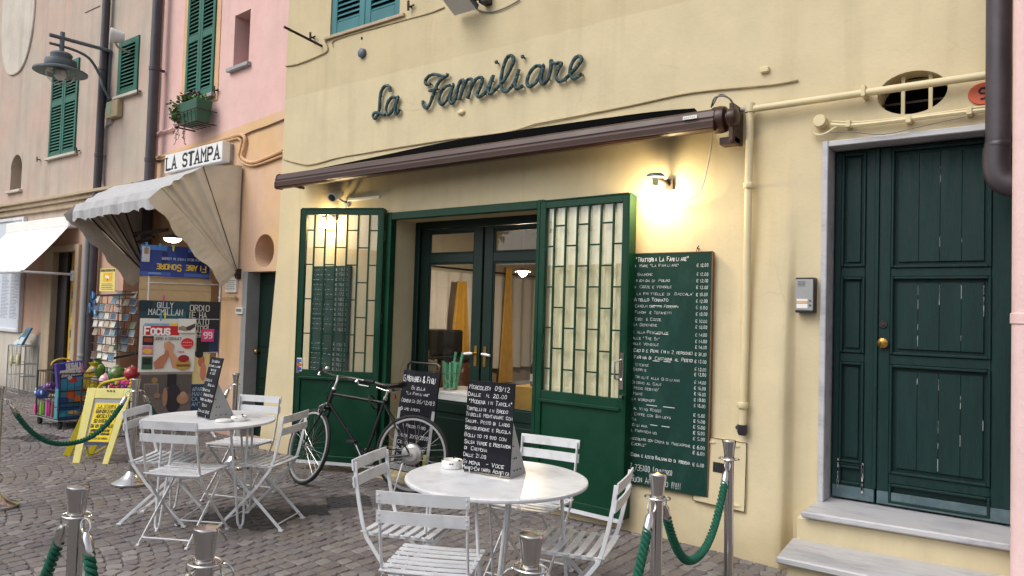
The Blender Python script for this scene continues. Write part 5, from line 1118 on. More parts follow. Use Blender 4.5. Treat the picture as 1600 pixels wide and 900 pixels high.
# ================================================================== bicycle
def bicycle(rear_contact, head_deg, steer_deg, lean):
    t = thing('bicycle', 'old black bicycle with a drum hub leaning by the left gate leaf', 'bicycle', rear_contact); L = dict(local=True)
    RW_ = .338
    def wheel(name, M_, drum):
        q = bpy.data.objects.new; 
        m = MB(); N_ = 48; ring = lambda r, n_=N_: [M_ @ Vector((r * math.cos(2 * math.pi * k / n_), 0, r * math.sin(2 * math.pi * k / n_))) for k in range(n_)]
        m.tube(ring(RW_ - .014), .0155, 10, closed=True); wobj = obj(name, m, 'rubber', t, **L)
        m = MB(); ax = [M_ @ Vector((0, y, 0)) for y in (-1, 1)]
        for r0, y0 in ((RW_ - .030, .0105),):
            rg = []
            for k in range(N_):
                a = 2 * math.pi * k / N_; c, s = math.cos(a), math.sin(a); rg.append([M_ @ Vector((r * c, y, r * s)) for r, y in ((RW_ - .027, .011), (RW_ - .044, .012), (RW_ - .047, .0), (RW_ - .044, -.012), (RW_ - .027, -.011))])
            m.smooth = False; m.rings(rg, closed=True)
        r_ = obj('rim', m, mat('rim_silver', sc(160, 160, 160), .35, metal=.2, var=.05), wobj, local='up'); r_.location = r_.location
        m = MB(); hr = .08 if drum else .017
        for k in range(32):
            a = 2 * math.pi * k / 32; b = a + (.55 if k % 4 < 2 else -.55) * (1 if not drum else .6); y = .028 if k % 2 else -.028
            m.tube([M_ @ Vector((hr * math.cos(b), y, hr * math.sin(b))), M_ @ Vector(((RW_ - .045) * math.cos(a), 0, (RW_ - .045) * math.sin(a)))], .0012, 4)
        obj('spokes', m, 'chrome', wobj, local='up')
        m = MB(); yx = (M_.to_3x3() @ Vector((0, 1, 0))).to_track_quat('Z', 'Y').to_matrix(); c0 = M_ @ Vector((0, 0, 0))
        prof = [(0, -.055), (.006, -.055), (.008, -.035), (.017, -.033), (.017, -.027), (.010, -.02), (.010, .02), (.017, .027), (.017, .033), (.008, .035), (.006, .055), (0, .055)]
        if drum: prof = [(0, -.075), (.012, -.075), (.014, -.05), (.055, -.047), (.06, -.03), (.086, -.026), (.091, -.018), (.092, .018), (.084, .028), (.066, .034), (.058, .045), (.02, .05), (.012, .06), (.0, .06)]
        m.lathe(prof, 28, c0, yx); obj('hub', m, mat('hub_silver', sc(190, 188, 186), .3, metal=.6, var=.1), wobj, local='up')
        return wobj
    # local: x forward, y left, z up; the rear contact point is the origin
    rear = Matrix.Translation((0, 0, RW_)); hx = .905; tilt = R_(18)
    BB = Vector((.44, 0, .275)); ST = Vector((.285, 0, .80)); HT = Vector((.79, 0, .845)); HB = Vector((.832, 0, .715)); RH = Vector((0, 0, RW_)); axis = (HT - HB).normalized()
    S = Matrix.Translation(HB) @ Matrix.Rotation(R_(steer_deg), 4, axis) @ Matrix.Translation(-HB)
    FH0 = Vector((1.02, 0, RW_)); FH = S @ FH0
    wheel('rear_wheel', rear, True)
    fm = S @ Matrix.Translation(FH0); wheel('front_wheel', fm, False)
    m = MB()
    for a, b, r in ((BB, ST, .0145), (Vector((.297, 0, .765)), HT - axis * .03, .0135), (BB, HB + axis * .02, .0150), (HB - axis * .01, HT + axis * .015, .0175)): m.tube([a, b], r, 12)
    for y in (.05, -.05):
        m.tube([BB + Vector((-.02, y * .5, 0)), BB + Vector((-.12, y, .01)), RH + Vector((0, y * 1.15, 0))], .0085, 8); m.tube([ST + Vector((.0, y * .3, -.05)), RH + Vector((.0, y * 1.15, 0))], .0072, 8)
    m.lathe([(0, -.036), (.02, -.036), (.02, .036), (0, .036)], 14, BB, Matrix.Rotation(R_(90), 3, 'X')); obj('frame', m, 'black_paint', t, **L)
    m = MB(); s_ = lambda *p: S @ Vector(p)
    for y in (.045, -.045): m.tube([s_(HB.x + .004, y * .8, HB.z - .03), s_(HB.x + .045, y, HB.z - .13), s_(FH0.x - .05, y * 1.05, RW_ + .12), s_(FH0.x, y * 1.1, RW_)], [.011, .011, .009, .007], 8)
    m.bar(s_(HB.x + .004, -.045, HB.z - .03), s_(HB.x + .004, .045, HB.z - .03), .03, .028); obj('fork', m, 'black_paint', t, **L)
    m = MB(); cr = s_(HB.x + .03, 0, HB.z - .02)
    for y in (.03, -.03): m.tube([s_(HB.x + .02, y, HB.z - .0), s_(HB.x + .075, y * 1.1, HB.z - .02), s_(HB.x + .095, y * .8, HB.z - .07)], .010, 8)
    m.tube([s_(HB.x + .02, .03, HB.z), s_(HB.x + .05, 0, HB.z + .015), s_(HB.x + .02, -.03, HB.z)], .012, 8); obj('brake_caliper', m, 'chrome', t, **L)
    m = MB(); m.tube([HT + axis * .0, HT + axis * .10, S @ (HT + axis * .145 + Vector((.02, 0, 0)))], [.0125, .012, .013], 10); m.lathe([(0.0, -.0), (.021, 0), (.021, .014), (.016, .02), (0, .02)], 14, HT + axis * .012, axis.to_track_quat('Z', 'Y').to_matrix()); obj('stem', m, 'chrome', t, **L)
    hb = HT + axis * .145 + Vector((.02, 0, 0)); hp = lambda x, y, z: S @ (hb + Vector((x, y, z)))
    m = MB(); m.tube(smooth_path([hp(-.13, .27, .0), hp(-.05, .24, .005), hp(.02, .14, .01), hp(.03, .05, .0), hp(.03, -.05, .0), hp(.02, -.14, .01), hp(-.05, -.24, .005), hp(-.13, -.27, .0)], 6), .0105, 10); bar_ = obj('handlebar', m, 'chrome', t, **L)
    for y in (1, -1):
        m = MB(); m.tube([hp(-.165, .285 * y, -.003), hp(-.15, .278 * y, -.001), hp(-.06, .246 * y, .004)], [.017, .0155, .0150], 10); g = obj('grip', m, 'rubber', bar_) if False else obj('grip', m, 'rubber', t, **L)
        m = MB(); m.tube([hp(-.02, .20 * y, -.0), hp(-.03, .215 * y, -.04), hp(-.13, .26 * y, -.05)], .006, 6); m.tube([hp(-.02, .2 * y, .0), hp(-.01, .19 * y, -.02)], .010, 6); obj('brake_lever', m, 'chrome', t, **L)
        m = MB(); m.tube(smooth_path([hp(-.01, .19 * y, -.02), hp(.09, .12 * y, -.0), hp(.07, .02, -.08), S @ (HB + Vector((.04, 0, .03)))], 5), .0028, 6); obj('brake_cable', m, 'black_paint', t, **L)
    m = MB(); m.sphere(hp(.005, .12, .04), .022, 12, 8); obj('bell', m, 'chrome', t, **L)
    m = MB(); m.tube([ST - (ST - BB).normalized() * .04, ST + (ST - BB).normalized() * .09], .0125, 10); m.lathe([(0, 0), (.02, 0), (.02, .03), (0, .03)], 12, ST - (ST - BB).normalized() * .01, (ST - BB).to_track_quat('Z', 'Y').to_matrix()); sp_ = obj('seat_post', m, 'chrome', t, **L)
    sd_ = ST + (ST - BB).normalized() * .115; m = MB(); rg = []
    for k in range(13):
        x = k / 12; wd_ = .078 * (1 - sstep(x, .25, .75)) + .018 * (1 - max(0, x - .85) * 4); wd_ *= min(1, .55 + x * 4); zc = .0 + .010 * (x - .5) ** 2 * 8 + .012 * (1 - x) ; rr = []
        for q in range(10):
            a = 2 * math.pi * q / 10; rr.append(sd_ + Vector((-.145 + x * .285, wd_ * math.cos(a), zc + (.020 if math.sin(a) > 0 else .032 * (1 - .4 * x)) * math.sin(a))))
        rg.append(rr)
    m.smooth = True; m.rings(rg); obj('saddle', m, 'black_paint', t, **L)
    m = MB(); 
    for y in (.022, -.022): m.tube([sd_ + Vector((-.12, y * 1.8, -.015)), sd_ + Vector((-.04, y, -.038)), sd_ + Vector((.03, y, -.036)), sd_ + Vector((.12, y * .4, -.012))], .0035, 6)
    m.bar(sd_ + Vector((-.02, -.03, -.035)), sd_ + Vector((-.02, .03, -.035)), .03, .03); obj('saddle_rails', m, 'chrome', t, **L)
    m = MB(); m.sphere(sd_ + Vector((-.06, 0, -.085)), .018, 10, 6, (.5, 1, 1.2)); obj('reflector', m, flat((150, 20, 30)), t, **L)
    m = MB(); ry_ = Matrix.Rotation(R_(90), 3, 'X'); m.lathe([(.055, -.003), (.078, -.003), (.080, .0), (.078, .003), (.055, .003), (.055, -.003)], 32, BB + Vector((0, -.045, 0)), ry_)
    for k in range(5): a = 2 * math.pi * k / 5; m.tube([BB + Vector((0, -.045, 0)), BB + Vector((.06 * math.cos(a), -.045, .06 * math.sin(a)))], .006, 6)
    obj('chainring', m, 'chrome', t, **L)
    ca = R_(-120)
    for y, sg_ in ((-.062, 1), (.062, -1)):
        e = BB + Vector((.165 * math.cos(ca) * sg_, y, .165 * math.sin(ca) * sg_)); m = MB(); m.tube([BB + Vector((0, y, 0)), e], .009, 8); obj('crank', m, 'chrome', t, **L)
        m = MB(); o_ = Vector((0, y / abs(y) * .05, 0)); m.box6([e + o_ + Vector((a, b, c)) for c in (-.012, .012) for a, b in ((-.04, -.035), (.04, -.035), (.04, .035), (-.04, .035))]); obj('pedal', m, 'rubber', t, bevel=.004, **L)
    m = MB()                                  # chain: two runs
    for dz, r2 in ((.078, .03), (-.078, -.03)): m.bar(BB + Vector((0, -.045, dz)), RH + Vector((0, -.045, r2)), .006, .009)
    m.lathe([(0, -.004), (.03, -.004), (.03, .004), (0, .004)], 18, RH + Vector((0, -.045, 0)), ry_); obj('chain', m, 'iron', t, **L)
    m = MB(); N_ = 20; c = Vector((.40, .0, .775)); m.tube([c + Vector((.03 * math.sin(2 * math.pi * k / N_), .065 * math.cos(2 * math.pi * k / N_), .06 * math.sin(2 * math.pi * k / N_) - .01)) for k in range(N_)], .008, 8, closed=True); obj('lock_ring', m, 'rubber', t, **L)
    m = MB(); m.tube([Vector((.06, .06, .26)), Vector((.10, .12, .02))], .008, 8); m.tube([Vector((.10, .12, .02)), Vector((.09, .16, .006))], .01, 8); obj('kickstand', m, 'chrome', t, **L)
    t.rotation_euler = Matrix.Rotation(R_(head_deg), 3, 'Z').to_4x4().to_3x3().to_euler(); t.rotation_euler = (Matrix.Rotation(R_(head_deg), 3, 'Z') @ Matrix.Rotation(R_(lean), 3, 'X')).to_euler()
    return t
bicycle(Vector((-4.52, -.36, 0)), 203.5, -33, 5)
# ------------------------------------------------ standing black board
m0 = G(612, 735); t = thing('standing_chalkboard', 'black beer board with chalk writing leaning in the doorway behind the bicycle', 'chalkboard', (-4.85, -.15, 0))
q = [RP(u, v, (0, y, 0), (0, 1, 0)) for u, v, y in ((612, 733, -.20), (668, 748, -.20), (690, 583, -.06), (633, 578, -.06))]
bl, br, tr, tl = q; br.z = bl.z = max(bl.z, .03); ex_ = (br - bl).normalized(); up_ = ((tl + tr) / 2 - (bl + br) / 2); H_ = up_.length; up_.normalize(); W_ = (tr - tl).length; W_ = max(W_, .42)
c = (bl + br) / 2; ex_ = XD; bl = c - ex_ * W_ / 2; nn = ex_.cross(up_); nn = -nn if nn.y > 0 else nn
def sheet(m_, a0, a1, b0, b1, o0, o1): 
    f_ = lambda a, b, o: bl + ex_ * a + up_ * b + nn * o
    m_.box6([f_(a0, b0, o0), f_(a1, b0, o0), f_(a1, b0, o1), f_(a0, b0, o1), f_(a0, b1, o0), f_(a1, b1, o0), f_(a1, b1, o1), f_(a0, b1, o1)])
m = MB(); sheet(m, 0, W_, 0, H_, 0, .018); obj('board', m, 'slate_black', t, bevel=.004)
m = MB(); N_ = 12; m.tube([bl + ex_ * (.03 + (W_ - .06) * .0) + up_ * H_, bl + ex_ * .03 + up_ * (H_ + .05), bl + ex_ * .06 + up_ * (H_ + .075), bl + ex_ * (W_ - .06) + up_ * (H_ + .075), bl + ex_ * (W_ - .03) + up_ * (H_ + .05), bl + ex_ * (W_ - .03) + up_ * H_], .011, 8); obj('top_rail', m, 'black_paint', t)
m = MB(); sheet(m, .0, .035, .01, H_ * .62, .018, .022); sheet(m, W_ - .035, W_, .01, H_ * .62, .018, .022); sheet(m, .035, W_ - .035, .01, .06, .018, .022); obj('pale_border', m, 'grey_plastic', t)
m = MB()
for tx, l, r, tp, hh in [('G.Menabrea & Figli', .04, .93, .05, .06), ('Biella', .30, .66, .155, .034), ('"La Familiare"', .16, .80, .215, .028), ('Domenica 06/12/09', .06, .95, .285, .036), ('Siamo Aperti', .07, .62, .37, .032), ('a pranzo', .2, .6, .45, .03), ('1 Prezzo Fisso', .2, .8, .535, .03), ('Giovedi 31/12/2009', .08, .9, .63, .034), ('Cenone', .1, .5, .70, .03), ('di San Silvestro', .1, .85, .755, .03), ('€ 60', .12, .4, .83, .03), ('aperti', .1, .5, .90, .03)]:
    write(m, tx, bl + ex_ * W_ * l + up_ * H_ * (1 - tp - hh) + nn * .0185, ex_, up_, nn, H_ * hh, W_ * (r - l), wt=.10, jit=.4)
obj('lettering', m, 'chalk', t, kind='stuff')
m = MB(); sheet(m, W_ * .86, W_ * .94, H_ * .06, H_ * .2, .0215, .024); obj('sticker', m, flat((206, 200, 90)), t)
# ================================================================== newsstand hood
pz = FK.at(375, 428); hs_r = pz[0]; hz_p = pz[1]; HT_ = FK.at(380, 260)[1]; HR = HT_ - hz_p
hs_l = FK.at(122, 322, -HR * math.cos(R_(43)))[0]
def hp_(s, deg, r=1.0): return FK.pt(s, -r * HR * math.cos(R_(deg)) - .03, hz_p + r * HR * math.sin(R_(deg)))
hd = thing('newsstand_hood', 'pale fabric hood awning with folded sides over the newsstand', 'awning', FK.pt((hs_l + hs_r) / 2, -.4, 2.0))
RIB = [(90, 1.0), (80, .985), (68, 1.0), (62, .98), (57, .985), (53.5, .97), (50.5, .985), (48, .97), (45.5, .985), (43, 1.0)]
m = MB(); m.smooth = False
NS = 14
for i in range(len(RIB) - 1):
    for k in range(NS):
        a, b = hs_l + (hs_r - hs_l) * k / NS, hs_l + (hs_r - hs_l) * (k + 1) / NS
        sag = lambda s: 1 - .018 * math.sin(math.pi * (s - hs_l) / (hs_r - hs_l)) * (1 if i > 0 else .5)
        j0 = RIB[i]; j1 = RIB[i + 1]
        w_ = lambda s, j, q: hp_(s, j[0], j[1] * (sag(s) if q else 1))
        m.quad(w_(a, j0, i > 0), w_(b, j0, i > 0), w_(b, j1, i < len(RIB) - 2), w_(a, j1, i < len(RIB) - 2))
obj('canopy', m, 'hood_white', hd)
for sgn, s in ((1, hs_r), (-1, hs_l)):
    m = MB(); NR = 8; rows = []; m.smooth = False
    fine = []
    for i in range(len(RIB) - 1):
        for q in range(4): t_ = q / 4; fine.append((RIB[i][0] + (RIB[i + 1][0] - RIB[i][0]) * t_, RIB[i][1] + (RIB[i + 1][1] - RIB[i][1]) * t_, i, t_))
    fine.append((43, 1.0, 9, 0))
    for d_, r_, i, t_ in fine:
        row = []
        for k in range(NR + 1):
            f = k / NR; p = hp_(s, d_, r_ * (.04 + .96 * f)); fold = .028 * math.sin(t_ * math.pi) * (1 if i > 2 else .35) * f * (-1 if i % 2 else 1) + .022 * noise.noise(p * 3.2) * f; row.append(p + FK.ex * sgn * (fold - (.02 if i > 2 else 0)))
        rows.append(row)
    for a, b in zip(rows, rows[1:]):
        for k in range(NR): m.quad(a[k], a[k + 1], b[k + 1], b[k])
    obj('side_panel', m, 'hood_fabric', hd)
    m = MB(); n_ = 16; A_ = []; B_ = []   # side valance below the front arm
    for k in range(n_ + 1):
        f = k / n_; p = hp_(s, 43, .02 + .98 * f); dn = FK.pt(0, -math.cos(R_(-47)), math.sin(R_(-47))) - FK.pt(0, 0, 0); q = p + dn * (.24 + .02 * math.sin(f * 22) - .04 * f) + FK.ex * sgn * .03 * math.sin(f * 9)
        A_.append(p); B_.append(q)
    for k in range(n_): m.quad(A_[k], A_[k + 1], B_[k + 1], B_[k])
    obj('side_valance', m, 'hood_fabric', hd)
m = MB(); n_ = 60; A_, B_, C_ = [], [], []
for k in range(n_ + 1):
    f = k / n_; s = hs_l + (hs_r - hs_l) * f; p = hp_(s, 43) ; wv = .025 * math.sin(f * 31) + .012 * math.sin(f * 77 + 1)
    A_.append(p); B_.append(p - FK.ey * (.03 + wv * .5) - ZD * .10); C_.append(p - FK.ey * (.02 + wv) - ZD * (.215 + .010 * math.sin(f * 2 * math.pi * 9) + .012 * math.sin(f * 50)))
m.smooth = True
for k in range(n_): m.quad(A_[k], A_[k + 1], B_[k + 1], B_[k]); m.quad(B_[k], B_[k + 1], C_[k + 1], C_[k])
obj('front_valance', m, 'hood_white', hd)
for d_ in (88, 68, 57, 43):
    m = MB(); e = .985; m.tube([hp_(hs_l + .06, d_, .05), hp_(hs_l + .06, d_, e - .05), hp_(hs_r - .06, d_, e - .05), hp_(hs_r - .06, d_, .05)], .011, 6); obj('rib', m, 'iron', hd)
m = MB(); m.tube([hp_(hs_r, 67, .05) + FK.ex * .012, hp_(hs_r, 68, 1.0) + FK.ex * .012], .005, 5); obj('seam', m, 'iron', hd)
m = MB(); pv = FK.pt(hs_r, -.03, hz_p); m.lathe([(0, -.03), (.035, -.03), (.035, .03), (0, .03)], 12, pv, Matrix.Rotation(R_(90), 3, 'Y')); m.fb(FK, hs_r - .03, hs_r + .03, -.05, .0, hz_p - .06, hz_p + .06); obj('pivot_bracket', m, 'iron', hd)
m = MB(); u0 = FK.P(210, 365, -.35); u1 = FK.P(262, 359, -.35); m.bar(u0, u1, .03, .04); m.bar(u0, FK.pt(FK.at(212, 372, -.05)[0], -.02, u0.z), .03, .04); m.bar(FK.P(215, 378, -.2), FK.P(240, 370, -.3), .03, .03)
obj('cross_brace', m, 'iron', hd)
lp = FK.P(270, 373, -.45); t = thing('newsstand_lamp', 'lit dome lamp hanging under the newsstand hood', 'lamp', lp)
m = MB(); m.lathe([(0, .05), (.05, .05), (.10, .02), (.115, .0), (.105, .002), (.045, .04), (0, .04)], 20, lp); m.tube([lp + ZD * .05, lp + ZD * .14, FK.pt((lp - FK.o).dot(FK.ex), -.02, lp.z + .16)], .012); obj('shade', m, 'lamp_grey', t)
m = MB(); m.lathe([(0, .002), (.104, .002), (.09, -.025), (.05, -.045), (0, -.052)], 20, lp); obj('diffuser', m, 'warm_glow', t)
# LA STAMPA light box
SB = -.16; l0, l1 = FK.at(257, 258, SB)[0], FK.at(347, 236, SB)[0]; z1 = FK.at(300, 231.5, SB)[1]; z0 = FK.at(300, 262, SB)[1]
t = thing('shop_sign', 'white light box sign reading La Stampa above the newsstand hood', 'sign', FK.pt((l0 + l1) / 2, SB, z0)); m = MB(); m.fb(FK, l0, l1, SB, SB + .11, z0, z1); obj('box', m, 'white_plastic', t, bevel=.012, seg=2)
m = MB(); m.fb(FK, l0 + .02, l1 - .01, SB + .11, -.0, z0 + .02, z1 - .02); obj('back_box', m, 'grey_plastic', t)
m = MB(); hh = (z1 - z0) * .62; write(m, 'LA STAMPA', FK.pt(l0 + .06, SB, z0 + (z1 - z0) * .17), FK.ex, ZD, -FK.ey, hh, l1 - l0 - .13, wt=.21, serif=1.2, bold=1.7, gap=1.9); obj('lettering', m, 'print_black', t, kind='stuff')
# ================================================================== newspaper rack
ro = G(221, 688); FR = Fr((ro.x, ro.y, 0), 66)
rw = FR.at(341, 520)[0]; rt_ = FR.at(219, 384)[1]
rk = thing('newspaper_rack', 'tall white wire frame carrying newspaper posters at the newsstand', 'rack', FR.pt(rw / 2, 0, 0))
for s in (0, rw): m = MB(); m.tube([FR.pt(s, 0, 0), FR.pt(s, 0, rt_ if s == 0 else rt_ - .05)], .012, 8); obj('upright', m, 'white_metal', rk)
for v0, v1 in ((415, 424), (441, 445), (497, 499), (526, 524), (553, 550), (580, 577), (612, 605), (648, 640)):
    za, zb = FR.at(218, v0)[1], FR.at(341, v1)[1]; m = MB(); m.tube([FR.pt(0, -.018, za), FR.pt(rw, -.018, zb)], .006, 6); obj('crossbar', m, 'white_metal', rk)
for s in (0, rw): m = MB(); m.tube([FR.pt(s, -.2, .02), FR.pt(s, .2, .02)], .012, 8); obj('foot', m, 'white_metal', rk)
def rect(u0, v0, u1, v1, off):
    a, zt = FR.at(u0, v0, off); b, zb = FR.at(u1, v1, off); zt2 = FR.at((u0 + u1) / 2, v0, off)[1]; zb2 = FR.at((u0 + u1) / 2, v1, off)[1]; return a, b, zb2, zt2
def poster(label, u0, v0, u1, v1, off, base, prints=(), texts=(), cat='poster', curl=.0):
    a, b, zb, zt = rect(u0, v0, u1, v1, off); t = thing('poster', label, cat, FR.pt((a + b) / 2, off, zb)); m = MB(); N_ = 8; rg = []
    for k in range(N_ + 1):
        s = a + (b - a) * k / N_; o = off + curl * math.sin(k / N_ * 9); rg.append([FR.pt(s, o, zb + curl * .6 * math.sin(k * 1.3)), FR.pt(s, o + .002, zb), FR.pt(s, o + .002, zt), FR.pt(s, o, zt)])
    m.rings(rg); obj('sheet', m, base, t)
    if prints:
        m = MB(); ms = []
        for i, (cl, x0, y0, x1, y1, shp) in enumerate(prints):
            m_ = flat(cl)
            if m_.name not in [q.name for q in ms]: ms.append(m_)
            m.cur = [q.name for q in ms].index(m_.name); o = off - .0015 - .0008 * i
            X0, X1 = a + (b - a) * x0, a + (b - a) * x1; Z1, Z0 = zt - (zt - zb) * y0, zt - (zt - zb) * y1
            if shp == 'r': m.quad(FR.pt(X0, o, Z0), FR.pt(X1, o, Z0), FR.pt(X1, o, Z1), FR.pt(X0, o, Z1))
            elif shp == 'o': m.poly([FR.pt((X0 + X1) / 2 + (X1 - X0) / 2 * math.cos(q), o, (Z0 + Z1) / 2 + (Z1 - Z0) / 2 * math.sin(q)) for q in [2 * math.pi * k / 20 for k in range(20)]])
            else: m.poly([FR.pt(a + (b - a) * px_, o, zt - (zt - zb) * py_) for px_, py_ in shp])
        obj('print', m, ms, t, kind='stuff')
    for i, (tx, x0, x1, y0, y1, cl, wt, sf, flip) in enumerate(texts):
        m = MB(); X0, X1 = a + (b - a) * x0, a + (b - a) * x1; Z1, Z0 = zt - (zt - zb) * y0, zt - (zt - zb) * y1; o = off - .012 - .001 * i
        if flip: write(m, tx, FR.pt(X1, o, Z1), -FR.ex, -ZD, -FR.ey, Z1 - Z0, X1 - X0, wt=wt, serif=sf)
        else: write(m, tx, FR.pt(X0, o, Z0), FR.ex, ZD, -FR.ey, Z1 - Z0, X1 - X0, wt=wt, serif=sf, bold=1.5 if wt > .2 else None)
        obj('lettering', m, flat(cl), t, kind='stuff')
    return t
poster('blue poster hung upside down at the top of the newspaper rack', 220, 385, 327, 433, -.045, flat((36, 56, 130)), [((70, 120, 190), 0, 0, 1, .16, 'r'), ((22, 32, 92), .3, .2, 1, .75, 'r'), ((190, 190, 200), .02, .05, .13, .55, 'r'), ((150, 120, 90), .05, .1, .11, .3, 'r'), ((60, 90, 170), 0, .86, 1, .98, 'r'), ((120, 150, 200), .12, .88, .3, .93, 'r')],
       [('Fiabe Sonore', .24, .94, .60, .80, (226, 190, 60), .17, .3, True), ('le piu belle favole da leggere', .30, .90, .38, .47, (190, 200, 226), .12, 0, True)], curl=.008)
poster('plain tan card on the newspaper rack below the blue poster', 218, 434, 329, 472, -.006, flat((186, 160, 122)), [((170, 146, 112), .0, .5, 1, .56, 'r')])
poster('dark teal book poster with an author name on the newspaper rack', 218, 470, 298, 499, -.030, flat((24, 62, 74)), [((14, 40, 52), .0, .0, .25, .6, 'r'), ((36, 92, 104), .4, .55, .9, .95, 'r')], [('GILLY', .34, .64, .10, .38, (226, 228, 226), .12, .8, False), ('MACMILLAN', .18, .83, .46, .76, (226, 228, 226), .12, .8, False)])
poster('black book poster with large grey lettering on the rack right side', 296, 471, 341, 551, -.022, flat((24, 28, 34)), [((222, 212, 160), .02, .56, .28, .98, 'r'), ((34, 52, 84), .68, .55, 1, .98, 'r')], [('ORDIO', .03, .64, .08, .19, (206, 206, 200), .12, .8, False), ('IE HA', .03, .56, .215, .325, (206, 206, 200), .12, .8, False), ('EGATO', .03, .64, .35, .46, (206, 206, 200), .12, .8, False), ('TORI', .26, .66, .48, .59, (206, 206, 200), .12, .8, False), ('ETE', .26, .5, .60, .70, (206, 206, 200), .12, .8, False)])
poster('round pink price sticker on the rack right side', 315, 514, 334, 534, -.052, flat((216, 60, 120)), [((226, 76, 136), .1, .1, .9, .9, 'o')], [('99', .18, .82, .28, .72, (240, 220, 230), .2, 0, False)], 'sticker')
poster('white magazine poster with a red masthead on the newspaper rack', 219, 498, 303, 581, -.036, 'paper_white',
       [((206, 30, 44), .06, .135, .70, .31, 'r'), ((240, 210, 60), .54, .08, .95, .13, 'r'), ((120, 180, 220), .08, .09, .52, .13, 'r'), ((230, 226, 220), .72, .14, .93, .28, 'r'), ((40, 40, 60), .74, .16, .91, .26, 'r'), ((28, 22, 24), .06, .33, .25, .50, 'r'), ((150, 60, 40), .08, .36, .23, .44, 'r'), ((200, 120, 170), .06, .52, .25, .68, 'r'), ((226, 180, 60), .07, .56, .24, .66, 'o'), ((50, 90, 60), .06, .71, .25, .95, 'r'), ((20, 30, 24), .08, .74, .23, .86, 'r'),
        ((186, 120, 88), 0, 0, 0, 0, [(.30, .95), (.27, .82), (.36, .72), (.45, .66), (.47, .52), (.54, .50), (.57, .60), (.52, .74), (.44, .92)]), ((206, 150, 116), 0, 0, 0, 0, [(.72, .94), (.74, .80), (.66, .70), (.60, .62), (.62, .50), (.54, .42), (.44, .45), (.44, .55), (.52, .60), (.55, .72), (.60, .92)]),
        ((214, 40, 50), .74, .36, .97, .56, 'o'), ((190, 150, 70), .66, .74, .93, .97, 'o'), ((150, 30, 40), .70, .68, .90, .82, 'o'), ((120, 80, 40), .68, .86, .92, .90, 'r')],
       [('Focus', .09, .52, .16, .295, (244, 244, 244), .24, .7, False), ('UOMO o DONNA?', .27, .74, .35, .40, (40, 40, 44), .16, 0, False), ('~~~~~', .77, .94, .42, .46, (250, 230, 230), .14, 0, False), ('~~~~~~', .77, .94, .48, .51, (250, 230, 230), .14, 0, False), ('Focus', .69, .80, .60, .64, (190, 40, 50), .15, 0, False)])
poster('white photo poster of clasped hands beside the red magazine masthead', 279, 498, 305, 520, -.062, 'paper_white', [((150, 130, 120), 0, 0, 0, 0, [(.02, .62), (.25, .5), (.5, .62), (.75, .55), (.98, .3), (.98, .6), (.7, .85), (.4, .88), (.02, .8)]), ((70, 56, 52), 0, 0, 0, 0, [(.45, .6), (.98, .32), (.98, .55), (.7, .8), (.5, .8)])])
poster('grey magazine poster of a man in a dark hat and shirt low on the rack', 219, 581, 297, 649, -.034, flat((112, 102, 98)), [((150, 136, 128), .0, .0, 1, .06, 'r'), ((90, 82, 78), .0, .06, 1, .5, 'r'), ((150, 120, 70), .22, .12, .34, .26, 'o'), ((130, 124, 120), .08, .26, .36, .6, 'r'), ((104, 96, 92), .10, .29, .34, .58, 'r'), ((32, 28, 36), .52, .05, .70, .35, 'r'), ((44, 36, 46), .50, .28, .80, .96, 'o'), ((172, 130, 104), .72, .5, .95, .75, 'o'), ((186, 142, 116), .78, .46, .9, .6, 'o'), ((164, 124, 100), .44, .36, .54, .80, 'o'), ((150, 116, 96), .28, .48, .4, .6, 'o')])
poster('pale yellow and pink poster half hidden at the right of the rack', 302, 552, 326, 600, -.028, flat((222, 200, 140)), [((190, 110, 80), .3, .05, .7, .45, 'o'), ((210, 130, 110), .45, .3, .8, .9, 'o'), ((30, 26, 28), .1, -.1, .6, .15, 'o')])
poster('dark blue book poster at the bottom of the rack behind the far table', 299, 600, 327, 642, -.028, flat((30, 62, 96)), [], [('APARE', .06, .7, .12, .25, (190, 200, 206), .12, .6, False), ('MANI', .06, .62, .30, .43, (190, 200, 206), .12, .6, False), ('CA I', .06, .55, .48, .61, (190, 200, 206), .12, .6, False), ('ANT', .06, .52, .67, .80, (190, 200, 206), .12, .6, False)])
for i, (u, v, cl, lb) in enumerate(((229, 383, (60, 150, 190), 'left blue clothes peg on top of the newspaper rack'), (250, 385, (50, 140, 180), 'right blue clothes peg on top of the newspaper rack'), (271, 388, (200, 200, 60), 'yellow green clothes peg on top of the newspaper rack'), (256, 466, (214, 60, 150), 'pink clothes peg at the author name poster'), (251, 497, (60, 150, 200), 'blue clothes peg above the red magazine masthead'), (258, 494, (226, 200, 50), 'yellow clothes peg above the red magazine masthead'))):
    p = FR.P(u, v, -.075); m = MB(); m.bar(p + ZD * .035 + FR.ex * .008, p - ZD * .035, .012, .014, (FR.ey)); m.bar(p + ZD * .035 - FR.ex * .010, p - ZD * .03, .010, .012, (FR.ey)); tag(obj('clothes_peg', m, flat(cl)), lb, 'clothes peg')
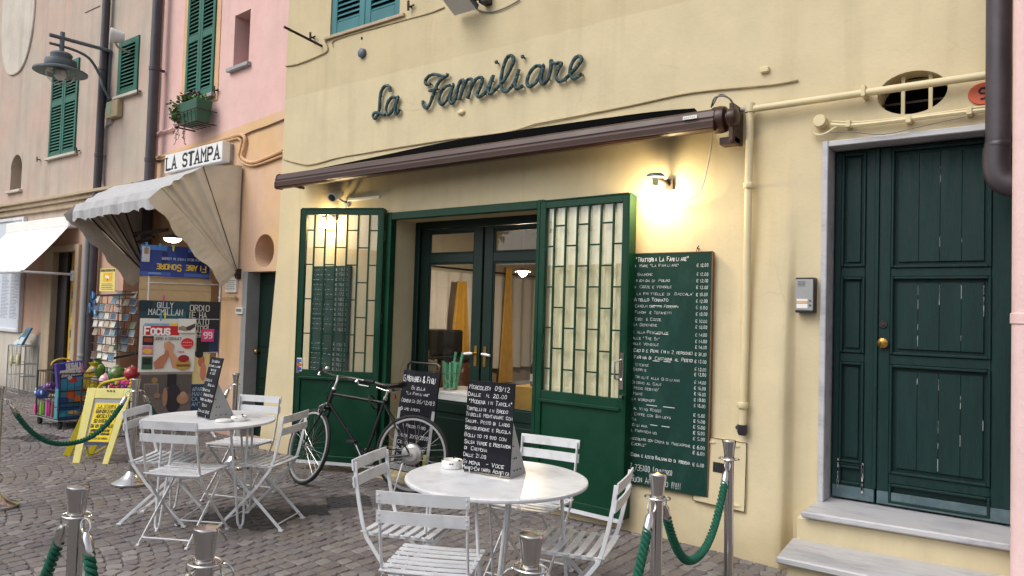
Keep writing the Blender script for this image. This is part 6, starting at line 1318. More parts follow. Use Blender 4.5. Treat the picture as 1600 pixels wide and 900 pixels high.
# small notices on the peach wall
for u0, v0, u1, v1, lb, mt, tx in ((352, 433, 368, 457, 'small white notice on the peach wall beside the hood pivot', 'paper_white', 'AVVISO'), (368, 480, 378, 491, 'small white meter box on the peach wall left of the green side door', 'white_plastic', '')):
    a, z1 = FK.at(u0, v0, -.03); b, z0 = FK.at(u1, v1, -.03); t = thing('wall_notice' if tx else 'meter_box', lb, 'notice' if tx else 'meter', FK.pt((a + b) / 2, -.03, z0)); m = MB(); m.fb(FK, a, b, -.03, .0, z0, z1); obj('panel', m, mt, t, bevel=.004)
    m = MB()
    if tx:
        for k in range(5): m.fb(FK, a + .015, b - .015 - .02 * (k % 2), -.0315, -.029, z1 - .05 - k * .025, z1 - .042 - k * .025)
    else: m.fb(FK, a + .02, b - .02, -.032, -.029, z0 + .03, z1 - .02)
    obj('print', m, flat((120, 116, 100)), t, kind='stuff')
m = MB(); p = FK.P(364, 465, -.04); m.tube([FK.P(340, 465, -.03), p], .006); m.tube([p - FK.ex * .03, p + FK.ex * .06], .02, 8); tag(obj('wall_tap', m, 'cable_cream'), 'small cream wall fitting under the white notice', 'fitting')
# ================================================================== postcard racks, signs and toys at the newsstand
def card_rack(u0, u1, vt, vb, off, cols, rows, lab, seed, skip=()):
    a, zt = FK.at(u0, vt, off); b, zb = FK.at(u1, vb, off); r_ = random.Random(seed); t = thing('postcard_rack', lab, 'rack', FK.pt((a + b) / 2, off, zb)); m = MB()
    for c in range(cols + 1): s = a + (b - a) * c / cols; m.tube([FK.pt(s, off, zb), FK.pt(s, off, zt)], .005, 4)
    for r in range(rows + 1): z = zb + (zt - zb) * r / rows; m.tube([FK.pt(a, off, z), FK.pt(b, off, z)], .004, 4); m.tube([FK.pt(a, off - .05, z), FK.pt(b, off - .05, z)], .004, 4)
    obj('wire_frame', m, 'iron', t)
    cols_ = [(80, 120, 150), (200, 196, 186), (90, 110, 90), (150, 120, 96), (60, 90, 120), (180, 170, 150), (120, 140, 150), (96, 70, 60), (210, 206, 200)]
    for c in range(cols):
        for r in range(rows):
            if r_.random() < .18: continue
            s0 = a + (b - a) * (c + .10) / cols; s1 = a + (b - a) * (c + .90) / cols; z0 = zb + (zt - zb) * (r + .08) / rows; z1 = zb + (zt - zb) * (r + 1.0) / rows; tl = r_.uniform(.012, .035)
            m = MB(); q = FK.pt; m.cur = 0; m.box6([q(s0, off - .045, z0), q(s1, off - .045, z0), q(s1, off - .04, z0), q(s0, off - .04, z0), q(s0, off - .045 + tl, z1), q(s1, off - .045 + tl, z1), q(s1, off - .04 + tl, z1), q(s0, off - .04 + tl, z1)])
            m.cur = 1; e = .06; f_ = lambda s, h: q(s, off - .0475 + tl * h, z0 + (z1 - z0) * h); m.quad(f_(s0 + (s1 - s0) * e, .12), f_(s1 - (s1 - s0) * e, .12), f_(s1 - (s1 - s0) * e, .88), f_(s0 + (s1 - s0) * e, .88))
            obj('postcard', m, [flat(r_.choice(((176, 172, 164), (150, 146, 138), (120, 112, 104)))), flat(r_.choice(cols_))], t)
    return t
card_rack(151, 182, 462, 566, -.50, 4, 8, 'wire postcard rack under the yellow camera notice', 4)
card_rack(186, 214, 455, 552, -.32, 3, 8, 'wire postcard rack close to the left upright of the newspaper rack', 9)
for v0, v1, lb in ((462, 460, 'upper black rail across the postcard racks'), (565, 549, 'lower black rail across the postcard racks')):
    m = MB(); m.bar(FK.P(150, v0, -.50), FK.P(214, v1 if v0 < 500 else 553, -.34), .02, .03); tag(obj('display_rail', m, 'black_paint'), lb, 'rail')
a = FK.P(156, 420, -.62); b = FK.P(180, 455, -.62); t = thing('warning_sign', 'yellow video surveillance notice hanging left of the newsstand', 'sign', (a + b) / 2); sa, sb = FK.at(156, 437, -.62)[0], FK.at(180, 437, -.62)[0]; z1, z0 = FK.at(168, 419, -.62)[1], FK.at(168, 455, -.62)[1]
m = MB(); m.fb(FK, sa, sb, -.62, -.615, z0, z1); obj('plate', m, flat((226, 208, 120)), t)
m = MB(); W = sb - sa; H = z1 - z0; m.fb(FK, sa + .02, sb - .02, -.622, -.62, z1 - H * .15, z1 - H * .04); m.cur = 1; m.fb(FK, sa + W * .22, sb - W * .2, -.622, -.62, z1 - H * .58, z1 - H * .2); m.cur = 2; m.bar(FK.pt(sa + W * .38, -.6232, z1 - H * .35), FK.pt(sa + W * .62, -.6232, z1 - H * .42), .002, H * .12, ZD); m.cur = 0; m.fb(FK, sa + W * .48, sa + W * .53, -.6232, -.622, z1 - H * .54, z1 - H * .44)
for k in range(4): m.fb(FK, sa + W * .12, sb - W * (.12 + .08 * (k % 2)), -.622, -.62, z0 + H * (.08 + .075 * k), z0 + H * (.10 + .075 * k))
obj('print', m, [flat((50, 46, 30)), flat((228, 176, 20)), flat((240, 236, 220))], t, kind='stuff')
m = MB(); write(m, 'ATTENZIONE', FK.pt(sa + W * .1, -.6222, z1 - H * .13), FK.ex, ZD, -FK.ey, H * .075, W * .8, wt=.16); obj('lettering', m, flat((226, 208, 120)), t, kind='stuff')
t = thing('blue_card_display', 'bunch of blue hanging cards on the dark pipe left of the postcards', 'display', FK.P(144, 490, -.5)); rr_ = random.Random(5)
for k in range(14):
    p = FK.P(144 + rr_.uniform(-5, 5), 459 + k * 2.2, -.5 - rr_.uniform(0, .06)); m = MB(); m.box6([p + FK.ex * a_ + FK.ey * b_ + ZD * c_ for c_ in (-.03, .03) for a_, b_ in ((-.035, -.004), (.035, -.01), (.035, 0), (-.035, .006))]); obj('card', m, flat(rr_.choice(((60, 130, 180), (40, 90, 140), (120, 190, 220), (30, 40, 60)))), t)
# toy cart
def rnd_item(name, label, cat, mb, m_): return tag(obj(name, mb, m_), label, cat)
CC = G(90, 672); ct = thing('toy_cart', 'grey wire cart on castors filled with toys left of the yellow board', 'cart', (CC.x - .35, CC.y + .4, 0)); X1, X0 = CC.x, CC.x - .66; Ya, Yb = CC.y, CC.y + .85; ZT = RP(56, 578, (X0, Ya, 0), (0, 1, 0)).z; ZB = .12
def wire_box(t, x0, x1, y0, y1, z0, z1, nx, ny, nz, mt='iron'):
    m = MB()
    for x, y in ((x0, y0), (x1, y0), (x1, y1), (x0, y1)): m.tube([(x, y, z0), (x, y, z1)], .010, 6)
    for z in (z0, (z0 + z1) * .36 + z0 * .3, z1 * .62 + z0 * .38, z1):
        m.tube([(x0, y0, z), (x1, y0, z), (x1, y1, z), (x0, y1, z)], .007, 5, closed=True)
    obj('frame', m, mt, t); m = MB()
    for k in range(1, nx): x = x0 + (x1 - x0) * k / nx; m.tube([(x, y0, z0), (x, y0, z1)], .003, 4); m.tube([(x, y1, z0), (x, y1, z1)], .003, 4)
    for k in range(1, ny): y = y0 + (y1 - y0) * k / ny; m.tube([(x0, y, z0), (x0, y, z1)], .003, 4); m.tube([(x1, y, z0), (x1, y, z1)], .003, 4)
    obj('wire_mesh', m, mt, t, kind='stuff')
wire_box(ct, X0, X1, Ya, Yb, ZB, ZT, 8, 10, 3)
m = MB(); m.bx(X0, X1, Ya, Yb, ZB - .02, ZB); obj('tray', m, 'grey_plastic', ct)
for x, y in ((X0 + .05, Ya + .03), (X1 - .03, Ya + .03), (X1 - .03, Yb - .03), (X0 + .05, Yb - .03)):
    m = MB(); m.lathe([(0, -.018), (.04, -.018), (.045, -.01), (.045, .01), (.04, .018), (0, .018)], 14, (x, y, .045), Matrix.Rotation(R_(90), 3, 'X')); m.fb(FY, x - .02, x + .02, y - .024, y + .024, .05, ZB - .02); obj('castor', m, 'rubber', ct)
FC = Fr((X1 + .012, 0, 0), 90)                # right side of the cart, s = y
def cartbox(name, lab, cat, x0, x1, y0, y1, z0, z1, mt, tilt=0, prints=(), text=None, front=True):
    c = Vector(((x0 + x1) / 2, (y0 + y1) / 2, z0)); R2 = Matrix.Rotation(tilt, 3, 'X'); T_ = lambda x, y, z: c + R2 @ (Vector((x, y, z)) - c); t = thing(name, lab, cat, c); m = MB(); m.box6([T_(x, y, z) for z in (z0, z1) for x, y in ((x0, y0), (x1, y0), (x1, y1), (x0, y1))]); obj('box', m, mt, t, bevel=.006)
    if prints:
        m = MB(); ms = []
        for i, (cl, a0, b0, a1, b1, shp) in enumerate(prints):
            q = flat(cl)
            if q not in ms: ms.append(q)
            m.cur = ms.index(q); o = x1 + .002 + .0008 * i; f_ = lambda a, b: T_(o, y0 + (y1 - y0) * a, z1 - (z1 - z0) * b)
            if shp == 'r': m.quad(f_(a0, b1), f_(a1, b1), f_(a1, b0), f_(a0, b0))
            else: m.poly([f_((a0 + a1) / 2 + (a1 - a0) / 2 * math.cos(w_), (b0 + b1) / 2 + (b1 - b0) / 2 * math.sin(w_)) for w_ in [2 * math.pi * k / 14 for k in range(14)]])
        obj('print', m, ms, t, kind='stuff')
    if text:
        m = MB()
        for tx, a0, a1, b0, b1 in text: write(m, tx, T_(x1 + .012, y0 + (y1 - y0) * a0, z1 - (z1 - z0) * b1), R2 @ Vector((0, 1, 0)), R2 @ ZD, XD, (z1 - z0) * (b1 - b0), (y1 - y0) * (a1 - a0), wt=.26)
        obj('lettering', m, 'paper_white', t, kind='stuff')
    return t
zq = lambda v, x=X1: RP(110, v, (x, 0, 0), (1, 0, 0)).z
yq = lambda u, x=X1: RP(u, 620, (x, 0, 0), (1, 0, 0)).y
ya_, yb2 = yq(92), yq(133)
cartbox('surprise_box', 'purple and blue surprise gift box with lettering sticking out of the toy cart', 'gift box', X1 - .10, X1 - .03, ya_, yb2, zq(606), zq(566), flat((52, 62, 150)), R_(7), [((110, 60, 150), 0, 0, .12, 1, 'r'), ((70, 150, 190), .1, .62, 1, 1, 'r'), ((206, 70, 50), .4, .6, .75, .82, 'o'), ((230, 230, 226), .35, .52, .55, .68, 'o'), ((226, 130, 190), .86, .1, 1.0, .5, 'r')], [('REGALI', .36, .9, .06, .26), ('SORPRESE', .12, .9, .30, .52)])
cartbox('toy_box', 'teal toy box with orange fish in the middle tier of the cart', 'toy box', X1 - .12, X1 - .03, yq(92), yq(140), zq(636), zq(605), flat((60, 140, 160)), 0, [((40, 80, 150), 0, .5, .35, 1, 'r'), ((220, 100, 50), .25, .15, .6, .6, 'o'), ((230, 120, 40), .5, .45, .95, .85, 'o'), ((40, 110, 130), .1, .75, .9, .98, 'r'), ((214, 60, 50), .7, .1, .9, .3, 'o')])
cartbox('toy_box', 'turquoise toy box with a yellow fish in the bottom tier of the cart', 'toy box', X1 - .12, X1 - .03, yq(92), yq(134), ZB + .005, zq(637), flat((56, 140, 158)), 0, [((30, 70, 130), 0, .0, 1, .25, 'r'), ((226, 180, 90), .4, .3, .75, .6, 'o'), ((60, 170, 190), .05, .5, .35, .9, 'o'), ((206, 120, 80), .6, .5, .8, .7, 'o'), ((40, 80, 140), .05, .78, .95, .98, 'r')])
m = MB(); c = Vector((X1 - .2, Ya + .12, ZT + .02)); c = RP(97, 570, (X1 - .1, 0, 0), (1, 0, 0)); N_ = 18; m.tube([c + Vector((0, .12 * math.cos(math.pi * k / N_), .075 * math.sin(math.pi * k / N_))) for k in range(N_ + 1)], .011, 8); tag(obj('toy_hoop', m, flat((220, 180, 70))), 'yellow hoop handle above the surprise box in the toy cart', 'toy')
def bag(lab, c, rx, rz, mt, prints=(), seed=1):
    t = thing('toy_bag', lab, 'toy bag', c - ZD * rz); r_ = random.Random(seed); m = MB(); rg = []
    for i in range(11):
        f = i / 10; z = -rz + 2 * rz * f; prof = (.55 + .45 * math.sin(math.pi * min(1, f * 1.15))) * (1 - .55 * sstep(f, .72, .92)) + (.25 if f > .96 else 0); ring = []
        for k in range(14): a = 2 * math.pi * k / 14; q = 1 + .14 * r_.uniform(-1, 1); ring.append(c + Vector((.07 * prof * math.cos(a) * q, rx * prof * math.sin(a) * q, z)))
        rg.append(ring)
    m.smooth = True; m.rings(rg); obj('bag', m, mt, t)
    if prints:
        m = MB(); ms = []
        for i, (cl, dy, dz, ry, rz2) in enumerate(prints):
            q = flat(cl); ms.append(q) if q not in ms else None; m.cur = ms.index(q); m.sphere(c + Vector((.062, dy, dz)), 1, 10, 6, (.02, ry, rz2))
        obj('print', m, ms, t, kind='stuff')
    return t
bc = RP(145, 592, (X1 - .05, 0, 0), (1, 0, 0)); bag('shiny yellow and green toy bag at the right end of the cart', bc, .12, .21, flat((206, 180, 50)), [((230, 230, 224), .0, .0, .06, .04), ((90, 140, 60), .05, .09, .05, .07), ((220, 206, 60), -.02, -.1, .06, .05), ((226, 226, 220), -.03, .13, .03, .03)], 3)
bc = RP(151, 578, (X1 - .16, 0, 0), (1, 0, 0)); bag('green leafy toy bag behind the yellow bag in the cart', bc, .10, .15, flat((70, 120, 60)), [((150, 180, 90), .02, .03, .04, .05)], 5)
for (u, v, r, cl, lb) in ((66, 613, .085, (60, 100, 190), 'blue and white patterned ball in the front of the toy cart'), (78, 605, .07, (92, 52, 120), 'purple ball beside the blue ball in the toy cart')):
    p = RP(u, v, (0, Ya + .07, 0), (0, 1, 0)); t = thing('toy_ball', lb, 'ball', p - ZD * r); m = MB(); m.sphere(p, r, 18, 12); obj('ball', m, flat(cl, .3), t); m = MB(); r2 = random.Random(u)
    for k in range(5): a = r2.uniform(0, 6.28); b = r2.uniform(-.6, .8); d = Vector((math.cos(a) * math.cos(b), -abs(math.sin(a)) * math.cos(b), math.sin(b))); m.sphere(p + d * r * .92, r * .3, 8, 6, (1, .6, 1))
    obj('print', m, flat((190, 206, 226) if u == 66 else (150, 90, 170), .3), t, kind='stuff')
for i, (u, v0, v1, cl, lb) in enumerate(((56, 632, 652, (220, 80, 140), 'pink toy packet in the bottom front corner of the cart'), (66, 628, 654, (120, 180, 60), 'lime green toy packet in the bottom front of the cart'), (75, 624, 656, (200, 80, 160), 'magenta toy packet in the bottom front of the cart'), (83, 630, 660, (150, 70, 50), 'brown and orange toy packet at the cart front right corner'))):
    p = RP(u, (v0 + v1) / 2, (0, Ya + .05, 0), (0, 1, 0)); z1 = RP(u, v0, (0, Ya + .05, 0), (0, 1, 0)).z; z0 = max(ZB + .004, RP(u, v1, (0, Ya + .05, 0), (0, 1, 0)).z); m = MB(); rg = []
    for k in range(7): f = k / 6; w_ = .045 * (.5 + math.sin(math.pi * (.15 + .7 * f)) * .5); rg.append([Vector((p.x + w_ * math.cos(a), p.y + .025 * math.sin(a), z0 + (z1 - z0) * f)) for a in [2 * math.pi * q / 8 for q in range(8)]])
    m.smooth = True; m.rings(rg); tag(obj('toy_packet', m, flat(cl, .35)), lb, 'toy packet')
# ball basket
BX0, BX1, BY0, BY1 = X1 + .42, X1 + 1.05, -.98, -.45; bk = thing('ball_basket', 'wire basket of balls behind the yellow board', 'basket', ((BX0 + BX1) / 2, (BY0 + BY1) / 2, 0)); wire_box(bk, BX0, BX1, BY0, BY1, .02, .66, 6, 6, 3)
for u, v, rp, c1_, c2_, lb in ((165, 594, 9, (222, 150, 170), (240, 220, 214), 'pink and white ball in the basket, left of the green ball'), (183, 585, 12.5, (66, 110, 50), (150, 130, 60), 'large green swirled ball in the basket behind the yellow board'), (206, 584, 11, (170, 36, 46), (120, 24, 36), 'red ball in the basket beside the newspaper rack')):
    p = RP(u, v, (0, -.72, 0), (0, 1, 0)); r = rp * (p - CAM).length / FPX * .93; t = thing('toy_ball', lb, 'ball', p - ZD * r); m = MB(); m.sphere(p, r, 22, 14); obj('ball', m, mat('ball_%d' % u, sc(*c1_), .25, var=.2, scale=8, col2=sc(*c2_), c2=1.0, c2scale=9, coat=.4), t)
    m = MB(); m.tube([p + ZD * r * .98, p + ZD * (r + .012)], .012, 8); obj('valve', m, 'white_plastic', t)
m = MB(); rr_ = random.Random(8)
tn = []
for cl in ((210, 60, 110), (226, 170, 50), (60, 150, 90), (190, 60, 190)): tn.append(flat(cl, .25))
for k in range(70):
    p = RP(rr_.uniform(174, 206), rr_.uniform(593, 606), (0, -.9 + rr_.uniform(0, .15), 0), (0, 1, 0)); m.cur = rr_.randrange(4); m.sphere(p, rr_.uniform(.012, .03), 6, 4)
o_ = obj('trinkets', m, tn, kind='stuff'); tag(o_, 'heap of small shiny coloured trinkets in the ball basket', 'trinkets')
# ================================================================== yellow newspaper board
fl, fr_ = G(117, 723.5), G(166, 725.5); back = Vector((-.6, .8, 0))
def depth_pt(u, v, base, push):              # point on the ray (u, v) that lies 'push' metres behind base along the view
    k = ray(u, v); f = Vector((RW[0][2], RW[1][2], RW[2][2])); d0 = (base - CAM).dot(f) + push; return CAM + k * (d0 / FPX)
tl, tr = depth_pt(142, 606, fl, .22), depth_pt(204, 607, fr_, .22); fl2 = fl; ybd = thing('newspaper_board', 'yellow folding newsagent board with a printed headline sheet', 'sandwich board', (fl + fr_) / 2)
ex_ = (fr_ - fl); n2 = ex_.cross(tl - fl).normalized(); n2 = n2 if n2.dot(CAM - fl) > 0 else -n2
def bp(a, b, o=0): return fl.lerp(fr_, a).lerp(tl.lerp(tr, a), b) + n2 * o
def panel(m_, a0, a1, b0, b1, o0, o1): m_.box6([bp(a0, b0, o0), bp(a1, b0, o0), bp(a1, b0, o1), bp(a0, b0, o1), bp(a0, b1, o0), bp(a1, b1, o0), bp(a1, b1, o1), bp(a0, b1, o1)])
for a0, a1 in ((-.09, .14), (.86, 1.05)): m = MB(); panel(m, a0, a1, 0, 1, -.015, .0); obj('side_rail', m, 'yellow_sign', ybd, bevel=.003)
m = MB(); panel(m, .14, .86, .86, .999, -.015, -.0005); obj('top_rail', m, 'yellow_sign', ybd, bevel=.003)
m = MB(); panel(m, .14, .86, .24, .28, -.015, .004); obj('bottom_ledge', m, flat((50, 56, 84)), ybd)
m = MB(); panel(m, .14, .86, .28, .86, -.014, -.010); obj('backing', m, 'grey_plastic', ybd)
m = MB(); panel(m, .20, .84, .285, .80, -.010, -.006); sh_ = obj('sheet', m, 'paper_yellow', ybd)
m = MB(); eb = (fr_ - fl).normalized(); ub = ((tl + tr) / 2 - (fl + fr_) / 2).normalized(); Hb = ((tl + tr) / 2 - (fl + fr_) / 2).length
for tx, a0, a1, b, h, wt, sf in (('LA STAMPA', .30, .76, .735, .038, .13, .7), ('QUINDICENNE', .27, .79, .665, .044, .17, 0), ('ADESCATA', .30, .70, .60, .044, .17, 0), ('SU INTERNET', .27, .76, .535, .044, .17, 0), ('DA UN PEDOFILO', .22, .82, .47, .044, .17, 0), ('RAPPORTO DEL PEDOFILO STOP', .24, .78, .415, .026, .17, 0), ('INTERVENTO DELL OSSERVATORIO', .22, .8, .375, .026, .17, 0), ('PROVINCIA DI IMPERIA', .23, .79, .315, .026, .16, 0)):
    o = bp(a0, b, -.0055); write(m, tx, o, (bp(a1, b) - bp(a0, b)).normalized(), ub, n2, h * Hb, (bp(a1, b) - bp(a0, b)).length, wt=wt, serif=sf)
for b in (.725, .445): 
    m.quad(bp(.26, b, -.0048), bp(.8, b, -.0048), bp(.8, b + .004, -.0048), bp(.26, b + .004, -.0048))
obj('lettering', m, 'print_black', sh_, kind='stuff')
m = MB()
for k, a in enumerate((.44, .52, .6)): m.tube([bp(a, .955, .001), bp(a + .012, .97, .001)], .009, 6)
obj('sticker_marks', m, 'print_black', ybd)
bl_ = G(98, 712); m = MB(); bb = [bl_, bl_ + (fr_ - fl) * .95, tl.lerp(tr, .95) + ZD * -.01 + back * .03, tl + back * .03 - ZD * .01]
o_ = back * .015; m.box6([bb[0], bb[0] + (fr_ - fl) * .25, bb[0] + (fr_ - fl) * .25 + o_, bb[0] + o_, bb[3], bb[3] + (tr - tl) * .25, bb[3] + (tr - tl) * .25 + o_, bb[3] + o_]); m.box6([bb[1] - (fr_ - fl) * .2, bb[1], bb[1] + o_, bb[1] - (fr_ - fl) * .2 + o_, bb[2] - (tr - tl) * .2, bb[2], bb[2] + o_, bb[2] - (tr - tl) * .2 + o_])
f_ = lambda a, b: bb[0].lerp(bb[1], a).lerp(bb[3].lerp(bb[2], a), b)
m.box6([f_(.25, .25), f_(.8, .25), f_(.8, .25) + o_, f_(.25, .25) + o_, f_(.25, 1), f_(.8, 1), f_(.8, 1) + o_, f_(.25, 1) + o_]); obj('back_panel', m, 'yellow_deep', ybd, bevel=.003)
m = MB(); t0 = depth_pt(150, 610, fl, .36); t1 = depth_pt(196, 592, fl, .36); m.tube(smooth_path([depth_pt(134, 660, fl, .36), depth_pt(146, 622, fl, .36), depth_pt(157, 602, fl, .36), depth_pt(170, 596, fl, .36), depth_pt(196, 591, fl, .36)], 6), .014, 8); obj('handle', m, 'yellow_deep', ybd)
m = MB(); q0 = depth_pt(135, 697, fl, .12); m.tube([q0, depth_pt(138, 711, fl, .12), depth_pt(150, 708, fl, .2), depth_pt(166, 698, fl, .3)], .012, 8); obj('stay', m, 'yellow_deep', ybd)

# ================================================================== beige side: street lamp, pipes, awning, notices
for u0, lab, um in ((165, 'dark downpipe running down between the two beige house windows', 141), ):
    x = FB.at(159, 150, -.09)[0]; t = thing('downpipe', lab, 'drainpipe', (x, .19, 0)); m = MB(); m.tube([(x, .19, 8.9), (x, .19, 0)], .058, 14); obj('pipe', m, 'brown_pipe', t)
    for z in (1.4, 2.7, 3.85, 5.2): m = MB(); m.lathe([(.059, -.03), (.066, -.025), (.066, .025), (.059, .03)], 14, (x, .19, z)); m.fb(FY, x - .02, x + .02, .19, .28, z - .015, z + .015); obj('collar', m, 'brown_pipe', t)
x = FB.at(240, 140, -.12)[0]; t = thing('downpipe', 'dark downpipe at the join of the beige house and the pink house', 'drainpipe', (x, .16, 2.9)); m = MB(); m.tube([(x, .16, 8.9), (x, .16, 2.2)], .068, 14); obj('pipe', m, 'brown_pipe', t)
for z in (3.6, 4.9): m = MB(); m.lathe([(.069, -.03), (.077, -.025), (.077, .025), (.069, .03)], 14, (x, .16, z)); m.fb(FY, x - .02, x + .02, .16, .30, z - .015, z + .015); obj('collar', m, 'brown_pipe', t)
m = MB(); xx = FB.at(131, 480, -.16)[0]; m.tube([(xx, .12, RP(131, 372, (0, .12, 0), (0, 1, 0)).z), (xx, .12, -.01)], .048, 14); m.lathe([(.049, -.03), (.056, -.02), (.056, .02), (.049, .03)], 14, (xx, .12, .75)); tag(obj('grey_pole', m, 'grey_plastic'), 'grey metal pole between the shop door and the newsstand', 'pole')
# wall bracket street lamp
wx = FB.at(173, 100, 0)[0]; plx = lambda u, v: RP(u, v, (wx, 0, 0), (1, 0, 0)); top = FB.P(173, 80, -.03); bot = FB.P(171, 155, -.03); tip = plx(77, 54); elb = plx(97, 58)
t = thing('street_lamp', 'grey bracket street lamp with a glass bowl on the beige wall', 'street lamp', bot); m = MB(); m.bx(wx - .03, wx + .03, .24, .285, bot.z - .12, top.z + .03); obj('wall_plate', m, 'lamp_grey', t, bevel=.004)
m = MB(); m.tube([top, tip], .028, 10); m.tube(smooth_path([bot, bot.lerp(plx(150, 118), .5) + ZD * .02, plx(156, 118), plx(140, 92), plx(115, 78), plx(77, 67)], 6), .02, 8); m.tube([FB.P(171, 152, 0), bot], .03, 8); obj('bracket_arm', m, 'lamp_grey', t)
lx = plx(96, 84); hv_ = lambda u, v: plx(u, v); topz = plx(96, 50).z; m = MB(); m.tube([(lx.x, lx.y, topz), (lx.x, lx.y, lx.z - .0)], .035, 10); obj('drop_tube', m, 'lamp_grey', t)
k_ = (lx - CAM).length / FPX; P_ = lambda r, v: (r * k_, plx(96, v).z - lx.z)
m = MB(); m.lathe([P_(.5, 83), P_(11, 83), P_(13, 86), P_(12, 93), P_(18, 95), P_(19, 105), P_(18.5, 106), P_(31, 112), P_(31, 114.5), P_(17, 110), P_(.5, 108)], 28, lx); obj('head', m, 'lamp_grey', t)
m = MB(); m.lathe([P_(17, 112), P_(16.5, 118), P_(13.5, 126), P_(8, 132), P_(.5, 134)], 24, lx); obj('glass_bowl', m, 'lamp_glass', t)
m = MB(); m.lathe([P_(.5, 110), P_(6, 111), P_(7, 120), P_(4, 125), P_(.5, 126)], 12, lx); obj('lamp_bulb', m, 'white_plastic', t)
fp = FB.P(179, 56, -.25); t = thing('floodlight', 'round white floodlight above the small green shutter', 'floodlight', fp); rot = Vector((-.45, -.85, .05)).to_track_quat('Z', 'Y').to_matrix()
m = MB(); m.lathe([(0, -.13), (.07, -.13), (.085, -.10), (.105, .02), (.11, .03), (.11, .05), (.10, .055), (0, .055)], 22, fp, rot); obj('housing', m, 'white_plastic', t); m = MB(); m.tube([fp - ZD * .08, fp + Vector((.02, .05, -.16)), (fp.x + .02, .28, fp.z - .2)], .018, 6); obj('mount', m, 'cable_cream', t)
bx0, bz1 = FB.at(167, 160, -.08); bx1, bz0 = FB.at(183, 181, -.08); t = thing('junction_box', 'cream electric box under the street lamp bracket', 'junction box', (bx0, .2, bz0)); m = MB(); m.fb(FB, bx0, bx1, -.09, .0, bz0, bz1); obj('box', m, 'cable_cream', t, bevel=.01); m = MB(); m.fb(FB, bx0 + .01, bx0 + (bx1 - bx0) * .45, -.093, -.088, bz0 + .06, bz1 - .02); obj('cover', m, mat('pale_green', sc(140, 160, 130), .5), t)
cable('conduit', 'grey conduit running down from the cream electric box to the hood', [(175, 181), (172, 192), (165, 200), (162, 240), (161, 285), (166, 295), (190, 291), (228, 281)], .016, 'grey_plastic', FB, -.03, 'conduit')
cable('cable', 'thin dark wire across the beige wall above the cornice', [(130, 305), (145, 302), (162, 297)], .006, 'cable_grey', FB, -.01)
cable('cable', 'thin wire on the beige wall left of the upper downpipe', [(133, 20), (145, 14), (156, 9)], .007, 'cable_grey', FB, -.01)
cable('pipe', 'orange painted pipe bending above the newsstand sign on the peach wall', [(239, 248), (270, 240), (330, 223), (368, 212), (378, 211), (383, 217), (381, 232), (378, 244), (384, 251), (400, 253), (442, 236)], .022, 'orange_pipe', FK, -.03, 'pipe', 6, 8)
cable('pipe', 'thinner orange pipe beside the bend above the newsstand sign', [(239, 252), (270, 244), (330, 227), (366, 217), (374, 217), (377, 222), (375, 234), (373, 247), (382, 256), (400, 258), (442, 243)], .014, 'orange_pipe', FK, -.025, 'pipe', 6, 8)
cable('cable', 'brown cable across the peach wall towards the yellow house', [(376, 214), (395, 205), (418, 197), (445, 186)], .010, 'wood_edge', FK, -.015)
cable('pipe', 'short pink pipe on the pink wall beside the downpipe', [(240, 211), (252, 207), (270, 201)], .018, 'pink_plaster', FK, -.03, 'pipe')
# white shop awning
ar = FB.P(118, 348, -.06); out_c = RP(43, 424, (FB.at(128, 427)[0], 0, 0), (1, 0, 0)); XR = ar.x; XL = XR - 2.6; t = thing('shop_awning', 'white awning with a straight front bar over the beige shop door', 'awning', (XR - 1.3, .2, ar.z)); fy_, fz_ = out_c.y, out_c.z
m = MB(); m.bx(XL, XR, .12, .28, ar.z - .08, ar.z + .10); obj('cassette', m, 'awning_white', t, bevel=.015)
m = MB(); rg = []
for k in range(9): f = k / 8; z = ar.z - .05 + (fz_ - ar.z + .05) * f - .03 * math.sin(math.pi * f); y = .14 + (fy_ - .14) * f; rg.append([Vector((XL + .03, y, z)), Vector((XR - .03, y, z)), Vector((XR - .03, y, z - .006)), Vector((XL + .03, y, z - .006))])
m.rings(rg); obj('cloth', m, 'awning_white', t)
m = MB(); m.tube([(XL + .02, fy_, fz_), (XR - .02, fy_, fz_)], .026, 10); obj('front_bar', m, 'white_metal', t)
m = MB(); m.tube([(XR - .04, fy_, fz_), (XR - .04, .26, fz_ - .0)], .02, 8); m.bx(XR - .09, XR + .01, .22, .29, fz_ - .10, fz_ + .06); obj('arm', m, 'white_metal', t)
# framed poster on the beige wall
a1, z1 = FB.at(38, 338, -.06); _, z0 = FB.at(30, 520, -.06); a0 = a1 - 1.45; t = thing('notice_board', 'tall white framed notice board half hidden by the white awning', 'notice board', ((a0 + a1) / 2, .2, z0)); m = MB()
for p in ((a0, a0 + .06, z0, z1), (a1 - .06, a1, z0, z1), (a0 + .06, a1 - .06, z0, z0 + .06), (a0 + .06, a1 - .06, z1 - .06, z1)): m.fb(FB, p[0], p[1], -.07, .0, p[2], p[3])
obj('frame', m, 'white_metal', t, bevel=.006); m = MB(); m.fb(FB, a0 + .06, a1 - .06, -.045, -.01, z0 + .06, z1 - .06); obj('sheet', m, flat((206, 214, 224)), t)
m = MB(); rr_ = random.Random(2); W = a1 - a0
for c in range(3):
    for k in range(34): z = z0 + .25 + k * .026; s0 = a0 + .12 + c * (W - .2) / 3; m.fb(FB, s0, s0 + (W - .3) / 3 * rr_.uniform(.5, .95), -.0465, -.044, z, z + .008)
m.cur = 1
for k in range(12): a_ = R_(30 + k * 11); q = FB.pt(a1 - .55, -.0455, z1 - .62); e = q + Vector((math.cos(a_) * .20, 0, math.sin(a_) * .28)); m.box6([q, q + XD * .012, q + XD * .012 + ZD * .003, q + ZD * .003, e, e + XD * .004, e + XD * .004 + ZD * .002, e + ZD * .002])
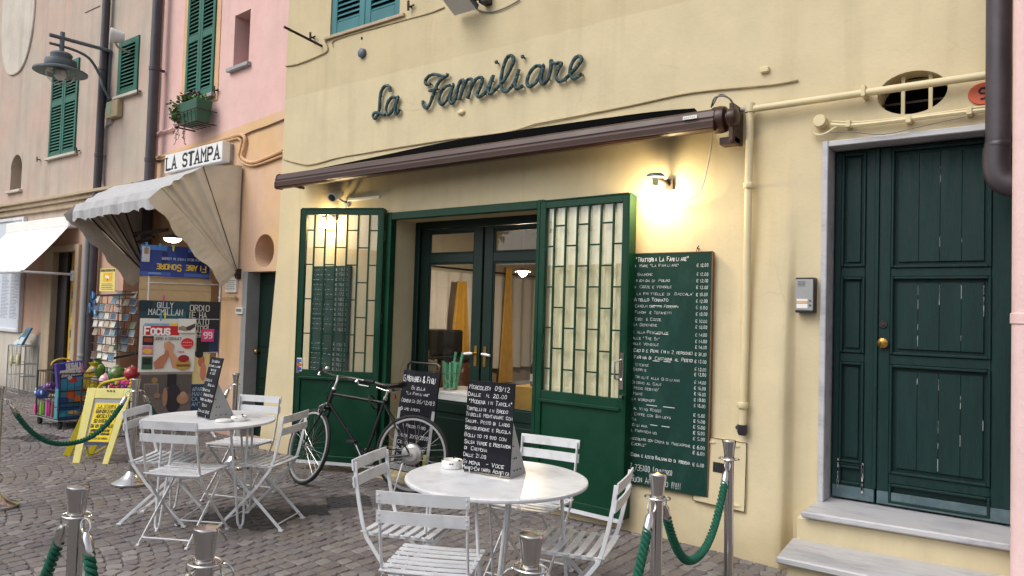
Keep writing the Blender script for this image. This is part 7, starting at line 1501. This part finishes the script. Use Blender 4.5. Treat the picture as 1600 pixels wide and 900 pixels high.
obj('print', m, [flat((120, 124, 134)), flat((90, 110, 60))], t, kind='stuff'); m = MB(); write(m, 'del Vino', FB.pt(a1 - .8, -.046, z1 - .30), FB.ex, ZD, -FB.ey, .085, .56, wt=.12); obj('lettering', m, flat((110, 90, 150)), t, kind='stuff')
# little brochure rack on the pavement
g0 = G(35, 614); t = thing('brochure_rack', 'low wire rack with leaflets on top before the beige wall', 'rack', (g0.x, g0.y, 0)); zt = RP(35, 540, (0, g0.y, 0), (0, 1, 0)).z; wire_box(t, g0.x - .42, g0.x + .12, g0.y - .10, g0.y + .16, .0, zt, 8, 4, 4, 'grey_plastic')
m = MB()
for k in range(14): z = .06 + k * (zt - .1) / 14; m.tube([(g0.x - .42, g0.y - .1, z), (g0.x + .12, g0.y - .1, z)], .003, 4)
obj('wires', m, 'grey_plastic', t, kind='stuff')
for k, (du, cl) in enumerate(((-.04, (70, 120, 160)), (-.22, (180, 196, 206)))):
    x0 = g0.x + du; m = MB(); zz = zt + .01; y = g0.y + .02; h = .30 - .12 * k; m.box6([(x0 - .10, y - .10, zz), (x0 + .10, y - .10, zz), (x0 + .10, y - .06, zz), (x0 - .10, y - .06, zz), (x0 - .05, y + .02, zz + h), (x0 + .15, y + .02, zz + h), (x0 + .15, y + .05, zz + h), (x0 - .05, y + .05, zz + h)]); tt = thing('leaflet_stack', ['stack of blue leaflets standing on the wire rack', 'stack of pale leaflets on the wire rack'][k], 'leaflets', (x0, y, zz)); obj('leaflets', m, flat(cl), tt); m = MB(); q = lambda a, b: Vector((x0 - .09 + .18 * a + .05 * b, y - .103 + .12 * b, zz + h * b)); m.quad(q(.05, .08), q(.95, .08), q(.95, .45), q(.05, .45)); m.cur = 1; m.quad(q(.1, .55), q(.9, .55), q(.9, .9), q(.1, .9)); obj('print', m, [flat((200, 206, 200)), flat((60, 100, 90))], tt, kind='stuff')
for k, (u, v) in enumerate(((18, 562), (28, 561))):
    p = RP(u, v, (0, g0.y - .13, 0), (0, 1, 0)); m = MB(); m.sphere(p, 1, 16, 8, (.055, .02, .115)); tt = thing('oval_ornament', ['left of the two oval yellow ornaments hung on the wire rack', 'right of the two oval yellow ornaments hung on the wire rack'][k], 'ornament', p); obj('rim', m, flat((176, 170, 110)), tt); m = MB(); m.sphere(p - Vector((0, .012, 0)), 1, 14, 8, (.034, .014, .075)); obj('centre', m, flat((214, 214, 190)), tt)
# flower box
fx0, fz1 = FK.at(287, 163, -.22); fx1, fz0 = FK.at(313, 189, -.22); t = thing('flower_box', 'green flower box in an iron holder below the pink house shutters', 'flower box', FK.pt((fx0 + fx1) / 2, -.15, fz0)); m = MB(); q = FK.pt
fx0 -= .02; m.box6([q(fx0 + .03, -.25, fz0), q(fx1 - .03, -.25, fz0), q(fx1 - .03, -.09, fz0), q(fx0 + .03, -.09, fz0), q(fx0, -.28, fz1), q(fx1, -.28, fz1), q(fx1, -.06, fz1), q(fx0, -.06, fz1)]); obj('trough', m, mat('trough_green', sc(30, 84, 62), .5, var=.15), t, bevel=.01)
m = MB()
for z in (fz0 - .02, (fz0 + fz1) / 2): m.tube([q(fx0 - .03, -.02, z), q(fx0 - .03, -.30, z), q(fx1 + .03, -.30, z), q(fx1 + .03, -.02, z)], .008, 5)
for k in range(6): s = fx0 + (fx1 - fx0) * k / 5; m.tube([q(s, -.30, (fz0 + fz1) / 2), q(s, -.28, fz0 - .02), q(s, -.04, fz0 - .02)], .006, 5)
obj('holder', m, 'iron', t)
def leaves(mb, centres, n, size, seed, mats=2):
    r_ = random.Random(seed)
    for k in range(n):
        c, rad = r_.choice(centres); d = Vector((r_.gauss(0, 1), r_.gauss(0, 1), r_.gauss(0, 1))).normalized() * (r_.random() ** .5); p = Vector(c) + Vector((d.x * rad[0], d.y * rad[1], d.z * rad[2])); s = size * r_.uniform(.6, 1.3); a = Vector((r_.gauss(0, 1), r_.gauss(0, 1), r_.gauss(0, .6))).normalized(); b = a.orthogonal().normalized(); b = Matrix.Rotation(r_.uniform(0, 6.28), 3, a) @ b
        mb.cur = 0 if r_.random() < .62 else r_.randrange(1, mats); mb.add([p, p + a * s * .55 + b * s * .36, p + a * s * 1.1, p + a * s * .55 - b * s * .36], [(0, 1, 2, 3)])
pm_ = thing('trailing_plant', 'bushy green plant trailing over the flower box end', 'plant', FK.pt(fx0, -.17, fz1)); m = MB(); cs = [(q(fx0 - .02, -.20, fz1 + .02), (.17, .14, .12)), (q(fx0 + .12, -.18, fz1 + .06), (.14, .12, .08)), (q(fx0 - .18, -.22, fz1 - .06), (.12, .12, .14)), (q(fx1 - .15, -.17, fz1 + .03), (.15, .1, .05)), (q(fx0 - .05, -.24, fz1 - .16), (.11, .1, .12))]; leaves(m, cs, 620, .05, 3, 3); obj('foliage', m, ['leaf', 'leaf_dark', mat('leaf_pale', sc(120, 140, 70), .6, var=.3, scale=30)], pm_)
m = MB(); r_ = random.Random(4)
for k in range(9):
    p = q(fx0 - .1 + k * .035, -.22 - .01 * k % .05, fz1 - .12); P = [p]
    for j in range(6): P.append(P[-1] + Vector((r_.uniform(-.02, .02), r_.uniform(-.02, .01), -.045 - .012 * (k % 3))))
    m.cur = 0; m.tube(P, .003, 4)
    for pp_ in P[1:]:
        m.cur = 1; a = Vector((r_.gauss(0, 1), r_.gauss(0, 1), r_.gauss(0, .5))).normalized() * .03; b = a.orthogonal().normalized() * .012; m.add([pp_, pp_ + a * .5 + b, pp_ + a, pp_ + a * .5 - b], [(0, 1, 2, 3)])
obj('trailing_stems', m, ['bark', 'leaf_purple'], pm_)
pm2 = thing('purple_plant', 'small purple leaved plant at the back of the flower box', 'plant', q(fx0 + .1, -.14, fz1)); m = MB(); leaves(m, [(q(fx0 + .08, -.12, fz1 + .11), (.14, .08, .10))], 150, .055, 6, 2); obj('foliage', m, ['leaf_purple', 'leaf_dark'], pm2)
# ================================================================== restaurant interior
t = thing('display_table', 'small table under a white cloth just inside the glass door', 'table', (-4.85, .75, .06)); xa, xb, ya, yb3 = -5.15, -4.42, .46, 1.02; zc = .80
m = MB(); m.bx(xa, xb, ya, yb3, zc - .03, zc); m.bx(xa + .003, xb - .003, ya + .003, ya + .012, zc - .22, zc - .03); m.bx(xa - .0, xa + .01, ya + .012, yb3, zc - .22, zc - .03); obj('tablecloth', m, 'cloth_white', t, bevel=.006)
for x, y in ((xa + .06, ya + .07), (xb - .06, ya + .07), (xb - .06, yb3 - .06), (xa + .06, yb3 - .06)): m = MB(); m.bx(x - .025, x + .025, y - .025, y + .025, .06, zc - .03); obj('leg', m, 'wood_brown', t)
for u, v, mt_, lb in ((670, 597, flat((206, 196, 170)), 'bundle of pale breadsticks in a wire holder behind the glass door'), (704, 597, flat((110, 196, 150)), 'bundle of green wrapped breadsticks in a wire holder behind the glass door')):
    p = RP(u, v, (0, .62, 0), (0, 1, 0)); p.z = zc; t = thing('breadstick_holder', lb, 'breadsticks', p); r_ = random.Random(u); m = MB(); ring = lambda z, r: [(p.x + r * math.cos(2 * math.pi * k / 14), p.y + r * math.sin(2 * math.pi * k / 14), p.z + z) for k in range(14)]
    for z, r in ((.01, .07), (.09, .085), (.17, .09)): m.tube(ring(z, r), .004, 5, closed=True)
    obj('wire_holder', m, 'brass', t); first = None
    for k in range(20):
        a = r_.uniform(0, 6.28); r = .06 * r_.random() ** .5; m = MB(); l = r_.uniform(.24, .29) if k < 18 else .38; m.tube([(p.x + r * math.cos(a), p.y + r * math.sin(a), p.z + .02), (p.x + r * 1.4 * math.cos(a) + (.05 if k > 17 else 0), p.y + r * 1.4 * math.sin(a), p.z + l)], .015, 6); obj('breadstick', m, mt_, t)
def drape(lab, u0, u1, xp, z0, z1, mt_, folds, pinch=0.0, tie=None):
    """pleated cloth hung along the side wall of the room, between the pixel columns u0 and u1 of plane x = xp"""
    y0 = RP(u0, 480, (xp, 0, 0), (1, 0, 0)).y; y1 = RP(u1, 480, (xp, 0, 0), (1, 0, 0)).y; m = MB(); N_ = folds * 8; rows = []; ym = (y0 + y1) / 2; H_ = [0, .25, .5, .75, 1.0]
    for h in H_:
        k_ = 1 - pinch * h; row = []
        for k in range(N_ + 1):
            f = k / N_; y = y0 + (y1 - y0) * f; o = .035 * math.sin(f * folds * 2 * math.pi + .5 * math.sin(f * 17)); row.append(Vector((xp + o * (1.1 - .5 * h), ym + (y - ym) * k_, z0 + (z1 - z0) * h)))
        rows.append(row)
    m.smooth = True
    for a_, b_ in zip(rows, rows[1:]):
        for k in range(N_): m.quad(a_[k], a_[k + 1], b_[k + 1], b_[k])
    return tag(obj('curtain', m, mt_), lab, 'curtain')
drape('golden drape gathered at the top, seen through the left glass door', 704, 738, -6.75, .95, 2.02, 'gold_curtain', 4, .55)
drape('tall slim golden drape seen through the right glass door', 782, 806, -6.75, .55, 2.28, 'gold_curtain', 3, .6)
drape('added white cloth along the far side of the dining room, standing in for the bright reflection in the door glass', 672, 900, -6.90, .75, 2.15, 'cloth_white', 15)  # added cloth, its white stands in for houses reflected in the door panes
m = MB(); q = [RP(u, v, (-6.94, 0, 0), (1, 0, 0)) for u, v in ((676, 452), (735, 445))]
m.tube([Vector((-6.86, RP(672, 480, (-6.9, 0, 0), (1, 0, 0)).y, 2.2)), Vector((-6.86, RP(900, 480, (-6.9, 0, 0), (1, 0, 0)).y, 2.2))], .014, 8); tag(obj('curtain_rail', m, 'iron'), 'dark curtain rail above the added white cloth in the dining room', 'curtain rail')
m = MB(); t = thing('sideboard', 'dark sideboard at the back of the dining room', 'sideboard', (-6.4, 1.85, .06)); m.bx(-6.70, -6.1, 1.35, 2.35, .06, 1.0); obj('cabinet', m, 'wood_brown', t, bevel=.01); m = MB(); m.bx(-6.72, -6.05, 1.3, 2.4, 1.0, 1.04); obj('top', m, 'black_paint', t, bevel=.006); m = MB(); m.bx(-6.65, -6.15, 1.62, 2.2, 1.04, 1.36); obj('machine', m, 'black_paint', t, bevel=.02)
t = thing('dining_table', 'dining table with a pale cloth inside the right glass door', 'table', (-4.2, 1.75, .06)); m = MB(); m.bx(-4.75, -3.6, 1.4, 2.1, .78, .81); m.bx(-4.75, -3.6, 1.395, 1.4, .5, .78); obj('tablecloth', m, 'gold_curtain', t)
for x, y in ((-4.68, 1.47), (-3.67, 1.47), (-3.67, 2.03), (-4.68, 2.03)): m = MB(); m.bx(x - .03, x + .03, y - .03, y + .03, .06, .78); obj('leg', m, 'wood_brown', t)
for k, (x, y) in enumerate(((-4.62, 1.6), (-4.52, 1.66), (-4.44, 1.58))):
    m = MB(); m.lathe([(0, 0), (.037, 0), (.038, .01), (.038, .19), (.03, .225), (.015, .25), (.014, .31), (.016, .312), (.016, .325), (0, .325)], 16, (x, y, .81)); tt = thing('wine_bottle', ['left dark wine bottle on the dining table behind the glass', 'middle dark wine bottle on the dining table behind the glass', 'right dark wine bottle on the dining table behind the glass'][k], 'bottle', (x, y, .81)); obj('bottle', m, 'bottle_dark', tt); m = MB(); m.lathe([(.0385, .05), (.039, .05), (.039, .13), (.0385, .13)], 16, (x, y, .81)); obj('paper_label', m, 'paper_white', tt)
for k, (x, y, rz_) in enumerate(((-3.9, 1.15, 0), (-3.35, 1.7, 90))):
    tt = thing('dining_chair', ['dark wooden dining chair in front of the indoor table', 'dark wooden dining chair at the right end of the indoor table'][k], 'chair', (x, y, .06), R_(rz_)); L = dict(local=True)
    for sx_ in (-.18, .18):
        m = MB(); m.bx(sx_ - .018, sx_ + .018, -.2, -.165, 0, .95); obj('back_leg', m, 'wood_brown', tt, **L); m = MB(); m.bx(sx_ - .018, sx_ + .018, .165, .2, 0, .45); obj('front_leg', m, 'wood_brown', tt, **L)
    m = MB(); m.bx(-.2, .2, -.2, .2, .45, .48); obj('seat', m, 'wood_brown', tt, **L)
    for z in (.6, .75, .89): m = MB(); m.bx(-.162, .162, -.195, -.175, z, z + .06); obj('back_rail', m, 'wood_brown', tt, **L)
pp_ = RP(817, 426, (0, 2.2, 0), (0, 1, 0)); t = thing('pendant_lamp', 'lit pendant lamp in the dining room seen through the right glass door', 'pendant lamp', pp_); m = MB(); m.tube([pp_ + ZD * .05, Vector((pp_.x, pp_.y, 2.9))], .005, 5); m.lathe([(.02, .06), (.09, .02), (.095, .012), (.02, .05)], 20, pp_); obj('shade', m, 'porcelain', t); m = MB(); m.sphere(pp_, .05, 14, 10); obj('bulb', m, emis('pendant_glow', (1, .80, .56, 1), 560), t)
# ================================================================== the square across the street (it shows in the glass)
op = thing('opposite_house', 'pale house across the street that shows only as a reflection in the glass', 'building', (-12, -21, 0)); m = MB(); m.bx(-26, 1, -26, -21, -.02, 3.6); obj('wall', m, 'white_plaster', op)
m = MB(); m.bx(-26.3, 1.3, -26.3, -20.6, 3.6, 3.8); obj('roof', m, 'terracotta', op)
def tree(lab, x, y, h, cr, seed, nl=2600):
    t = thing('tree', lab, 'tree', (x, y, 0)); m = MB(); m.tube([(x, y, -.02), (x + .1, y, h * .3), (x - .05, y + .1, h * .55), (x, y, h * .8)], [.22, .17, .12, .05], 8); r_ = random.Random(seed); cs = []
    for k in range(9):
        a = r_.uniform(0, 6.28); d = r_.uniform(.2, .75) * cr; c = Vector((x + d * math.cos(a), y + d * math.sin(a), h * .62 + r_.uniform(-.2, .6) * cr)); cs.append((c, (cr * .42, cr * .42, cr * .34))); m.tube([(x, y, h * .42), (x * .5 + c.x * .5, y * .5 + c.y * .5, h * .52), c], [.08, .05, .02], 6)
    obj('trunk', m, 'bark', t); m = MB(); leaves(m, cs, nl, .26, seed, 2); obj('crown', m, ['leaf_dark', 'leaf'], t)
tree('leafy tree across the street, left in the reflections', -17.5, -14.5, 5.5, 2.0, 11); tree('leafy tree across the street, right in the reflections', -9.5, -16.5, 6.0, 2.2, 12)
